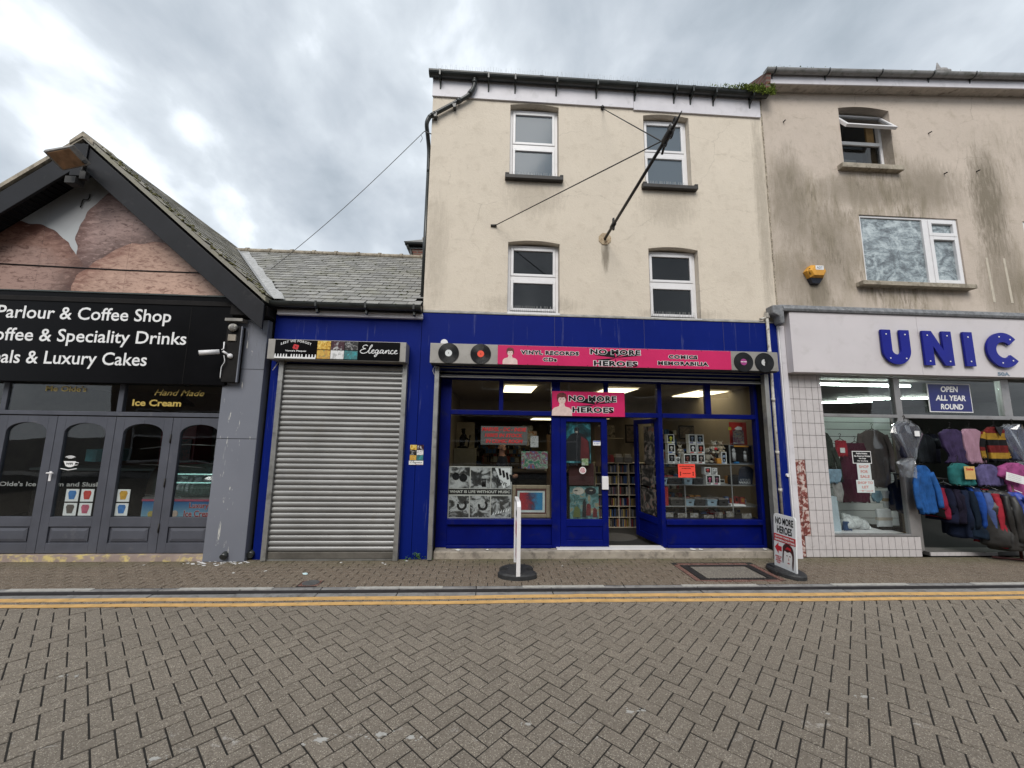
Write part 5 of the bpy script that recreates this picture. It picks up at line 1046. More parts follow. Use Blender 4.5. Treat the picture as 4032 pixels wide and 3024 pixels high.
def ring(cx, cz, ro, ri, a0, a1, n=28): return [(cx+ro*math.cos(a0+(a1-a0)*i/n), cz+ro*math.sin(a0+(a1-a0)*i/n)) for i in range(n+1)], [(cx+ri*math.cos(a0+(a1-a0)*i/n), cz+ri*math.sin(a0+(a1-a0)*i/n)) for i in range(n+1)]
def stroke(m, o, i): 
    for k in range(len(o)-1): m.prism([o[k], o[k+1], i[k+1], i[k]], -.232, -.202)
def let(m, nm): m.build('raised_letter', m_ublue, us); 
H0, H1 = 2.895, 3.442
m = MB(); xa, xb = 6.035, 6.495; t = .155; rr = (xb-xa)/2; cz = H0+rr; outer = [(xa, H1)]+[((xa+xb)/2+rr*math.cos(math.pi+math.pi*i/20), cz+rr*math.sin(math.pi+math.pi*i/20)) for i in range(21)]+[(xb, H1), (xb-t, H1)]+[((xa+xb)/2+(rr-t)*math.cos(-math.pi*i/20), cz+(rr-t)*math.sin(-math.pi*i/20)) for i in range(21)]+[(xa+t, H1)]
m.prism(outer, -.232, -.202); let(m, 'U')
m = MB(); xa, xb = 6.715, 7.195; m.prism([(xa, H0), (xa, H1), (xa+.15, H1), (xb-.155, H0+.24), (xb-.155, H1), (xb, H1), (xb, H0), (xb-.15, H0), (xa+.155, H1-.24), (xa+.155, H0)], -.232, -.202); let(m, 'N')
m = MB(); m.prism([(7.395, H0), (7.395, H1), (7.55, H1), (7.55, H0)], -.232, -.202); let(m, 'I')
m = MB(); o_, i_ = ring(8.055, (H0+H1)/2, .281, .128, R(38), R(322), 36); m.prism(o_+i_[::-1], -.232, -.202); let(m, 'C')
for x, z in ((6.11, 3.37), (6.42, 3.37), (6.14, 2.99), (6.40, 2.99), (6.79, 3.37), (7.12, 3.37), (6.79, 2.96), (7.12, 2.96), (7.47, 3.36), (7.47, 2.97), (8.0, 3.38), (8.0, 2.96), (8.18, 3.34), (8.18, 3.0)): MB().disc((x, z), .011, -.238, -.2325, 8).build('stud', m_pvc, us)
text('50A', 7.945, 8.15, 2.762, 2.822, -.1885, plain('grey_blue_number', (.16, .22, .29), .5), us, bold=.05)
# tiles
m_tile = plain('cream_tile', (.52, .49, .49), .35, .05, 8, dirt=((.36, .33, .32), .58, .8)); m_tilejoint = plain('tile_grout', (.10, .095, .09), .9)
def bare():
    g = NG('bare_red_tile_bed'); n = g.noise(13, 6, .7, .6); return g.fin(g.ramp(n, [(.40, (.13, .028, .022)), (.50, (.22, .06, .05)), (.53, (.45, .34, .31)), (.66, (.55, .47, .44))]), .85, g.bump(n, .5, .01))
m_bare = bare()
TB = MB(); TB.box(4.602, 5.175, .006, .2, 0, 2.744).box(5.175, 6.53, .006, .2, 0, .292).build('tile_backing', m_tilejoint, bb)
B('stall_riser', 6.72, 14, .06, .3, 0, .055, m_tilejoint, bb)
tcol, trow = .1045, .1862
um = MB().box(.0034, tcol-.0034, -.004, .006, .0034, trow-.0034).mesh('tile', m_tile); umc = {}
def tile(x0, x1, z0, z1, mat=m_tile, y=0):
    k = (round(x1-x0, 3), round(z1-z0, 3), mat.name)
    if k not in umc: umc[k] = MB().box(.0034, x1-x0-.0034, -.004, .006, .0034, z1-z0-.0034).mesh('tile', mat)
    o = bpy.data.objects.new('tile', umc[k]); reg(o, bb); o.location = Vector((x0, y+rnd.uniform(-.001, .001), z0))-org(bb); o.rotation_euler = (rnd.uniform(-.003, .003), 0, rnd.uniform(-.004, .004))
rows = [0.004, .108]+[.303+i*trow for i in range(14)]
rows = [r for r in rows if r < 2.74]+[2.744]
cols = [4.604, 4.706, 4.81, 4.915, 5.02, 5.12, 5.176]
for i in range(len(rows)-1):
    for j in range(len(cols)-1):
        x0, x1, z0, z1 = cols[j], cols[j+1], rows[i], rows[i+1]
        red = (.30 < (z0+z1)/2 < 1.42 and j in (0, 1)) or ((z0+z1)/2 < .31 and j == 0)
        if red: 
            if j == 0 or z0 > .3: tile(x0, x1 , z0, z1, m_bare, .004)
        else: tile(x0, x1, z0, z1)
x = 5.176
while x < 6.50:
    x1 = min(x+tcol, 6.53)
    for z0, z1 in ((.004, .108), (.108, .292)): tile(x, x1, z0, z1)
    x = x1
x = 6.72
while x < 7.75:
    umx = (x, x+.10); k = 'step'; o = bpy.data.objects.new('tile', umc.setdefault(k, MB().box(.002, .098, .046, .06, .003, .053).mesh('tile', m_tile))); reg(o, bb); o.location = Vector((x, 0, 0))-org(bb); x += .10
m_alu = plain('aluminium_frame', (.33, .32, .32), .4, .1, 4, metal=.6, dirt=((.2, .19, .18), .55, .8))
fr = MB(); fr.box(5.178, 5.205, .03, .10, .293, 2.743).box(6.43, 6.535, .03, .11, .293, 2.743).box(5.205, 6.43, .03, .10, .293, .32).box(5.205, 6.43, .02, .10, 2.085, 2.135).box(5.205, 6.43, .03, .1, 2.72, 2.743)
fr.box(6.535, 14, .02, .10, 2.085, 2.145).box(8.28, 8.42, .03, .11, 2.146, 2.743).box(6.535, 8.28, .03, .1, 2.72, 2.743)
fr.build('shopfront_frame', m_alu, bb, bev=.004)
fr = MB(); fr.box(6.535, 6.60, .04, .14, .06, 2.084).box(6.625, 6.70, .10, .18, .06, 2.084).build('door_jamb', m_alu, bb, bev=.006)
for a, b, c, d in ((5.206, 6.429, .321, 2.084), (5.206, 6.429, 2.136, 2.719), (6.536, 8.279, 2.146, 2.719), (8.421, 13.9, 2.146, 2.74)): B('shop_window_pane', a, b, .06, .066, c, d, m_glass, bb)
op = thing('open_all_year_sign', 'dark blue OPEN ALL YEAR ROUND sign with white border in the top light', 'sign', (7.36, .03, 2.42))
B('border', 6.995, 7.735, .030, .038, 2.19, 2.655, m_white, op); B('board', 7.01, 7.72, .0265, .0295, 2.205, 2.64, plain('navy_board', (.012, .016, .13), .4), op)
for s_, a, b, z0, z1 in (('OPEN', 7.22, 7.52, 2.515, 2.61), ('ALL YEAR', 7.11, 7.63, 2.375, 2.465), ('ROUND', 7.18, 7.57, 2.235, 2.325)): text(s_, a, b, z0, z1, .025, m_white, op, bold=.035, shear=.15)
# interior
MB().box(4.83, 4.87, .2, 8, 0, 3.1).box(4.87, 14, 7.9, 7.95, 0, 3.1).build('clothes_shop_wall', m_room, bb)
B('clothes_shop_ceiling', 4.87, 13.89, .25, 7.9, 2.84, 2.92, m_brownceil, bb); B('clothes_shop_floor', 4.87, 13.89, .30, 7.9, -.02, .05, m_floor, bb)
for k, (x0, y0, x1, y1, lb) in enumerate(((6.13, 1.11, 7.96, 1.11, 'nearest'), (8.96, 5.28, 10.45, 4.23, 'left of the two further'), (15.3, 8, 15.2, 7, '')) ):
    if not lb: continue
    t = thing('fluorescent_light', 'long fluorescent tube light, %s one behind the clothes shop top lights' % lb, 'light', ((x0+x1)/2, (y0+y1)/2, 2.8), group='fluorescent lights in the clothes shop')
    z_ = 2.765 if x0 < 7 else 2.80; MB().tube([(x0, y0, z_), (x1, y1, z_)], .022, 8).build('tube', m_tube, t); MB().tube([(x0, y0, z_+.035), (x1, y1, z_+.035)], .03, 4).build('batten', m_pvc, t)
t = thing('fluorescent_light', 'long fluorescent tube light behind the blue OPEN ALL YEAR ROUND sign', 'light', (8.5, 3.2, 2.8), group='fluorescent lights in the clothes shop'); MB().tube([(9.14, 3.88, 2.79), (11.07, 3.0, 2.79)], .022, 8).build('tube', m_tube, t); MB().tube([(9.14, 3.88, 2.825), (11.07, 3.0, 2.825)], .03, 4).build('batten', m_pvc, t)
# slatwall: boards with dark grooves, set at the back and turned at the right end
sw_ = thing('slatwall_display', 'white slatted display wall behind the clothes shop window', 'display wall', (6.4, .7, 0))
m_slatw = plain('slat_board', (.72, .77, .74), .6, .04, 3); B('groove_back', 4.9, 7.66, 1.30, 1.32, .17, 2.17, m_dark, sw_)
z = .17
while z < 2.14:
    o = B('slat', 4.9, 7.66, 1.275, 1.299, z+.0045, min(z+.130, 2.17), m_slatw, sw_); z += .1355
B('wood_post', 7.46, 7.60, 1.0, 1.08, .06, 2.17, plain('grey_brown_wood', (.13, .10, .075), .8, .25, 5), sw_)
B('window_bed', 5.21, 6.50, .12, 1.2, .06, .30, m_pvc, sw_); B('bed_end', 6.50, 6.60, .2, 1.2, .06, .30, m_dark, sw_)
B('side_slatwall', 4.875, 4.899, .2, 1.27, .3, 2.1, m_slatw, sw_)

def garment(name, label, cat, rows, y, dep, mat, group=None, sleeves=(), fold=.35, fr=9, seed=0, stripes=None, parent=None, hang=True, n=44, sub=7):
    """hanging cloth: rows = (z, x left, x right) from the top down; lofted with folds"""
    t = thing(name, label, cat, ((rows[0][1]+rows[0][2])/2, y, rows[0][0]), group=group) if parent is None else parent
    rr = []
    for i in range(len(rows)-1):
        for q in range(sub): u = q/sub; rr.append(tuple(rows[i][k]*(1-u)+rows[i+1][k]*u for k in range(3)))
    rr.append(rows[-1]); m = MB(); L_ = []
    zt_, zb_ = rows[0][0], rows[-1][0]
    for (z, a, b) in rr:
        c, hw = (a+b)/2, (b-a)/2; dn = (zt_-z)/max(.01, zt_-zb_); lp = []
        for i in range(n):
            th = 2*math.pi*i/n; cx_ = math.cos(th); sy = math.sin(th)
            f_ = 1+fold*(.35+dn)*(math.sin(fr*cx_*1.7+seed+z*2.2)*.6+math.sin(fr*2.3*cx_+seed*3-z*3)*.4)
            nv = noise.noise(Vector((cx_*hw*16+seed*7, z*1.8, seed+sy))); n2 = noise.noise(Vector((cx_*hw*38, z*5, seed+5)))
            lp.append((c+hw*cx_*(1+.03*noise.noise(Vector((seed, z*12, cx_*2)))), y+dep*.6*math.copysign(abs(sy)**.45, sy)*f_+.030*nv*(.3+dn)+.010*n2, z+(.018*math.sin(fr*2*cx_+seed) if z == zb_ else 0)))
        L_.append(lp)
    m.loft(L_, True)
    mats = mat if isinstance(mat, list) else [mat]
    body = m
    if stripes:
        for k, f in enumerate(body.f):
            zc_ = sum(body.v[i][2] for i in f)/len(f); body.m[k] = int((zt_-zc_)/stripes) % len(mats)
    body.build('body', mats, t)
    for s in sleeves:
        sm_ = MB(); pts = [Vector(p) for p in s[0]]; sm_.tube([tuple(p) for p in smooth([tuple(p) for p in pts], 4)], [s[1]*(1-.3*i/(len(pts)*4)) for i in range((len(pts)-1)*4+1)], 10, flat=.6)
        if stripes:
            for k, f in enumerate(sm_.f): sm_.m[k] = int((zt_-sum(sm_.v[i][2] for i in f)/len(f))/stripes) % len(mats)
        sm_.build('sleeve', mats, t)
    if hang:
        cx = (rows[0][1]+rows[0][2])/2; z = rows[0][0]; MB().tube([(cx-.10, y, z-.02), (cx, y, z+.03), (cx+.10, y, z-.02)], .006, 6).tube(smooth([(cx, y, z+.03), (cx, y, z+.07), (cx+.02, y, z+.095), (cx+.0, y, z+.115), (cx-.02, y, z+.10)], 3), .004, 6).build('hanger', m_dark, t)
    return t
K = lambda n_, c, **k: plain('cloth_'+n_, tuple(v*.6 for v in c), .9, .30, 9, .45, spec=.2, **k)
def knit(n_, c):
    g = NG('knit_'+n_); w_ = g.n('ShaderNodeTexWave', {'Vector': g.P(), 'Scale': 28, 'Distortion': 2}).outputs['Fac']; n2 = g.noise(14, 4); return g.fin(g.mix(n2, tuple(v*.75 for v in c), tuple(min(1, v*1.2) for v in c)), .95, g.bump(w_, .5, .006), spec=.1)
garment('brown_cardigan', 'long grey brown knitted cardigan hanging on the white slatted display wall', 'cardigan', [(1.90, 6.42, 6.62), (1.82, 6.26, 6.76), (1.60, 6.32, 6.79), (1.35, 6.34, 6.78), (1.1, 6.35, 6.77), (.96, 6.36, 6.75)], .55, .035, knit('taupe', (.12, .10, .095)), fold=.5, sleeves=(([(6.30, .54, 1.83), (6.24, .53, 1.6), (6.28, .53, 1.3)], .05), ([(6.73, .54, 1.82), (6.80, .53, 1.55), (6.79, .53, 1.2)], .05)))
garment('maroon_shawl', 'dark maroon fringed shawl hanging left of the brown cardigan', 'shawl', [(1.68, 5.97, 6.30), (1.5, 5.86, 6.33), (1.2, 5.83, 6.33), (.9, 5.82, 6.33), (.72, 5.84, 6.31)], .50, .03, knit('maroon', (.075, .012, .032)), fold=.8, fr=14, seed=2)
garment('green_jacket', 'dark green jacket hanging at the left edge of the clothes shop window', 'jacket', [(1.84, 5.42, 5.56), (1.72, 5.33, 5.64), (1.5, 5.34, 5.65), (1.30, 5.36, 5.66)], .40, .05, K('green', (.035, .05, .04)), sleeves=(([(5.62, .38, 1.6), (5.68, .36, 1.35), (5.70, .36, 1.05)], .045),))
m_clear = glass('clear_plastic', (.88, .90, .93), 2.6, .10, (.72, .76, .80), .10)
garment('red_package', 'bright red packaged underwear hanging in the clothes shop window', 'package', [(1.72, 5.68, 5.86), (1.6, 5.68, 5.87), (1.47, 5.67, 5.88)], .38, .012, K('red', (.48, .02, .045)), fold=.2); B('card', 5.74, 5.82, .362, .366, 1.52, 1.60, m_white, None, label='white card tag on the red packaged underwear', cat='tag')
garment('pale_blue_cloth', 'pale blue folded cloth hanging below the green jacket', 'cloth', [(1.26, 5.41, 5.66), (1.15, 5.42, 5.65), (1.05, 5.43, 5.60)], .30, .02, K('paleblue', (.30, .45, .58)), hang=False, seed=3)
garment('white_net', 'white net cloth hanging below the pale blue cloth', 'cloth', [(1.05, 5.50, 5.66), (.9, 5.52, 5.68), (.76, 5.55, 5.64)], .32, .02, K('net', (.48, .47, .46)), hang=False, seed=5)
garment('grey_skirt', 'grey cloth hanging between the green jacket and the maroon shawl', 'skirt', [(1.42, 5.64, 5.74), (1.2, 5.62, 5.80), (1.0, 5.62, 5.82)], .52, .03, K('greycloth', (.085, .10, .095)), hang=False, seed=6)
def card(name, lb, cat, x0, x1, z0, z1, y, mat, lines=(), tm=m_black, rot=0, **k):
    t = thing(name, lb, cat, ((x0+x1)/2, y, (z0+z1)/2), **k); B('card', x0, x1, y, y+.003, z0, z1, mat, t)
    for s_, a, b, c, d in lines: text(s_, a, b, c, d, y-.0015, tm, t, bold=.03)
    return t
m_greyred = plain('faded_red_print', (.50, .22, .20), .6); m_palecard = plain('pale_card', (.55, .60, .60), .6, .05, 5)
c_ = card('public_notice', 'black Public Notice card with white border in the clothes shop window', 'notice', 5.625, 5.935, 1.37, 1.56, .045, m_white)
B('face', 5.635, 5.925, .0435, .0445, 1.38, 1.55, m_black, c_)
for s_, a, b, z in (('Public Notice', 5.69, 5.87, 1.512), ('No Food or Drinks', 5.65, 5.915, 1.472), ('No Dogs', 5.73, 5.84, 1.434), ('No Smoking', 5.70, 5.87, 1.396)): text(s_, a, b, z, z+.024, .0425, m_white, c_, bold=.03)
card('for_sale_notice', 'white SHOP FOR SALE notice with faded red letters, below the black notice', 'notice', 5.685, 5.905, 1.125, 1.368, .045, m_palecard, (('SHOP', 5.715, 5.875, 1.30, 1.345), ('FOR', 5.735, 5.855, 1.225, 1.27), ('SALE', 5.72, 5.875, 1.15, 1.195)), m_greyred)
card('to_let_notice', 'white SHOP TO LET notice with faded red letters, lowest in the window', 'notice', 5.645, 5.93, .93, 1.122, .042, m_palecard, (('SHOP TO', 5.665, 5.91, 1.06, 1.10), ('LET', 5.73, 5.84, .995, 1.035), ('Tel', 5.68, 5.90, .95, .966)), m_greyred)
m_linen = plain('packed_linen', (.52, .54, .55), .4, .1, 9)
def pack(lb, x0, x1, z0, z1, y, band):
    t = thing('linen_pack', lb, 'package', ((x0+x1)/2, y, z0), group='packed linen in the clothes shop window'); MB().box(x0, x1, y, y+.05, z0, z1).build('linen', m_linen, t, bev=.015); zc_ = (z0+z1)/2-.03; B('band', x0-.001, x1+.001, y-.003, y+.052, zc_, zc_+.05, band, t)
pack('white folded linen pack with tan band, upper of two beside the wood post', 6.56, 6.80, .62, .90, .50, plain('tan_band', (.35, .26, .15), .6)); pack('white folded linen pack with beige band, lower left of two', 6.33, 6.57, .32, .62, .42, plain('beige_band', (.42, .38, .32), .6))
garment('blue_bonnet', 'small pale blue baby garment hanging above the lower linen pack', 'clothing', [(.90, 6.36, 6.50), (.80, 6.33, 6.52), (.72, 6.38, 6.47)], .50, .03, K('babyblue', (.25, .42, .52)), hang=False)
bgm = MB()
for q, (x, z, r) in enumerate(((5.78, .40, .11), (5.92, .42, .12), (6.06, .36, .11), (6.14, .33, .07), (5.84, .48, .07))): bgm.ball((x, .40+.02*q, z), (r, .08, r*.85), 0, 14)
for i, v in enumerate(bgm.v): nz = noise.noise(Vector(v)*14)*.028; bgm.v[i] = (v[0]+nz, v[1]+nz, max(.302, v[2]+nz))
bgm.build('plastic_bag', plain('crumpled_clear_plastic', (.55, .57, .57), .2, .2, 26, .8), None, 'crumpled white plastic wrapped bundle on the window bed', 'bag')
MB().box(6.33, 6.64, .38, .60, .301, .345).build('dark_box', m_dark, None, 'flat black box lying on the window bed beside the linen pack', 'box', bev=.01)
MB().prism([(5.43, .30), (5.57, .30), (5.54, .83), (5.42, .85)], .30, .325).build('ironing_board', plain('pale_blue_board', (.42, .50, .55), .5, .08, 4), None, 'pale blue upright board at the lower left of the clothes shop window', 'board')
garment('blue_lace', 'small dark blue crumpled cloth on the window bed left of the plastic bundle', 'cloth', [(.44, 5.66, 5.74), (.30, 5.64, 5.78)], .35, .04, K('denim', (.05, .10, .22)), hang=False)

# plastic covered garments and goods hanging in the doorway
Yd = -.06
def bagged(lb, cx, zt_, wd, tint, y, seed):
    t = garment('bagged_jacket', lb, 'jacket', [(zt_, cx-.07, cx+.07), (zt_-.06, cx-wd*.80, cx+wd*.80), (zt_-.16, cx-wd*.92, cx+wd*.95), (zt_-.36, cx-wd*.48, cx+wd*.50), (zt_-.52, cx-.09, cx+.08)], y, .07, K('navy%d' % seed, tint), fold=.5, seed=seed)
    rows = [(zt_+.03, cx-.03, cx+.03), (zt_-.04, cx-wd*.8, cx+wd*.85), (zt_-.16, cx-wd, cx+wd*1.1), (zt_-.38, cx-wd*.5, cx+wd*.55), (zt_-.55, cx-.06, cx+.05), (zt_-.62, cx-wd*.75, cx+wd*.25), (zt_-.72, cx-wd*.5, cx+wd*.2), (zt_-.82, cx-.10, cx+.03)]
    m = MB(); L_ = []
    for (z, a, b) in rows:
        c, hw = (a+b)/2, (b-a)/2; L_.append([(c+hw*math.cos(th)*(1+.07*math.sin(5*th+z*20)), y+.09*math.sin(th)*(1+.3*math.sin(7*th+z*31+seed)), z+.012*math.sin(6*th+seed)) for th in (2*math.pi*i/26 for i in range(26))])
    m.loft(L_, False, 0, False); m.build('plastic_cover', m_clear, t); return t
bt = bagged('dark navy jacket in clear plastic hanging at the left door jamb', 6.43, 2.0, .24, (.035, .038, .075), Yd, 1); B('tag', 6.46, 6.54, -.165, -.160, 1.80, 1.88, m_white, bt)
bagged('blue grey jacket in clear plastic hanging at the right edge of the doorway', 8.24, 1.98, .26, (.10, .12, .20), Yd, 4)
garment('blue_anorak', 'bright blue hooded anorak hanging below the bagged navy jacket', 'anorak', [(1.36, 6.50, 6.62), (1.30, 6.46, 6.68), (1.1, 6.42, 6.72), (.85, 6.44, 6.74), (.66, 6.48, 6.74)], -.10, .06, K('bright_blue', (.025, .13, .42)), sleeves=(([(6.48, -.12, 1.25), (6.40, -.14, 1.0), (6.42, -.14, .72)], .05), ([(6.68, -.12, 1.25), (6.76, -.13, 1.0), (6.78, -.13, .74)], .05)), fold=.6, seed=3)
G1 = 'garments hanging in the clothes shop doorway, upper row'
garment('dark_t_shirt', 'dark grey t-shirt at the left of the upper row in the doorway', 't-shirt', [(1.83, 7.10, 7.26), (1.76, 7.03, 7.40), (1.6, 7.06, 7.38), (1.38, 7.06, 7.38)], .35, .05, K('charcoal', (.022, .028, .035)), G1, sleeves=(([(7.05, .35, 1.76), (6.98, .35, 1.62)], .07), ([(7.38, .35, 1.76), (7.45, .35, 1.62)], .07)))
garment('navy_t_shirt', 'navy t-shirt half hidden behind the purple dress', 't-shirt', [(1.85, 7.36, 7.52), (1.78, 7.30, 7.60), (1.6, 7.32, 7.58), (1.38, 7.32, 7.58)], .45, .05, K('navytee', (.018, .022, .04)), G1)
garment('purple_blouse', 'dark purple blouse in the upper row of the doorway', 'blouse', [(1.92, 7.20, 7.36), (1.86, 7.08, 7.50), (1.65, 7.12, 7.48), (1.5, 7.20, 7.44), (1.40, 7.14, 7.48)], .02, .07, K('purple', (.060, .040, .11)), G1, fold=.5, seed=2)
garment('lilac_jumper', 'pale pink lilac knitted jumper between the purple blouse and striped jumper', 'jumper', [(1.93, 7.50, 7.66), (1.87, 7.42, 7.78), (1.65, 7.44, 7.77), (1.40, 7.46, 7.78)], .00, .06, knit('lilac', (.34, .20, .26)), G1, fold=.3)
striped = garment('striped_jumper', 'red, yellow and black striped V neck jumper in the upper row', 'jumper', [(1.965, 7.84, 8.0), (1.90, 7.74, 8.10), (1.7, 7.76, 8.08), (1.43, 7.77, 8.07)], -.06, .06, [K('sred', (.20, .02, .02)), K('syel', (.46, .27, .035)), K('sblk', (.012, .012, .014))], G1, stripes=.098, sub=12, fold=.15, sleeves=(([(7.76, -.05, 1.88), (7.70, -.04, 1.65), (7.72, -.04, 1.45)], .045), ([(8.09, -.05, 1.88), (8.14, -.04, 1.65), (8.13, -.04, 1.45)], .045)))
MB().prism([(7.85, 1.965), (7.99, 1.965), (7.92, 1.82)], -.128, -.118).build('v_neck', m_black, striped)
G2_ = 'garments hanging in the clothes shop doorway, lower row'
gc = garment('teal_cardigan', 'teal and grey cardigan with a price card on its front', 'cardigan', [(1.40, 7.08, 7.22), (1.34, 7.00, 7.36), (1.2, 6.99, 7.37), (1.08, 7.0, 7.38)], -.12, .06, [K('teal', (.03, .19, .19)), K('tgrey', (.20, .22, .24))], G2_)
garment('violet_top', 'violet grey cowl neck top between the teal cardigan and pink t-shirt', 'top', [(1.39, 7.48, 7.62), (1.33, 7.38, 7.75), (1.2, 7.38, 7.76), (1.08, 7.40, 7.76)], -.16, .06, K('violet', (.15, .13, .30)), G2_, seed=4, fold=.5)
garment('pink_t_shirt', 'bright pink t-shirt hanging at the right end of the lower row', 't-shirt', [(1.42, 7.86, 8.02), (1.37, 7.72, 8.14), (1.2, 7.76, 8.12), (1.0, 7.80, 8.12), (.80, 7.84, 8.10)], -.20, .05, K('pink', (.46, .10, .30)), G2_, sleeves=(([(8.10, -.2, 1.34), (8.20, -.21, 1.18)], .075), ([(7.76, -.2, 1.34), (7.70, -.21, 1.20)], .07)), seed=5)
card('price_card', 'yellow framed price card on the teal cardigan', 'card', 7.14, 7.31, 1.17, 1.36, -.20, plain('yellow_card', (.55, .36, .12), .6), (('Sale', 7.165, 7.285, 1.30, 1.34),), m_red)
hp = thing('handwritten_sign', 'tilted white handwritten price sign over the violet top', 'sign', (7.80, -.28, 1.20), group=None)
Mh = Matrix.Translation((7.80, -.30, 1.20)) @ Matrix.Rotation(R(14), 4, 'Y'); MB().box(-.14, .15, 0, .003, -.055, .06).xf(Mh).build('card', m_white, hp)
sq = MB()
for k in range(4):
    pts = [(-.11+i*.011, -.002, .04-k*.026+rnd.uniform(-.004, .004)) for i in range(20)]; sq.tube(pts, .0012, 4)
sq.xf(Mh).build('handwriting', plain('pen_grey', (.25, .27, .3), .7), hp)
# rail with a row of jackets
rk = thing('clothes_rail', 'dark clothes rail on a stand loaded with jackets in the shop doorway', 'clothes rail', (7.2, .1, 0))
MB().tube([(6.60, .35, 1.19), (7.84, -.22, 1.08)], .016, 8).build('rail', m_iron, rk); MB().tube([(7.84, -.22, 1.08), (7.82, -.22, .03)], .018, 8).tube([(7.52, -.10, .03), (8.0, -.30, .03)], .018, 8).build('stand', plain('maroon_stand', (.06, .012, .012), .5), rk); MB().tube([(6.62, .34, 1.18), (6.62, .34, .06)], .018, 8).build('post', m_iron, rk)
JG = 'jackets on the clothes rail in the doorway'
jk = [('dark navy', (.015, .022, .07)), ('royal blue', (.015, .05, .26)), ('black', (.013, .013, .014)), ('black quilted', (.016, .016, .018)), ('crimson', (.32, .02, .055)), ('navy', (.02, .025, .07)), ('red edged navy', (.03, .025, .06)), ('slate blue', (.02, .035, .09)), ('dark teal', (.015, .035, .07)), ('bright blue', (.02, .09, .42)), ('sky blue', (.10, .15, .36)), ('scarlet', (.42, .03, .05)), ('steel blue', (.03, .045, .12)), ('black waxed', (.018, .017, .016)), ('charcoal waxed', (.022, .021, .020)), ('cobalt', (.02, .05, .32))]
for i, (cn, cc_) in enumerate(jk):
    u = i/(len(jk)-1); x = 6.68+1.18*u; y = .31-.52*u; top = 1.10-.11*u; bot = .42-.22*u if i > 6 else .62-.12*(i/6); sp_ = .060 if i < 13 else .10
    if i in (13, 14): sp_ = .15; x -= .10
    if cn.startswith(('bright', 'sky', 'steel')): bot = .32
    wob = rnd.uniform(.85, 1.15); bot += rnd.uniform(-.05, .06)
    lb = '%s jacket on the doorway rail, %s' % (cn, ('nearest the left jamb', 'second from the left', 'third from the left', 'fourth from the left', 'behind the teal cardigan', 'just right of the crimson one', 'below the price card', 'left of the dark teal one', 'just left of the bright blue one', 'hanging out in front of the rail', 'between bright blue and scarlet', 'its sleeve showing between two blue ones', 'just left of the big black one', 'nearest the street, open front', 'right of the maroon stand', 'last at the right end')[i])
    t = thing('jacket', lb, 'jacket', (x, y, top), group=JG); m = MB(); L_ = []
    for q in range(19):
        v = q/18; z = top-(top-bot)*v; hy = (.06+.13*min(1, v*4))*(1+.12*v)*wob; hx = sp_*(.75+.7*min(1, v*3)+.55*v)
        L_.append([(x+hx*math.cos(th)*(1+.20*math.sin(5*th+i*2+v*4))+.10*v*u*u*(1 if i > 12 else .4), y+hy*math.sin(th)*(1+.10*math.sin(4*th+i+v*5))-.02*v, z+(.015*math.sin(3*th+i) if q == 18 else 0)) for th in (2*math.pi*k/26 for k in range(26))])
    mt = K('jk_'+cn.replace(' ', '_'), tuple(v*(1 if cn in ('bright blue', 'scarlet', 'crimson', 'sky blue') else .55) for v in cc_)) if i < 13 else plain('waxed_'+cn.replace(' ', '_'), cc_, .45, .3, 14, .4)
    for q, l_ in enumerate(L_):
        for k, p_ in enumerate(l_): nv = noise.noise(Vector((p_[0]*18+i, p_[1]*18, p_[2]*2.2))); n2 = noise.noise(Vector((p_[0]*45, p_[1]*45+i, p_[2]*5))); l_[k] = (p_[0]+.032*nv+.020*n2, p_[1]+.04*nv, p_[2])
    m.loft(L_); m.build('body', mt, t)
    s_ = MB().tube(smooth([(x-.02, y-.16, top-.06), (x-.045, y-.21, top-.28), (x-.03, y-.19, bot+.14)], 4), [.05]*5+[.042]*4, 10, flat=.75); s_.v = [(v_[0]+.03*noise.noise(Vector((v_[0]*25, v_[1]*25, v_[2]*4))), v_[1]+.03*noise.noise(Vector((v_[0]*20+3, v_[1]*20, v_[2]*4))), v_[2]) for v_ in s_.v]; s_.build('sleeve', mt, t)
    MB().tube([(x, y-.10, top+.0), (x, y, top+.04), (x, y+.1, top)], .005, 5).tube([(x, y, top+.04), (x, y, 1.19-.11*u)], .0035, 5).build('hanger', m_dark if i % 3 else m_pvc, t)
# ------------------------------------------------------------------ record shop window contents (left window)
m_grey_s = plain('grey_card', (.10, .098, .095), .6, .08, 5)
t = thing('comic_stock_sign', 'grey sign with red lettering MARVEL DC INDIE behind the left window', 'sign', (.21, .2, 1.72)); B('card', -.14, .57, .20, .204, 1.58, 1.86, m_grey_s, t)
m_redl = plain('bright_red_lettering', (.62, .025, .025), .5)
for s_, a, b, z in (('MARVEL - DC - INDIE', -.125, .555, 1.785), ("1000'S IN STOCK", -.08, .50, 1.695), ('IN COMIC ROOM', -.065, .50, 1.605)): text(s_, a, b, z, z+.058, .198, m_redl, t, bold=.04, shear=.2)
bw = [(.30, .01), (.46, .05), (.52, .30), (.60, .50), (.72, .12)]
t = thing('music_poster', 'black and white WHAT IS LIFE WITHOUT MUSIC poster of six photographs', 'poster', (-.13, .2, .9)); B('board', -.60, .34, .200, .206, .503, 1.255, plain('poster_border', (.50, .49, .46), .5), t)
B('band', -.595, .335, .1975, .1995, .845, .925, m_black, t); text('WHAT IS LIFE WITHOUT MUSIC', -.58, .32, .865, .905, .196, plain('poster_letters', (.55, .54, .5), .5), t, bold=.03)
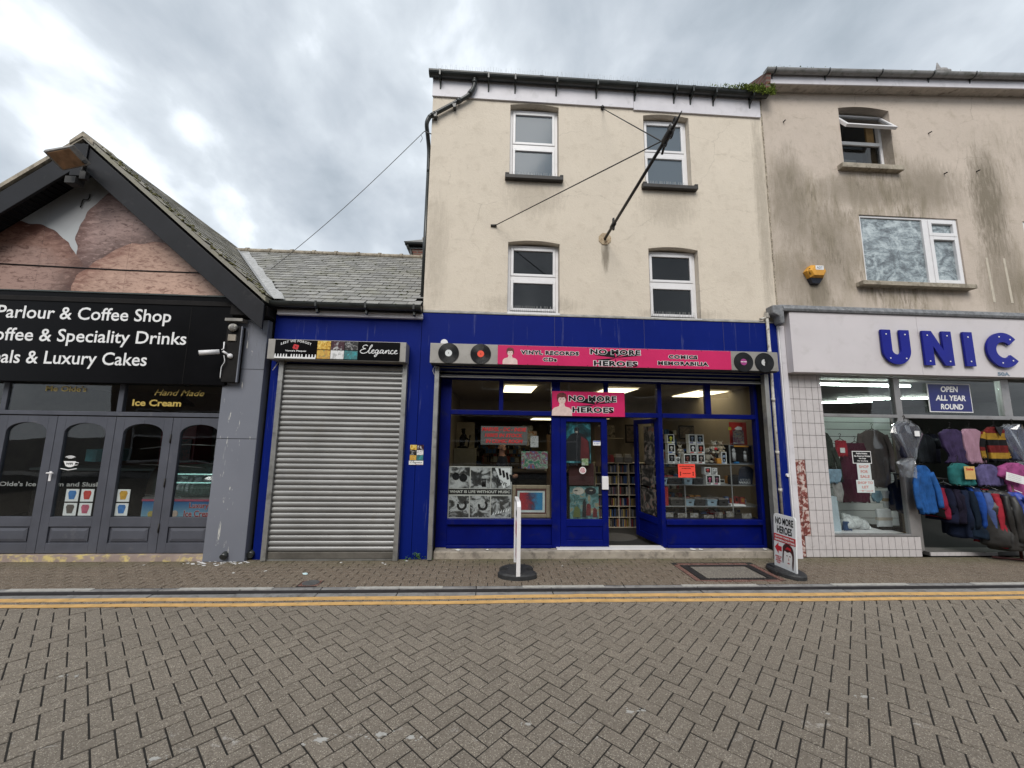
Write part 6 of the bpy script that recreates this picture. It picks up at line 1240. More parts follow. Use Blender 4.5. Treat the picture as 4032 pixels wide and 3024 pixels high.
for k in range(6):
    i, j = k % 3, k//3; x0 = -.585+i*.31; z0 = .935 if j == 0 else .518; x1 = x0+.295; z1 = z0+.305
    p = B('photograph', x0, x1, .1975, .1995, z0, z1, art('bw_photo_%d' % k, bw, (5, 7, 3.2, 4, 6, 8)[k], loc=(k*3, 1, k), dist=(1.2, .6, 2.2, 2.6, 1.6, .5)[k]), t)
    d_ = MB()
    if k == 2:
        d_.prism([(x0+.05, z0+.30), (x1-.01, z0+.30), (x1-.01, z0+.05), (x0+.18, z0+.0)], .1965, .1974, 1)
        for q in range(4): a = (x0+.10+.055*q, z0+.295-.03*q); d_.prism([a, (a[0]+.035, a[1]), (a[0]+.055, a[1]-.10), (a[0]+.02, a[1]-.11)], .1955, .1964, 0)
    elif k == 0: d_.disc((x0+.20, z0+.15), .06, .1965, .1974, 20, 0).disc((x0+.09, z0+.17), .055, .1965, .1974, 20, 0)
    elif k == 1: d_.tube([(x0+.2, .197, z0+.02), (x0+.2, .197, z0+.14)], .03, 8, 0)
    elif k in (3, 4): 
        o_, i_ = ring(x0+.19, z0+.17, .075, .04, R(-200), R(60), 20); d_.prism(o_+i_[::-1], .1965, .1974, 0)
    else:
        for q in range(7): d_.prism([(x0+.02+.038*q, z0+.03+.01*q), (x0+.045+.038*q, z0+.035+.01*q), (x0+.05+.038*q, z0+.085+.01*q)], .1965, .1974, 1)
    d_.v = [(v[0], min(max(v[1], .1962), .1990), v[2]) for v in d_.v]; d_.build('print', [m_black, m_white], p)
text('LOVE', .12, .27, .99, 1.05, .1950, m_black, t, bold=.02, slope=-.55)
t = thing('framed_picture', 'framed red and blue picture in a wide tan frame behind the left window', 'picture', (.63, .25, .5))
frame_mb(.352, .925, .503, .98, .24, .27, .055).build('frame', plain('tan_frame', (.26, .205, .14), .5, .15, 8), t, bev=.01); frame_mb(.41, .868, .562, .922, .243, .265, .018).build('inner_frame', plain('dark_red_frame', (.10, .03, .025), .5), t); B('mount', .43, .85, .256, .262, .58, .905, plain('pale_mount', (.48, .53, .52), .6), t)
def rb():
    g = NG('red_blue_print'); x = g.xyz(); n = g.noise(9, 6, .65, .8); f_ = g.math('ADD', g.band(x[0], .46, .82), g.math('MULTIPLY', g.math('SUBTRACT', n, .5), .9)); c = g.ramp(f_, [(.25, (.30, .02, .03)), (.5, (.06, .03, .06)), (.75, (.02, .18, .36))]); return g.fin(c, .4)
B('print', .465, .815, .252, .2555, .615, .87, rb(), t)
def poster(name, lb, x0, x1, z0, z1, y, stops, sc, shapes=(), mats=(), cat='poster', loc=(0, 0, 0), dist=1.2):
    t = thing(name, lb, cat, ((x0+x1)/2, y, (z0+z1)/2)); B('paper', x0, x1, y, y+.002, z0, z1, art('art_'+name+lb[:6].replace(' ', ''), stops, sc, loc=loc, dist=dist), t)
    if shapes:
        m = MB()
        for k, (mi, pts) in enumerate(shapes): m.prism([(x0+(x1-x0)*a, z0+(z1-z0)*b) for a, b in pts], y-.0012-.0007*k, y-.0006-.0007*k, mi)
        m.build('print', list(mats), t)
    return t
col = [(.30, (.01, .05, .14)), (.44, (.04, .14, .05)), (.49, (.26, .28, .25)), (.53, (.05, .10, .12)), (.57, (.22, .025, .02)), (.63, (.02, .09, .22)), (.70, (.35, .33, .28))]
poster('colourful_poster', 'small colourful comic art poster stuck inside the left window', .48, .88, 1.235, 1.49, .17, col, 11)
teal = [(.32, (.006, .012, .016)), (.46, (.012, .05, .06)), (.56, (.03, .16, .19)), (.68, (.16, .36, .40))]
m_tdk = plain('poster_shadow_black', (.008, .009, .012), .5); m_tpale = plain('poster_pale_face', (.34, .31, .27), .5, .3, 20); m_tred = plain('poster_dark_red', (.10, .012, .015), .5, .3, 9)
oval = lambda cx, cz, rx, rz, n=14: [(cx+rx*math.cos(2*math.pi*i/n), cz+rz*math.sin(2*math.pi*i/n)) for i in range(n)]
poster('film_poster', 'dark teal film poster of a cloaked figure in the upper door glass', 1.115, 1.545, 1.32, 1.935, .175, teal, 5, [(0, [(.06, .05), (.10, .55), (.30, .72), (.42, .74), (.62, .74), (.78, .70), (.95, .5), (.97, .05)]), (0, oval(.5, .80, .10, .09)), (2, [(.62, .1), (.66, .66), (.9, .55), (.95, .1)]), (1, oval(.49, .765, .05, .025, 8))], (m_tdk, m_tpale, m_tred))
poster('hero_poster', 'teal and brown film poster of faces and figures in the lower door glass', 1.215, 1.655, .505, .975, .175, [(.32, (.03, .035, .03)), (.45, (.05, .12, .12)), (.54, (.14, .26, .27)), (.60, (.22, .17, .09)), (.70, (.38, .36, .32))], 8,
       [(1, oval(.30, .86, .20, .12)), (0, oval(.72, .86, .20, .12)), (0, oval(.22, .87, .07, .02, 8)), (1, oval(.74, .88, .06, .02, 8)), (2, [(.55, .1), (.58, .45), (.66, .48), (.72, .42), (.72, .1)]), (3, [(.1, .05), (.16, .35), (.24, .40), (.34, .3), (.36, .05)]), (0, [(.42, .05), (.44, .5), (.5, .62), (.56, .5), (.56, .05)]), (2, [(.78, .05), (.80, .3), (.86, .36), (.93, .28), (.94, .05)])], (m_tdk, m_tpale, m_tred, plain('poster_olive', (.09, .11, .03), .5)), dist=.8)
B('red_curtain', 1.23, 1.62, .30, .31, .98, 1.31, plain('dark_red_cloth', (.05, .012, .012), .8), None, label='dark red cloth behind the blue door glass between the two posters', cat='cloth')
t = thing('round_sticker', 'round white and red sticker in the middle of the blue door glass', 'sticker', (1.41, .12, 1.22)); m = MB().disc((1.41, 1.215), .052, .150, .152, 28).build('disc', m_white, t); MB().disc((1.41, 1.215), .042, .1480, .1495, 28).build('inner', art('sticker_print', [(.4, (.55, .45, .48)), (.55, (.42, .10, .12)), (.62, (.5, .5, .5))], 30), t)
t = thing('hours_sticker', 'small white and blue sticker at the right edge of the door glass', 'sticker', (1.63, .12, 1.62)); B('card', 1.575, 1.69, .150, .152, 1.59, 1.66, m_white, t); B('stripe', 1.577, 1.688, .148, .1495, 1.645, 1.658, plain('sticker_blue', (.05, .10, .4), .5), t); text('T T F T', 1.59, 1.675, 1.605, 1.63, .1485, plain('sticker_blue', (.05, .10, .4), .5), t, bold=.04)
poster('green_card', 'small green and white card tucked under the film poster', 1.40, 1.50, 1.29, 1.39, .165, [(.35, (.08, .22, .05)), (.5, (.35, .42, .25)), (.65, (.5, .5, .48))], 25, cat='card')
poster('music_print', 'tall dark print on the wall beside the wooden bay, behind the left window', .72, .95, 1.55, 1.95, 2.9, [(.35, .02), (.5, (.10, .09, .08)), (.62, (.30, .28, .25))], 6, cat='print')
poster('gig_poster', 'small orange and cream gig poster at the top right of the left window', .62, .80, 1.55, 1.80, .9, [(.35, (.30, .10, .02)), (.5, (.40, .33, .22)), (.62, (.06, .04, .03))], 9)
poster('price_list', 'pale sheet hanging behind the glass right of the red lettering', .62, .74, 1.55, 1.72, .21, [(.35, .35), (.5, .45), (.62, .2)], 30, cat='notice')
# counter, shopkeeper, statuette and shelving further in
t = thing('shop_counter', 'dark record shop counter behind the left window', 'counter', (.6, 2, 0)); B('body', -.35, 2.0, 2.1, 2.6, .05, 1.0, m_dark, t); B('top', -.4, 2.05, 2.05, 2.65, 1.001, 1.03, plain('counter_top', (.05, .035, .025), .5), t)
t = thing('till', 'grey till on the record shop counter above the framed picture', 'till', (.9, 2.2, 1.03)); MB().prismx([(2.15, 1.031), (2.5, 1.031), (2.5, 1.19), (2.42, 1.20), (2.15, 1.08)], .75, 1.12).build('body', plain('till_grey', (.20, .20, .19), .5), t, bev=.015); B('display', .82, 1.05, 2.43, 2.46, 1.16, 1.30, m_dark, t)
B('display_cabinet', -.79, -.30, 2.9, 3.3, .05, 1.43, plain('cabinet_front', (.24, .23, .20), .6), None, label='pale grey cabinet at the left of the record shop under the dark statuette', cat='cabinet', bev=.01)
B('white_panel', -.79, -.36, 3.4, 3.43, 1.0, 2.02, plain('cream_panel', (.34, .29, .22), .8), cb)
t = thing('statuette', 'dark statuette of a seated musician on the pale cabinet', 'statuette', (-.6, 3, 1.43)); m = MB(); m.loft([[(-.60+dx+r*math.cos(q), 3.05+r*.8*math.sin(q), z) for q in (2*math.pi*k/10 for k in range(10))] for z, r, dx in ((1.431, .12, 0), (1.46, .12, 0), (1.48, .05, -.02), (1.58, .07, -.02), (1.66, .085, 0), (1.72, .06, .01), (1.75, .03, .01), (1.79, .045, .0), (1.83, .04, 0), (1.86, .06, 0), (1.87, .02, 0))])
m.tube([(-.55, 3.0, 1.68), (-.46, 2.96, 1.60), (-.44, 2.95, 1.72)], .02, 6).tube([(-.48, 2.9, 1.45), (-.46, 2.93, 1.62)], .015, 6); m.build('figure', m_dark, t)
def person():
    t = thing('person', 'bald person in a dark navy top standing behind the counter, turned to the right', 'person', (.15, 2.9, .05))
    V = [(0, 0, .92), (0, .0, 1.12), (0, 0, 1.34), (.01, 0, 1.44), (.02, 0, 1.52), (.03, .0, 1.60), (.02, 0, 1.69), (.06, -.17, 1.38), (.12, -.20, 1.12), (.28, -.12, 1.02), (.37, -.10, 1.03), (.04, .17, 1.38), (.10, .20, 1.12), (.26, .14, 1.02), (.35, .12, 1.03), (0, -.09, .85), (.02, -.10, .46), (0, -.10, .05), (.11, -.10, .03), (0, .09, .85), (.02, .10, .46), (0, .10, .05), (.11, .10, .03), (.095, 0, 1.605), (.06, 0, 1.53)]
    E_ = [(0, 1), (1, 2), (2, 3), (3, 4), (4, 5), (5, 6), (2, 7), (7, 8), (8, 9), (9, 10), (2, 11), (11, 12), (12, 13), (13, 14), (0, 15), (15, 16), (16, 17), (17, 18), (0, 19), (19, 20), (20, 21), (21, 22), (5, 23), (4, 24)]
    Rr = [.145, .15, .15, .06, .065, .095, .07, .06, .045, .036, .03, .06, .045, .036, .03, .095, .06, .045, .04, .095, .06, .045, .04, .018, .05]
    me = bpy.data.meshes.new('body'); me.from_pydata([(a, b, c-.05+.05) for a, b, c in V], E_, []); o = bpy.data.objects.new('body', me); C.objects.link(o)
    o.modifiers.new('skin', 'SKIN').use_smooth_shade = True; o.modifiers.new('sub', 'SUBSURF').levels = 2
    for i, r in enumerate(Rr): me.skin_vertices[0].data[i].radius = (r, r)
    me.skin_vertices[0].data[0].use_root = True
    e_ = bpy.data.meshes.new_from_object(o.evaluated_get(bpy.context.evaluated_depsgraph_get())); bpy.data.objects.remove(o); e_.name = 'body'
    for m_ in (plain('navy_top', (.012, .014, .025), .9, .2, 8), plain('skin', (.42, .22, .16), .6, .1, 9), plain('dark_trousers', (.02, .02, .022), .9)): e_.materials.append(m_)
    for p in e_.polygons:
        z = p.center.z; p.material_index = 1 if z > 1.435 or p.center.x > .27 else (0 if z > .9 else 2); p.use_smooth = True
    b = bpy.data.objects.new('body', e_); reg(b, t); m = MB()
    for s_ in (-1, 1): m.ball((.100, s_*.032, 1.625), .011, 0, 8)
    m.build('eyes', m_black, t, local=True); m = MB()
    for s_ in (-1, 1): m.ball((.03, s_*.088, 1.60), (.02, .01, .032), 0, 8)
    m.tube([(.10, -.02, 1.565), (.105, .02, 1.565)], .005, 5); m.build('ears_and_mouth', plain('skin', (.42, .22, .16)), t, local=True)
    return t
pr = person(); pr.location = (.22, 1.78, .02); pr.rotation_euler = (0, 0, R(-12)); pr.scale = (.92, .92, .92)
t = thing('wall_clock_picture', 'silver framed picture on the back wall of the record shop', 'picture', (1.9, 4.2, 1.9)); B('frame', 1.45, 1.85, 3.9, 3.93, 1.75, 2.05, m_black, t); B('print', 1.49, 1.81, 3.88, 3.898, 1.79, 2.01, art('silver_print', [(.4, .12), (.55, .45), (.65, .2)], 6, dist=3), t)
B('wooden_bay', 1.12, 1.28, 1.5, 1.9, .05, 1.75, plain('brown_wood', (.16, .09, .045), .6, .2, 6), None, label='tall brown wooden bay end between the left window and door', cat='shelf'); B('wooden_bay', 1.9, 2.0, 1.2, 1.24, 1.2, 1.9, plain('brown_wood', (.16, .09, .045), .6), None, label='upright brown wooden board seen through the top of the door glass', cat='board')
def goods(lb, x0, x1, y, z0, rows, seed, dz=.22):         # back shelving full of small dark goods
    t = thing('stock_shelf', lb, 'shelf', (x0, y, z0)); r2 = random.Random(seed); m = MB()
    for r_ in range(rows):
        z = z0+r_*dz; B('board', x0, x1, y, y+.25, z-.02, z, plain('shelf_brown', (.10, .07, .045), .7), t); x = x0+.02
        while x < x1-.05:
            w_ = r2.uniform(.02, .10); h_ = r2.uniform(.07, .17); m.box(x, x+w_, y+.03+r2.uniform(0, .05), y+.2, z+.001, z+h_, r2.randrange(5)); x += w_+r2.uniform(.002, .03)
    m.build('goods', [m_dark, plain('goods_brown', (.14, .09, .06), .6), plain('goods_red', (.25, .04, .03), .6), plain('goods_grey', (.34, .33, .30), .6), plain('goods_blue', (.04, .10, .24), .6)], t, kind='stuff'); return t
goods('dark shelves of stock on the back wall behind the counter', -.2, 1.1, 4.2, 1.05, 4, 1); goods('dark shelves of stock behind the right display window', 3.25, 4.48, 3.2, .3, 7, 2, .25); goods('low dark shelves of stock behind the comic sign', -.75, 1.0, 7.0, .3, 7, 5, .25)
for k, (x, z, w_, h_) in enumerate(((2.95, 1.6, .35, .4), (3.45, 1.75, .3, .3), (4.15, 1.7, .4, .3), (3.8, 1.45, .25, .25))):
    t = thing('dark_framed_picture', 'dark framed picture on the wall above the goods, %s from the left' % ('first', 'second', 'last', 'third')[k], 'picture', (x, 2.6, z), group='pictures at the back of the right window'); B('frame', x, x+w_, 2.6, 2.62, z, z+h_, m_black, t); B('print', x+.03, x+w_-.03, 2.588, 2.599, z+.03, z+h_-.03, art('dkp%d' % k, [(.4, .02), (.6, (.09, .07, .06))], 8), t)
# CD rack through the open door
t = thing('cd_rack', 'white lattice CD rack full of discs seen through the open doorway', 'rack', (2.5, 1.6, 0)); m_rk = plain('rack_cream', (.42, .37, .29), .6)
xs_ = [2.0, 2.22, 2.44, 2.645, 2.86, 3.07]; zs_ = [.06, .24, .44, .645, .845, 1.05, 1.235]
for x in xs_: B('upright', x-.008, x+.008, 1.60, 1.78, .05, 1.235, m_rk, t)
for z in zs_: B('rack_shelf', 2.0, 3.07, 1.595, 1.78, z-.007, z+.005, m_rk, t)
r2 = random.Random(3); m_cds = [plain('cd_%d' % k, c, .4) for k, c in enumerate(((.03, .03, .03), (.25, .23, .20), (.20, .02, .02), (.02, .05, .14), (.30, .22, .05), (.07, .05, .04)))]
for i in range(len(xs_)-1):
    for j in range(len(zs_)-1):
        x = xs_[i]+.012; m = MB()
        while x < xs_[i+1]-.024: 
            w_ = r2.choice((.010, .010, .011, .022)); k = r2.choice((0, 0, 0, 1, 2, 3, 5, 5, 4)); m.box(x, x+w_-.0012, 1.612+r2.uniform(0, .012), 1.75, zs_[j]+.006, zs_[j]+.006+.125+r2.uniform(0, .02), k); x += w_+(r2.random() < .06)*.02
        m.build('discs', m_cds, t, kind='stuff')
B('back_panel', 2.0, 3.07, 1.785, 1.79, .05, 1.235, m_dark, t)
for k, x in enumerate((2.39, 2.57)):
    t = thing('record_crate', 'grey crate of records on top of the CD rack, %s one' % ('left', 'right')[k], 'crate', (x+.08, 1.68, 1.25), group='crates of records on the CD rack'); MB().box(x, x+.155, 1.6, 1.78, 1.242, 1.345).build('crate', plain('crate_grey', (.10, .095, .09), .6), t, bev=.008); B('records', x+.02, x+.135, 1.63, 1.75, 1.345, 1.40, m_cds[1], t)
m = MB(); x = 2.23
while x < 2.37: m.box(x, x+.016, 1.62, 1.76, 1.242, 1.242+r2.uniform(.11, .15), r2.choice((0, 2, 5))); x += .018
m.build('upright_books', m_cds, None, 'short row of dark red books on the CD rack beside the crates', 'books'); poster('back_wall_picture', 'pale picture on the wall above the CD rack', 2.55, 2.95, 1.72, 2.0, 3.3, [(.35, .02), (.5, (.18, .16, .13)), (.65, (.35, .32, .26))], 7, cat='picture'); B('ledge', 2.5, 3.1, 3.15, 3.29, 1.69, 1.705, m_rk, cb)
B('partition', 3.15, 3.19, 1.7, 7.9, .05, 2.2, m_shopwall2, cb)
t = MB().prismz([(2.1+.42*math.cos(q), .95+.28*math.sin(q)) for q in (2*math.pi*i/30 for i in range(30))], .052, .056).build('round_mat', plain('mat_grey', (.05, .048, .046), .95, .2, 20), None, 'round dark mat on the floor just inside the open door', 'mat')
# ------------------------------------------------------------------ right window: glass shelves with collectables
t = thing('window_shelving', 'glass and metal shelving inside the right display window', 'shelving', (3.6, .5, 0)); m_shelf = plain('shelf_grey', (.20, .20, .20), .35)
SH = (1.315, .983, .652)
for z in SH: B('glass_shelf', 2.69, 4.40, .42, .80, z-.012, z, m_shelf, t)
for x in (3.125, 3.905): B('upright', x-.008, x+.008, .425, .44, .10, 1.62 if x > 3.5 else .97, plain('post_grey', (.22, .22, .22), .4), t)
B('plinth', 2.69, 4.2, .22, .85, .10, .495, m_dark, t)
bs = MB(); r3 = random.Random(21)
for z0_, x1_, hh in ((1.316, 4.35, .33), (.984, 4.3, .15), (.653, 4.3, .14), (.497, 4.15, .08)):
    x = 2.74
    while x < x1_:
        w_ = r3.uniform(.04, .11); h_ = r3.uniform(.4, 1)*hh; y_ = r3.uniform(.60, .70); bs.box(x, x+w_, y_, y_+.06, z0_, z0_+h_, r3.randrange(7)); bs.box(x+.012, x+w_-.012, y_-.003, y_-.0005, z0_+h_*.3, z0_+h_*.85, r3.randrange(7)); x += w_+r3.uniform(.0, .03)
bs.build('back_stock', [plain('stock_white', (.42, .42, .40), .5), plain('stock_red', (.30, .03, .03), .5), plain('stock_blue', (.04, .10, .28), .5), m_dark, plain('stock_black', (.03, .03, .035), .5), plain('stock_orange', (.40, .17, .03), .5), plain('stock_grey', (.15, .15, .16), .5)], t, kind='stuff')
m_boxw = plain('toy_box_white', (.58, .58, .57), .5, .1, 20)
def toybox(lb, x, z, w_=.13, h_=.155, acc=(.3, .05, .05), fig=(.05, .05, .06), y=.45, d_=.10):
    t = thing('figure_box', lb, 'box', (x, y, z), group='boxed collectable figures in the right display window'); ac = plain('acc_%d%d%d' % tuple(int(v*99) for v in acc), acc, .5); fg = plain('fig_%d%d%d' % tuple(int(v*99) for v in fig), fig, .5)
    f_ = frame_mb(x, x+w_, z, z+h_, y, y+.012, .012, .03); f_.box(x, x+w_, y+.0125, y+d_, z, z+h_); f_.build('carton', m_boxw, t)
    B('inside', x+.013, x+w_-.013, y+.007, y+.0122, z+.031, z+h_-.013, m_dark, t); m = MB(); m.ball((x+w_*.5, y+.0, z+h_*.60), (.028, .012, .024)).tube([(x+w_*.5, y+.003, z+.035), (x+w_*.5, y+.003, z+.07)], .014, 6); m.build('figure', fg, t)
    B('label_strip', x+.008, x+w_*.6, y-.002, y-.0002, z+.008, z+.024, ac, t)
    return t
ps = [(2.885, 1.315, (.3, .3, .3), (.10, .10, .11)), (2.885, 1.473, (.05, .1, .3), (.35, .33, .3)), (2.880, 1.631, (.45, .42, .02), (.45, .45, .03)), (3.145, 1.315, (.3, .05, .05), (.12, .04, .03)), (3.255, 1.317, (.3, .3, .3), (.05, .05, .06)), (3.375, 1.315, (.3, .1, .1), (.25, .2, .18)), (3.245, 1.475, (.40, .04, .04), (.5, .5, .5)), (3.378, 1.475, (.4, .08, .02), (.35, .05, .03)), (3.240, 1.633, (.05, .05, .2), (.06, .08, .12)), (3.372, 1.633, (.05, .1, .25), (.10, .14, .18))]
pos = ('bottom of the left stack', 'middle of the left stack', 'yellow one on top of the left stack', 'left of the row under the red fronted box', 'centre of the bottom row', 'right of the bottom row', 'red fronted with white figure in the middle row', 'with red figure in the middle row', 'dark blue figure, top row left', 'blue grey figure, top row right')
for (x, z, a, f_), p in zip(ps, pos): toybox('white toy figure box, '+p, x, z, .118, .150, a, f_)
toybox('white toy figure box on the second shelf, upper left with red figure', 3.48, 1.142, .105, .115, (.2, .2, .22), (.35, .03, .03)); toybox('small white toy figure box on the second shelf, upper right', 3.61, 1.142, .08, .105, (.1, .1, .1), (.4, .4, .4)); toybox('white toy figure box on the second shelf, lower left with pink figure', 3.50, .984, .115, .150, (.1, .1, .1), (.35, .05, .12)); toybox('white toy figure box on the second shelf, lower right with pink edge', 3.625, .984, .105, .150, (.4, .05, .15), (.15, .05, .08))
toybox('tiny white toy box in front of the left stack', 3.012, 1.317, .06, .10, (.2, .2, .2), (.1, .1, .1), .44, .08); toybox('black and white toy box right of the white plush dog', 3.775, 1.317, .085, .19, (.1, .2, .4), (.2, .25, .35)); 
B('orange_box', 3.705, 3.775, .46, .54, 1.317, 1.40, plain('amber_box', (.45, .20, .03), .5), None, label='small orange box between the brown plush bear and black box', cat='box')
def plush(lb, x, z, s, colr, patch, y=.50, heart=False):
    t = thing('plush_toy', lb, 'plush toy', (x, y, z), group='plush toys in the right display window'); fur = plain('fur_'+str(int(colr[0]*100)), colr, .95, .25, 30, .6); m = MB()
    m.ball((x, y, z+.085*s), (.045*s, .04*s, .055*s)).ball((x, y-.01*s, z+.175*s), (.045*s, .042*s, .045*s)).ball((x, y-.05*s, z+.165*s), (.024*s, .02*s, .018*s))
    for q in (-1, 1): m.ball((x+q*.035*s, y-.03*s, z+.025*s), (.028*s, .04*s, .022*s)).tube([(x+q*.04*s, y, z+.12*s), (x+q*.075*s, y-.02*s, z+.07*s)], .016*s, 8).ball((x+q*.042*s, y, z+.215*s), (.014*s, .01*s, .022*s))
    m.build('body', fur, t); m = MB(); m.ball((x, y-.071*s, z+.170*s), .008*s)
    for q in (-1, 1): m.ball((x+q*.018*s, y-.05*s, z+.192*s), .006*s)
    m.ball((x+.022*s, y-.036*s, z+.19*s), (.02*s, .012*s, .02*s)); m.build('face', patch, t)
    if heart: MB().ball((x, y-.05*s, z+.09*s), (.03*s, .016*s, .026*s)).build('heart', m_red, t)
plush('grey plush dog with black eye patch sitting on the top shelf', 3.565, 1.316, 1.15, (.26, .23, .19), m_black); plush('white plush dog holding a red heart, highest of the plush toys', 3.70, 1.47, .95, (.42, .38, .31), m_dark, .52, True); plush('cream plush dog leaning right above the black box', 3.80, 1.50, .8, (.40, .33, .24), plain('plush_brown', (.12, .05, .025), .9)); plush('brown plush bear sitting between the dogs', 3.675, 1.316, .85, (.10, .05, .032), m_black, .54); plush('small beige plush animal lying on the left boxes', 3.10, 1.47, .62, (.36, .32, .26), m_dark, .48)
poster('red_shaped_board', 'large red shaped board with a white patch at the top right of the window', 4.03, 4.33, 1.62, 2.0, .60, [(.3, (.40, .02, .02)), (.6, (.5, .04, .03)), (.7, (.35, .02, .02))], 4, [(0, [(.3, .72), (.5, .82), (.75, .78), (.72, .66), (.5, .62)]), (1, [(.15, .60), (.5, .55), (.8, .60), (.6, .45), (.3, .45)])], (m_white, m_tred), cat='board')
poster('annual_book', 'colourful book standing above the large toy box', 4.02, 4.21, 1.64, 1.87, .50, [(.35, (.25, .03, .03)), (.48, (.08, .06, .12)), (.55, (.35, .30, .2)), (.65, (.05, .12, .25))], 16, cat='book')
t = thing('large_toy_box', 'large dark toy box with orange and blue trim at the right end of the shelf', 'box', (4.1, .5, 1.32)); B('carton', 3.91, 4.32, .47, .60, 1.317, 1.62, m_dark, t, bev=.006); frame_mb(3.91, 4.32, 1.317, 1.62, .462, .469, .018).build('trim', plain('toy_trim', (.10, .11, .13), .4), t); B('orange_strip', 4.0, 4.25, .458, .4615, 1.59, 1.615, plain('amber_box', (.45, .20, .03), .5), t)
m = MB(); m.ball((3.99, .46, 1.53), (.03, .01, .035)).tube([(3.99, .46, 1.36), (3.99, .46, 1.50)], .03, 8).ball((4.18, .46, 1.50), (.025, .01, .028)).tube([(4.18, .46, 1.36), (4.18, .46, 1.47)], .025, 8); m.build('figures', plain('toy_figure_grey', (.30, .30, .31), .5), t); B('blue_label', 3.98, 4.07, .455, .4575, 1.325, 1.352, plain('label_blue', (.03, .18, .42), .5), t)
t = thing('star_wars_board', 'arched black STAR WARS display board on the second shelf', 'board', (4.18, .5, 1)); ar = [(4.06, .984), (4.30, .984), (4.335, 1.20)]+[(4.21+.125*math.cos(q), 1.19+.09*math.sin(q)) for q in (math.pi*i/10 for i in range(11))]+[(4.085, 1.19)]; MB().prism(ar, .50, .506).build('board', plain('starfield', (.012, .018, .035), .5, .5, 60), t); text('STAR', 4.09, 4.28, 1.04, 1.075, .4985, plain('sign_silver', (.22, .23, .25), .5), t, bold=.03); text('WARS', 4.07, 4.27, .995, 1.035, .4985, plain('sign_pale', (.42, .43, .44), .5), t, bold=.05)
B('dark_gift_box', 3.92, 4.05, .48, .55, .984, 1.13, m_dark, None, label='black gift box with gold top between the pink toy box and arched board', cat='box'); 
def tray(lb, x0, x1, z, c, y=.45, h_=.085):
    t = thing('storage_tray', lb, 'tray', ((x0+x1)/2, y, z), group='plastic storage trays on the window shelves'); mt = plain('tray_%d' % int(c[2]*100), c, .5); m = MB(); m.loft([[(x0+.01, y+.01, z), (x1-.01, y+.01, z), (x1-.01, y+.2, z), (x0+.01, y+.2, z)], [(x0, y, z+h_), (x1, y, z+h_), (x1, y+.21, z+h_), (x0, y+.21, z+h_)]], True, 0, False); m.build('body', mt, t); B('rim', x0-.006, x1+.006, y-.008, y+.216, z+h_, z+h_+.010, mt, t); cx = (x0+x1)/2; B('handle_slot', cx-.022, cx+.022, y-.0015, y+.004, z+h_*.55, z+h_*.75, m_dark, t); B('contents', x0+.01, x1-.01, y+.02, y+.19, z+h_+.0105, z+h_+.022, art('tray_goods', [(.4, .04), (.6, (.25, .22, .2))], 30), t)
pbl = (.22, .30, .36)
tray('pale blue tray on the second shelf under the red notice', 3.13, 3.27, .984, pbl); tray('black tray on the second shelf right of the pale blue tray', 3.29, 3.45, .984, (.02, .02, .022)); tray('black tray on the second shelf left of the pale blue tray', 2.87, 3.10, .984, (.02, .02, .022)); tray('pale blue tray at the left end of the second shelf', 2.76, 2.855, .984, pbl)
tray('pale blue tray on the third shelf, left of two', 3.145, 3.285, .653, pbl); tray('pale blue tray on the third shelf, right of two', 3.50, 3.66, .653, pbl); tray('black tray on the third shelf between the pale blue trays', 3.30, 3.47, .653, (.03, .028, .028)); tray('dark tray on the third shelf at left of the pale ones', 2.90, 3.12, .653, (.035, .033, .03)); tray('dark tray on the third shelf right of the pale ones', 3.69, 3.85, .653, (.04, .02, .02))
B('red_box', 2.74, 2.86, .45, .60, .653, .95, plain('toy_red_box', (.28, .015, .015), .5), None, label='tall red box at the left end of the third shelf', cat='box'); MB().prismz([(3.88, .44), (4.10, .40), (4.12, .50), (3.92, .58)], .655, .675).build('white_book', m_white, None, 'open white book lying on the third shelf', 'book')
r2 = random.Random(11)
for k in range(7):
    x = 2.74+k*.20; poster('bottom_goods', 'small pack on the bottom ledge of the window, %s from the left' % ('first', 'second', 'third', 'fourth', 'fifth', 'sixth', 'last')[k], x, x+.12+r2.uniform(0, .05), .497, .54+r2.uniform(0, .05), .26+r2.uniform(0, .1), [(.35, .03), (.5, (.2, .18, .15)), (.62, (.3, .30, .31))], 20, cat='pack', loc=(k*5, 0, 0))
t = thing('orange_notice', 'bright orange red handwritten notice in the right display window', 'notice', (3.03, .165, 1.22)); B('paper', 2.895, 3.165, .160, .162, 1.122, 1.325, plain('fluorescent_paper', (.80, .065, .04), .6, .03, 4), t)
for s_, a, b, z, h_ in (('CDs DVDs COLLECTABLES', 2.915, 3.145, 1.282, .016), ('IN COMIC ROOM', 2.955, 3.095, 1.252, .014), ('Banksy Studio', 2.965, 3.09, 1.175, .016)): text(s_ if s_ != 'Banksy Studio' else 'Bargain Studio', a, b, z, z+h_, .158, m_black, t, bold=.03, shear=.1)
m = MB(); 
for x in (2.93, 3.13): m.disc((x, 1.20), .010, .158, .1595, 8).box(x-.006, x+.006, .158, .1595, 1.15, 1.185)
m.build('doodles', m_black, t, kind='stuff'); B('yellow_star', 3.82, 3.87, .30, .302, 1.86, 1.91, plain('star_yellow', (.45, .40, .04), .6), None, label='small yellow sticker near the top right of the right window', cat='sticker')
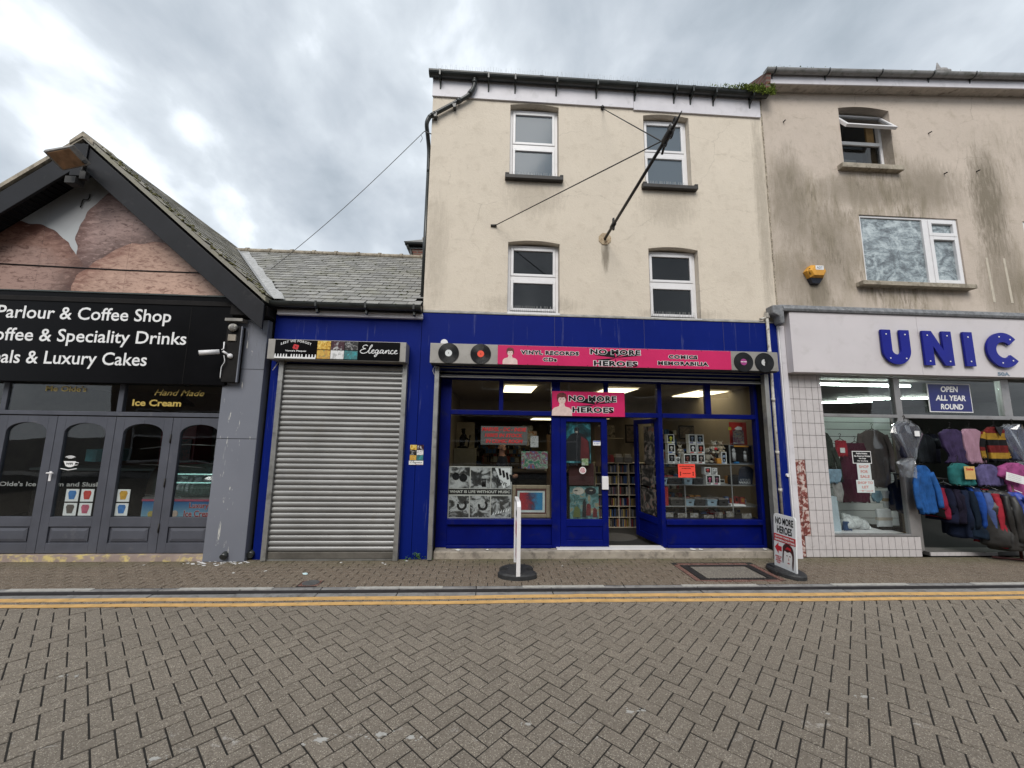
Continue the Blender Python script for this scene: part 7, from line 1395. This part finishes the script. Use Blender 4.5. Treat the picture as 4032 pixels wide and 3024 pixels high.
# ------------------------------------------------------------------ pavement signs
ab = thing('pavement_sign', 'white framed pavement sign seen edge on, on a notched black rubber base', 'pavement sign', (.36, -.60, 0))
base = [(-.24, -.10), (-.18, -.19), (-.02, -.245), (.10, -.235), (.22, -.18), (.24, -.11), (.21, -.075), (.14, -.06), (.125, -.02), (.14, .03), (.20, .05), (.215, .09), (.16, .16), (.02, .20), (-.12, .17), (-.20, .10), (-.21, .055), (-.13, .035), (-.11, -.01), (-.14, -.055), (-.21, -.07)]
base = [tuple(v) for v in smooth([Vector(p) for p in base], 3, True)]; m_rub = plain('black_rubber', (.022, .023, .025), .6, .25, 14, .4, dirt=((.06, .06, .058), .55, .7))
bm_ = MB().loft([[(.37+x, -.62+y, .001) for x, y in base], [(.37+x, -.62+y, .045) for x, y in base], [(.37+x*.93, -.62+y*.93, .062) for x, y in base]], True, 0, False); bm_.build('base', m_rub, ab)
fr_ = MB(); zt_ = .90
def ab_rail(y0, y1, z0, z1): fr_.box(.345, .385, y0, y1, z0, z1)
fr_.prismx([(-.862, .0), (-.838, .0), (-.838, .845), (-.80, .885), (-.42, .885), (-.385, .845), (-.385, .062), (-.360, .062), (-.360, .86), (-.41, .912), (-.81, .912), (-.862, .855)], .348, .398).build('frame', m_pvc, ab, bev=.004)
MB().prismx([(-.836, .10), (-.387, .16), (-.387, .845), (-.42, .884), (-.80, .884), (-.836, .845)], .366, .382).build('panel', m_white, ab)
m = MB(); m.prismx([(-.80, .60), (-.42, .62), (-.42, .45), (-.80, .40)], .3635, .3655, 0).prismx([(-.75, .28), (-.55, .30), (-.5, .2), (-.7, .14)], .3635, .3655, 0).prismx([(-.78, .74), (-.45, .75), (-.45, .68), (-.78, .66)], .3635, .3655, 1); m.build('print', [m_red, m_black], ab)
a2 = thing('shop_swing_sign', 'white NO MORE HEROES pavement sign with red arrow on oval black base', 'pavement sign', (3.865, -.66, 0), R(-87))
# local: x runs along the board from the far edge to the near edge
ob = [(.27*math.cos(q), .17*math.sin(q)) for q in (2*math.pi*i/36 for i in range(36))]
MB().loft([[(x, y, .001) for x, y in ob], [(x, y, .040) for x, y in ob], [(x*.95, y*.92, .056) for x, y in ob]], True, 0, False).build('base', m_rub, a2, local=True); MB().box(-.19, -.08, -.105, -.075, .0555, .058).build('handle_hole', m_black, a2, local=True)
bp = [(-.20, .05), (.20, .05)]+[(.20-.04+.04*math.cos(q), .69-.0+.04*math.sin(q)) for q in (math.pi/2*i/5 for i in range(6))]+[(-.16+.04*math.cos(q), .69+.04*math.sin(q)) for q in (math.pi/2+math.pi/2*i/5 for i in range(6))]
MB().prism(bp, -.010, .010).build('board', plain('sign_white_pvc', (.70, .72, .74), .4, .03, 4), a2, local=True)
k_ = dict(local=True); yy = -.0125
text('NO MORE', -.165, .165, .60, .69, yy, m_black, a2, bold=.03, **k_); text('HEROES', -.135, .14, .485, .58, yy, m_black, a2, bold=.03, **k_)
MB().box(-.199, .199, -.0122, -.0102, .375, .468).build('red_band', m_red, a2, **k_); text('CDS DVDS COMICS VINYL', -.18, .18, .428, .452, -.0142, m_white, a2, bold=.05, **k_); text('MEMORABILIA & COLLECTABLES', -.18, .185, .388, .412, -.0142, m_white, a2, bold=.05, **k_)
MB().prism([(-.185, .29), (-.115, .36), (-.115, .32), (-.055, .32), (-.055, .26), (-.115, .26), (-.115, .22)], -.0122, -.0102).build('arrow', m_red, a2, **k_)
for s_, a, b, z in (('INSIDE THE', -.175, -.06, .175), ('COBLEY', -.16, -.075, .15), ('SHOPPING', -.17, -.062, .125), ('PLAZA', -.15, -.085, .10)): text(s_, a, b, z, z+.019, -.0125, m_red, a2, bold=.05, **k_)
m = MB(); fc = [(.06+.075*math.cos(q), .21+.115*math.sin(q)) for q in (2*math.pi*i/20 for i in range(20))]; m.prism(fc, -.0116, -.0106, 0)
hr = smooth([Vector(p) for p in ((-.045, .16), (-.035, .27), (-.03, .33), (.02, .375), (.09, .375), (.15, .33), (.165, .24), (.155, .12), (.145, .07), (.13, .12), (.135, .24), (.10, .285), (.05, .27), (-.005, .28), (-.02, .2), (-.03, .12))], 3, True); m.prism([tuple(v) for v in hr], -.0128, -.0120, 1)
m.prism([(.01, .30), (.05, .34), (.11, .33), (.12, .30), (.06, .31)], -.0138, -.0132, 2).prism([(.03, .225), (.055, .225), (.05, .237), (.035, .237)], -.0128, -.012, 1).prism([(.08, .225), (.11, .225), (.105, .237), (.085, .237)], -.0128, -.012, 1).prism([(.045, .135), (.09, .135), (.08, .15), (.055, .15)], -.0128, -.012, 3).prism([(.065, .175), (.078, .175), (.072, .22)], -.0128, -.012, 3)
m.build('printed_face', [m_white, plain('print_hair_black', (.05, .012, .012), .5), m_red, plain('print_lip_red', (.35, .06, .06), .5)], a2, **k_)
for ch in a2.children:
    if ch.name.split('.')[0] not in ('base', 'handle_hole'): ch.scale = (.88, 1, 1); ch.rotation_euler = (R(-3.5), 0, 0)
# ------------------------------------------------------------------ overhead wire
def cafe_roof_hit(): return (-4.35, 1.4, 5.96-SL*1.62+.0)
p0 = Vector((-1.16, -.05, 6.56)); p1 = Vector(cafe_roof_hit()); pts = [tuple(p0.lerp(p1, i/16)+Vector((0, 0, -.10*math.sin(math.pi*i/16)))) for i in range(17)]
MB().tube(pts, .0055, 5).tube([tuple(p0), (p0.x+.10, 0, p0.z+.0)], .008, 5).tube(smooth([tuple(p0), (p0.x-.05, -.05, p0.z-.06), (p0.x-.03, -.05, p0.z-.13), (p0.x-.06, -.05, p0.z-.20)], 4), .004, 5).build('overhead_cable', plain('cable_grey', (.12, .12, .12), .6), None, 'thin grey overhead cable from the cream building down to the cafe roof', 'cable')
# ------------------------------------------------------------------ buildings across the street (seen as reflections)
m_brick2 = brickmat('opposite_brick', (.15, .075, .05), (.12, .10, .09), 1.6)
def house(x0, x1, h, m_, lb, wins):
    t = thing('opposite_building', lb, 'building', ((x0+x1)/2, -11.6, 0)); hs_ = [w_ for w_ in wins]
    wall(x0, x1, 0, h, -11.55, -11.35, hs_).build('wall', m_, t); B('interior', x0+.1, x1-.1, -12.6, -12.5, 0, h-.1, m_dark, t)
    for a, b, c, d in hs_: f_ = frame_mb(a, b, c, d, -11.5, -11.42, .07); f_.box(a+.07, b-.07, -11.5, -11.43, (c+d)/2-.03, (c+d)/2+.03); f_.build('window', m_pvc, t); B('pane', a+.07, b-.07, -11.47, -11.46, c+.07, d-.07, m_darkglass, t)
    MB().prismx([(-11.1, h), (-14, h+1.9), (-17, h), (-17, h-.1), (-11.1, h-.1)], x0, x1).build('roof', m_slate, t)
house(-16, -5, 5.9, m_brick2, 'brick building across the street, opposite the cafe', [(-14, -12.8, 3.6, 5), (-11, -9.8, 3.6, 5), (-8, -6.8, 3.6, 5), (-15, -6, .4, 2.6)]); house(-4.9, 5, 6.3, m_brick2, 'brick building across the street, opposite the record shop', [(-3.5, -2.4, 3.8, 5.2), (-.5, .6, 3.8, 5.2), (2.5, 3.6, 3.8, 5.2), (-4, 4, .4, 2.6)]); house(5.1, 18, 5.8, m_beige, 'rendered building across the street, opposite the clothes shop', [(6.5, 7.8, 3.6, 5), (10, 11.3, 3.6, 5), (6, 13, .4, 2.6)])
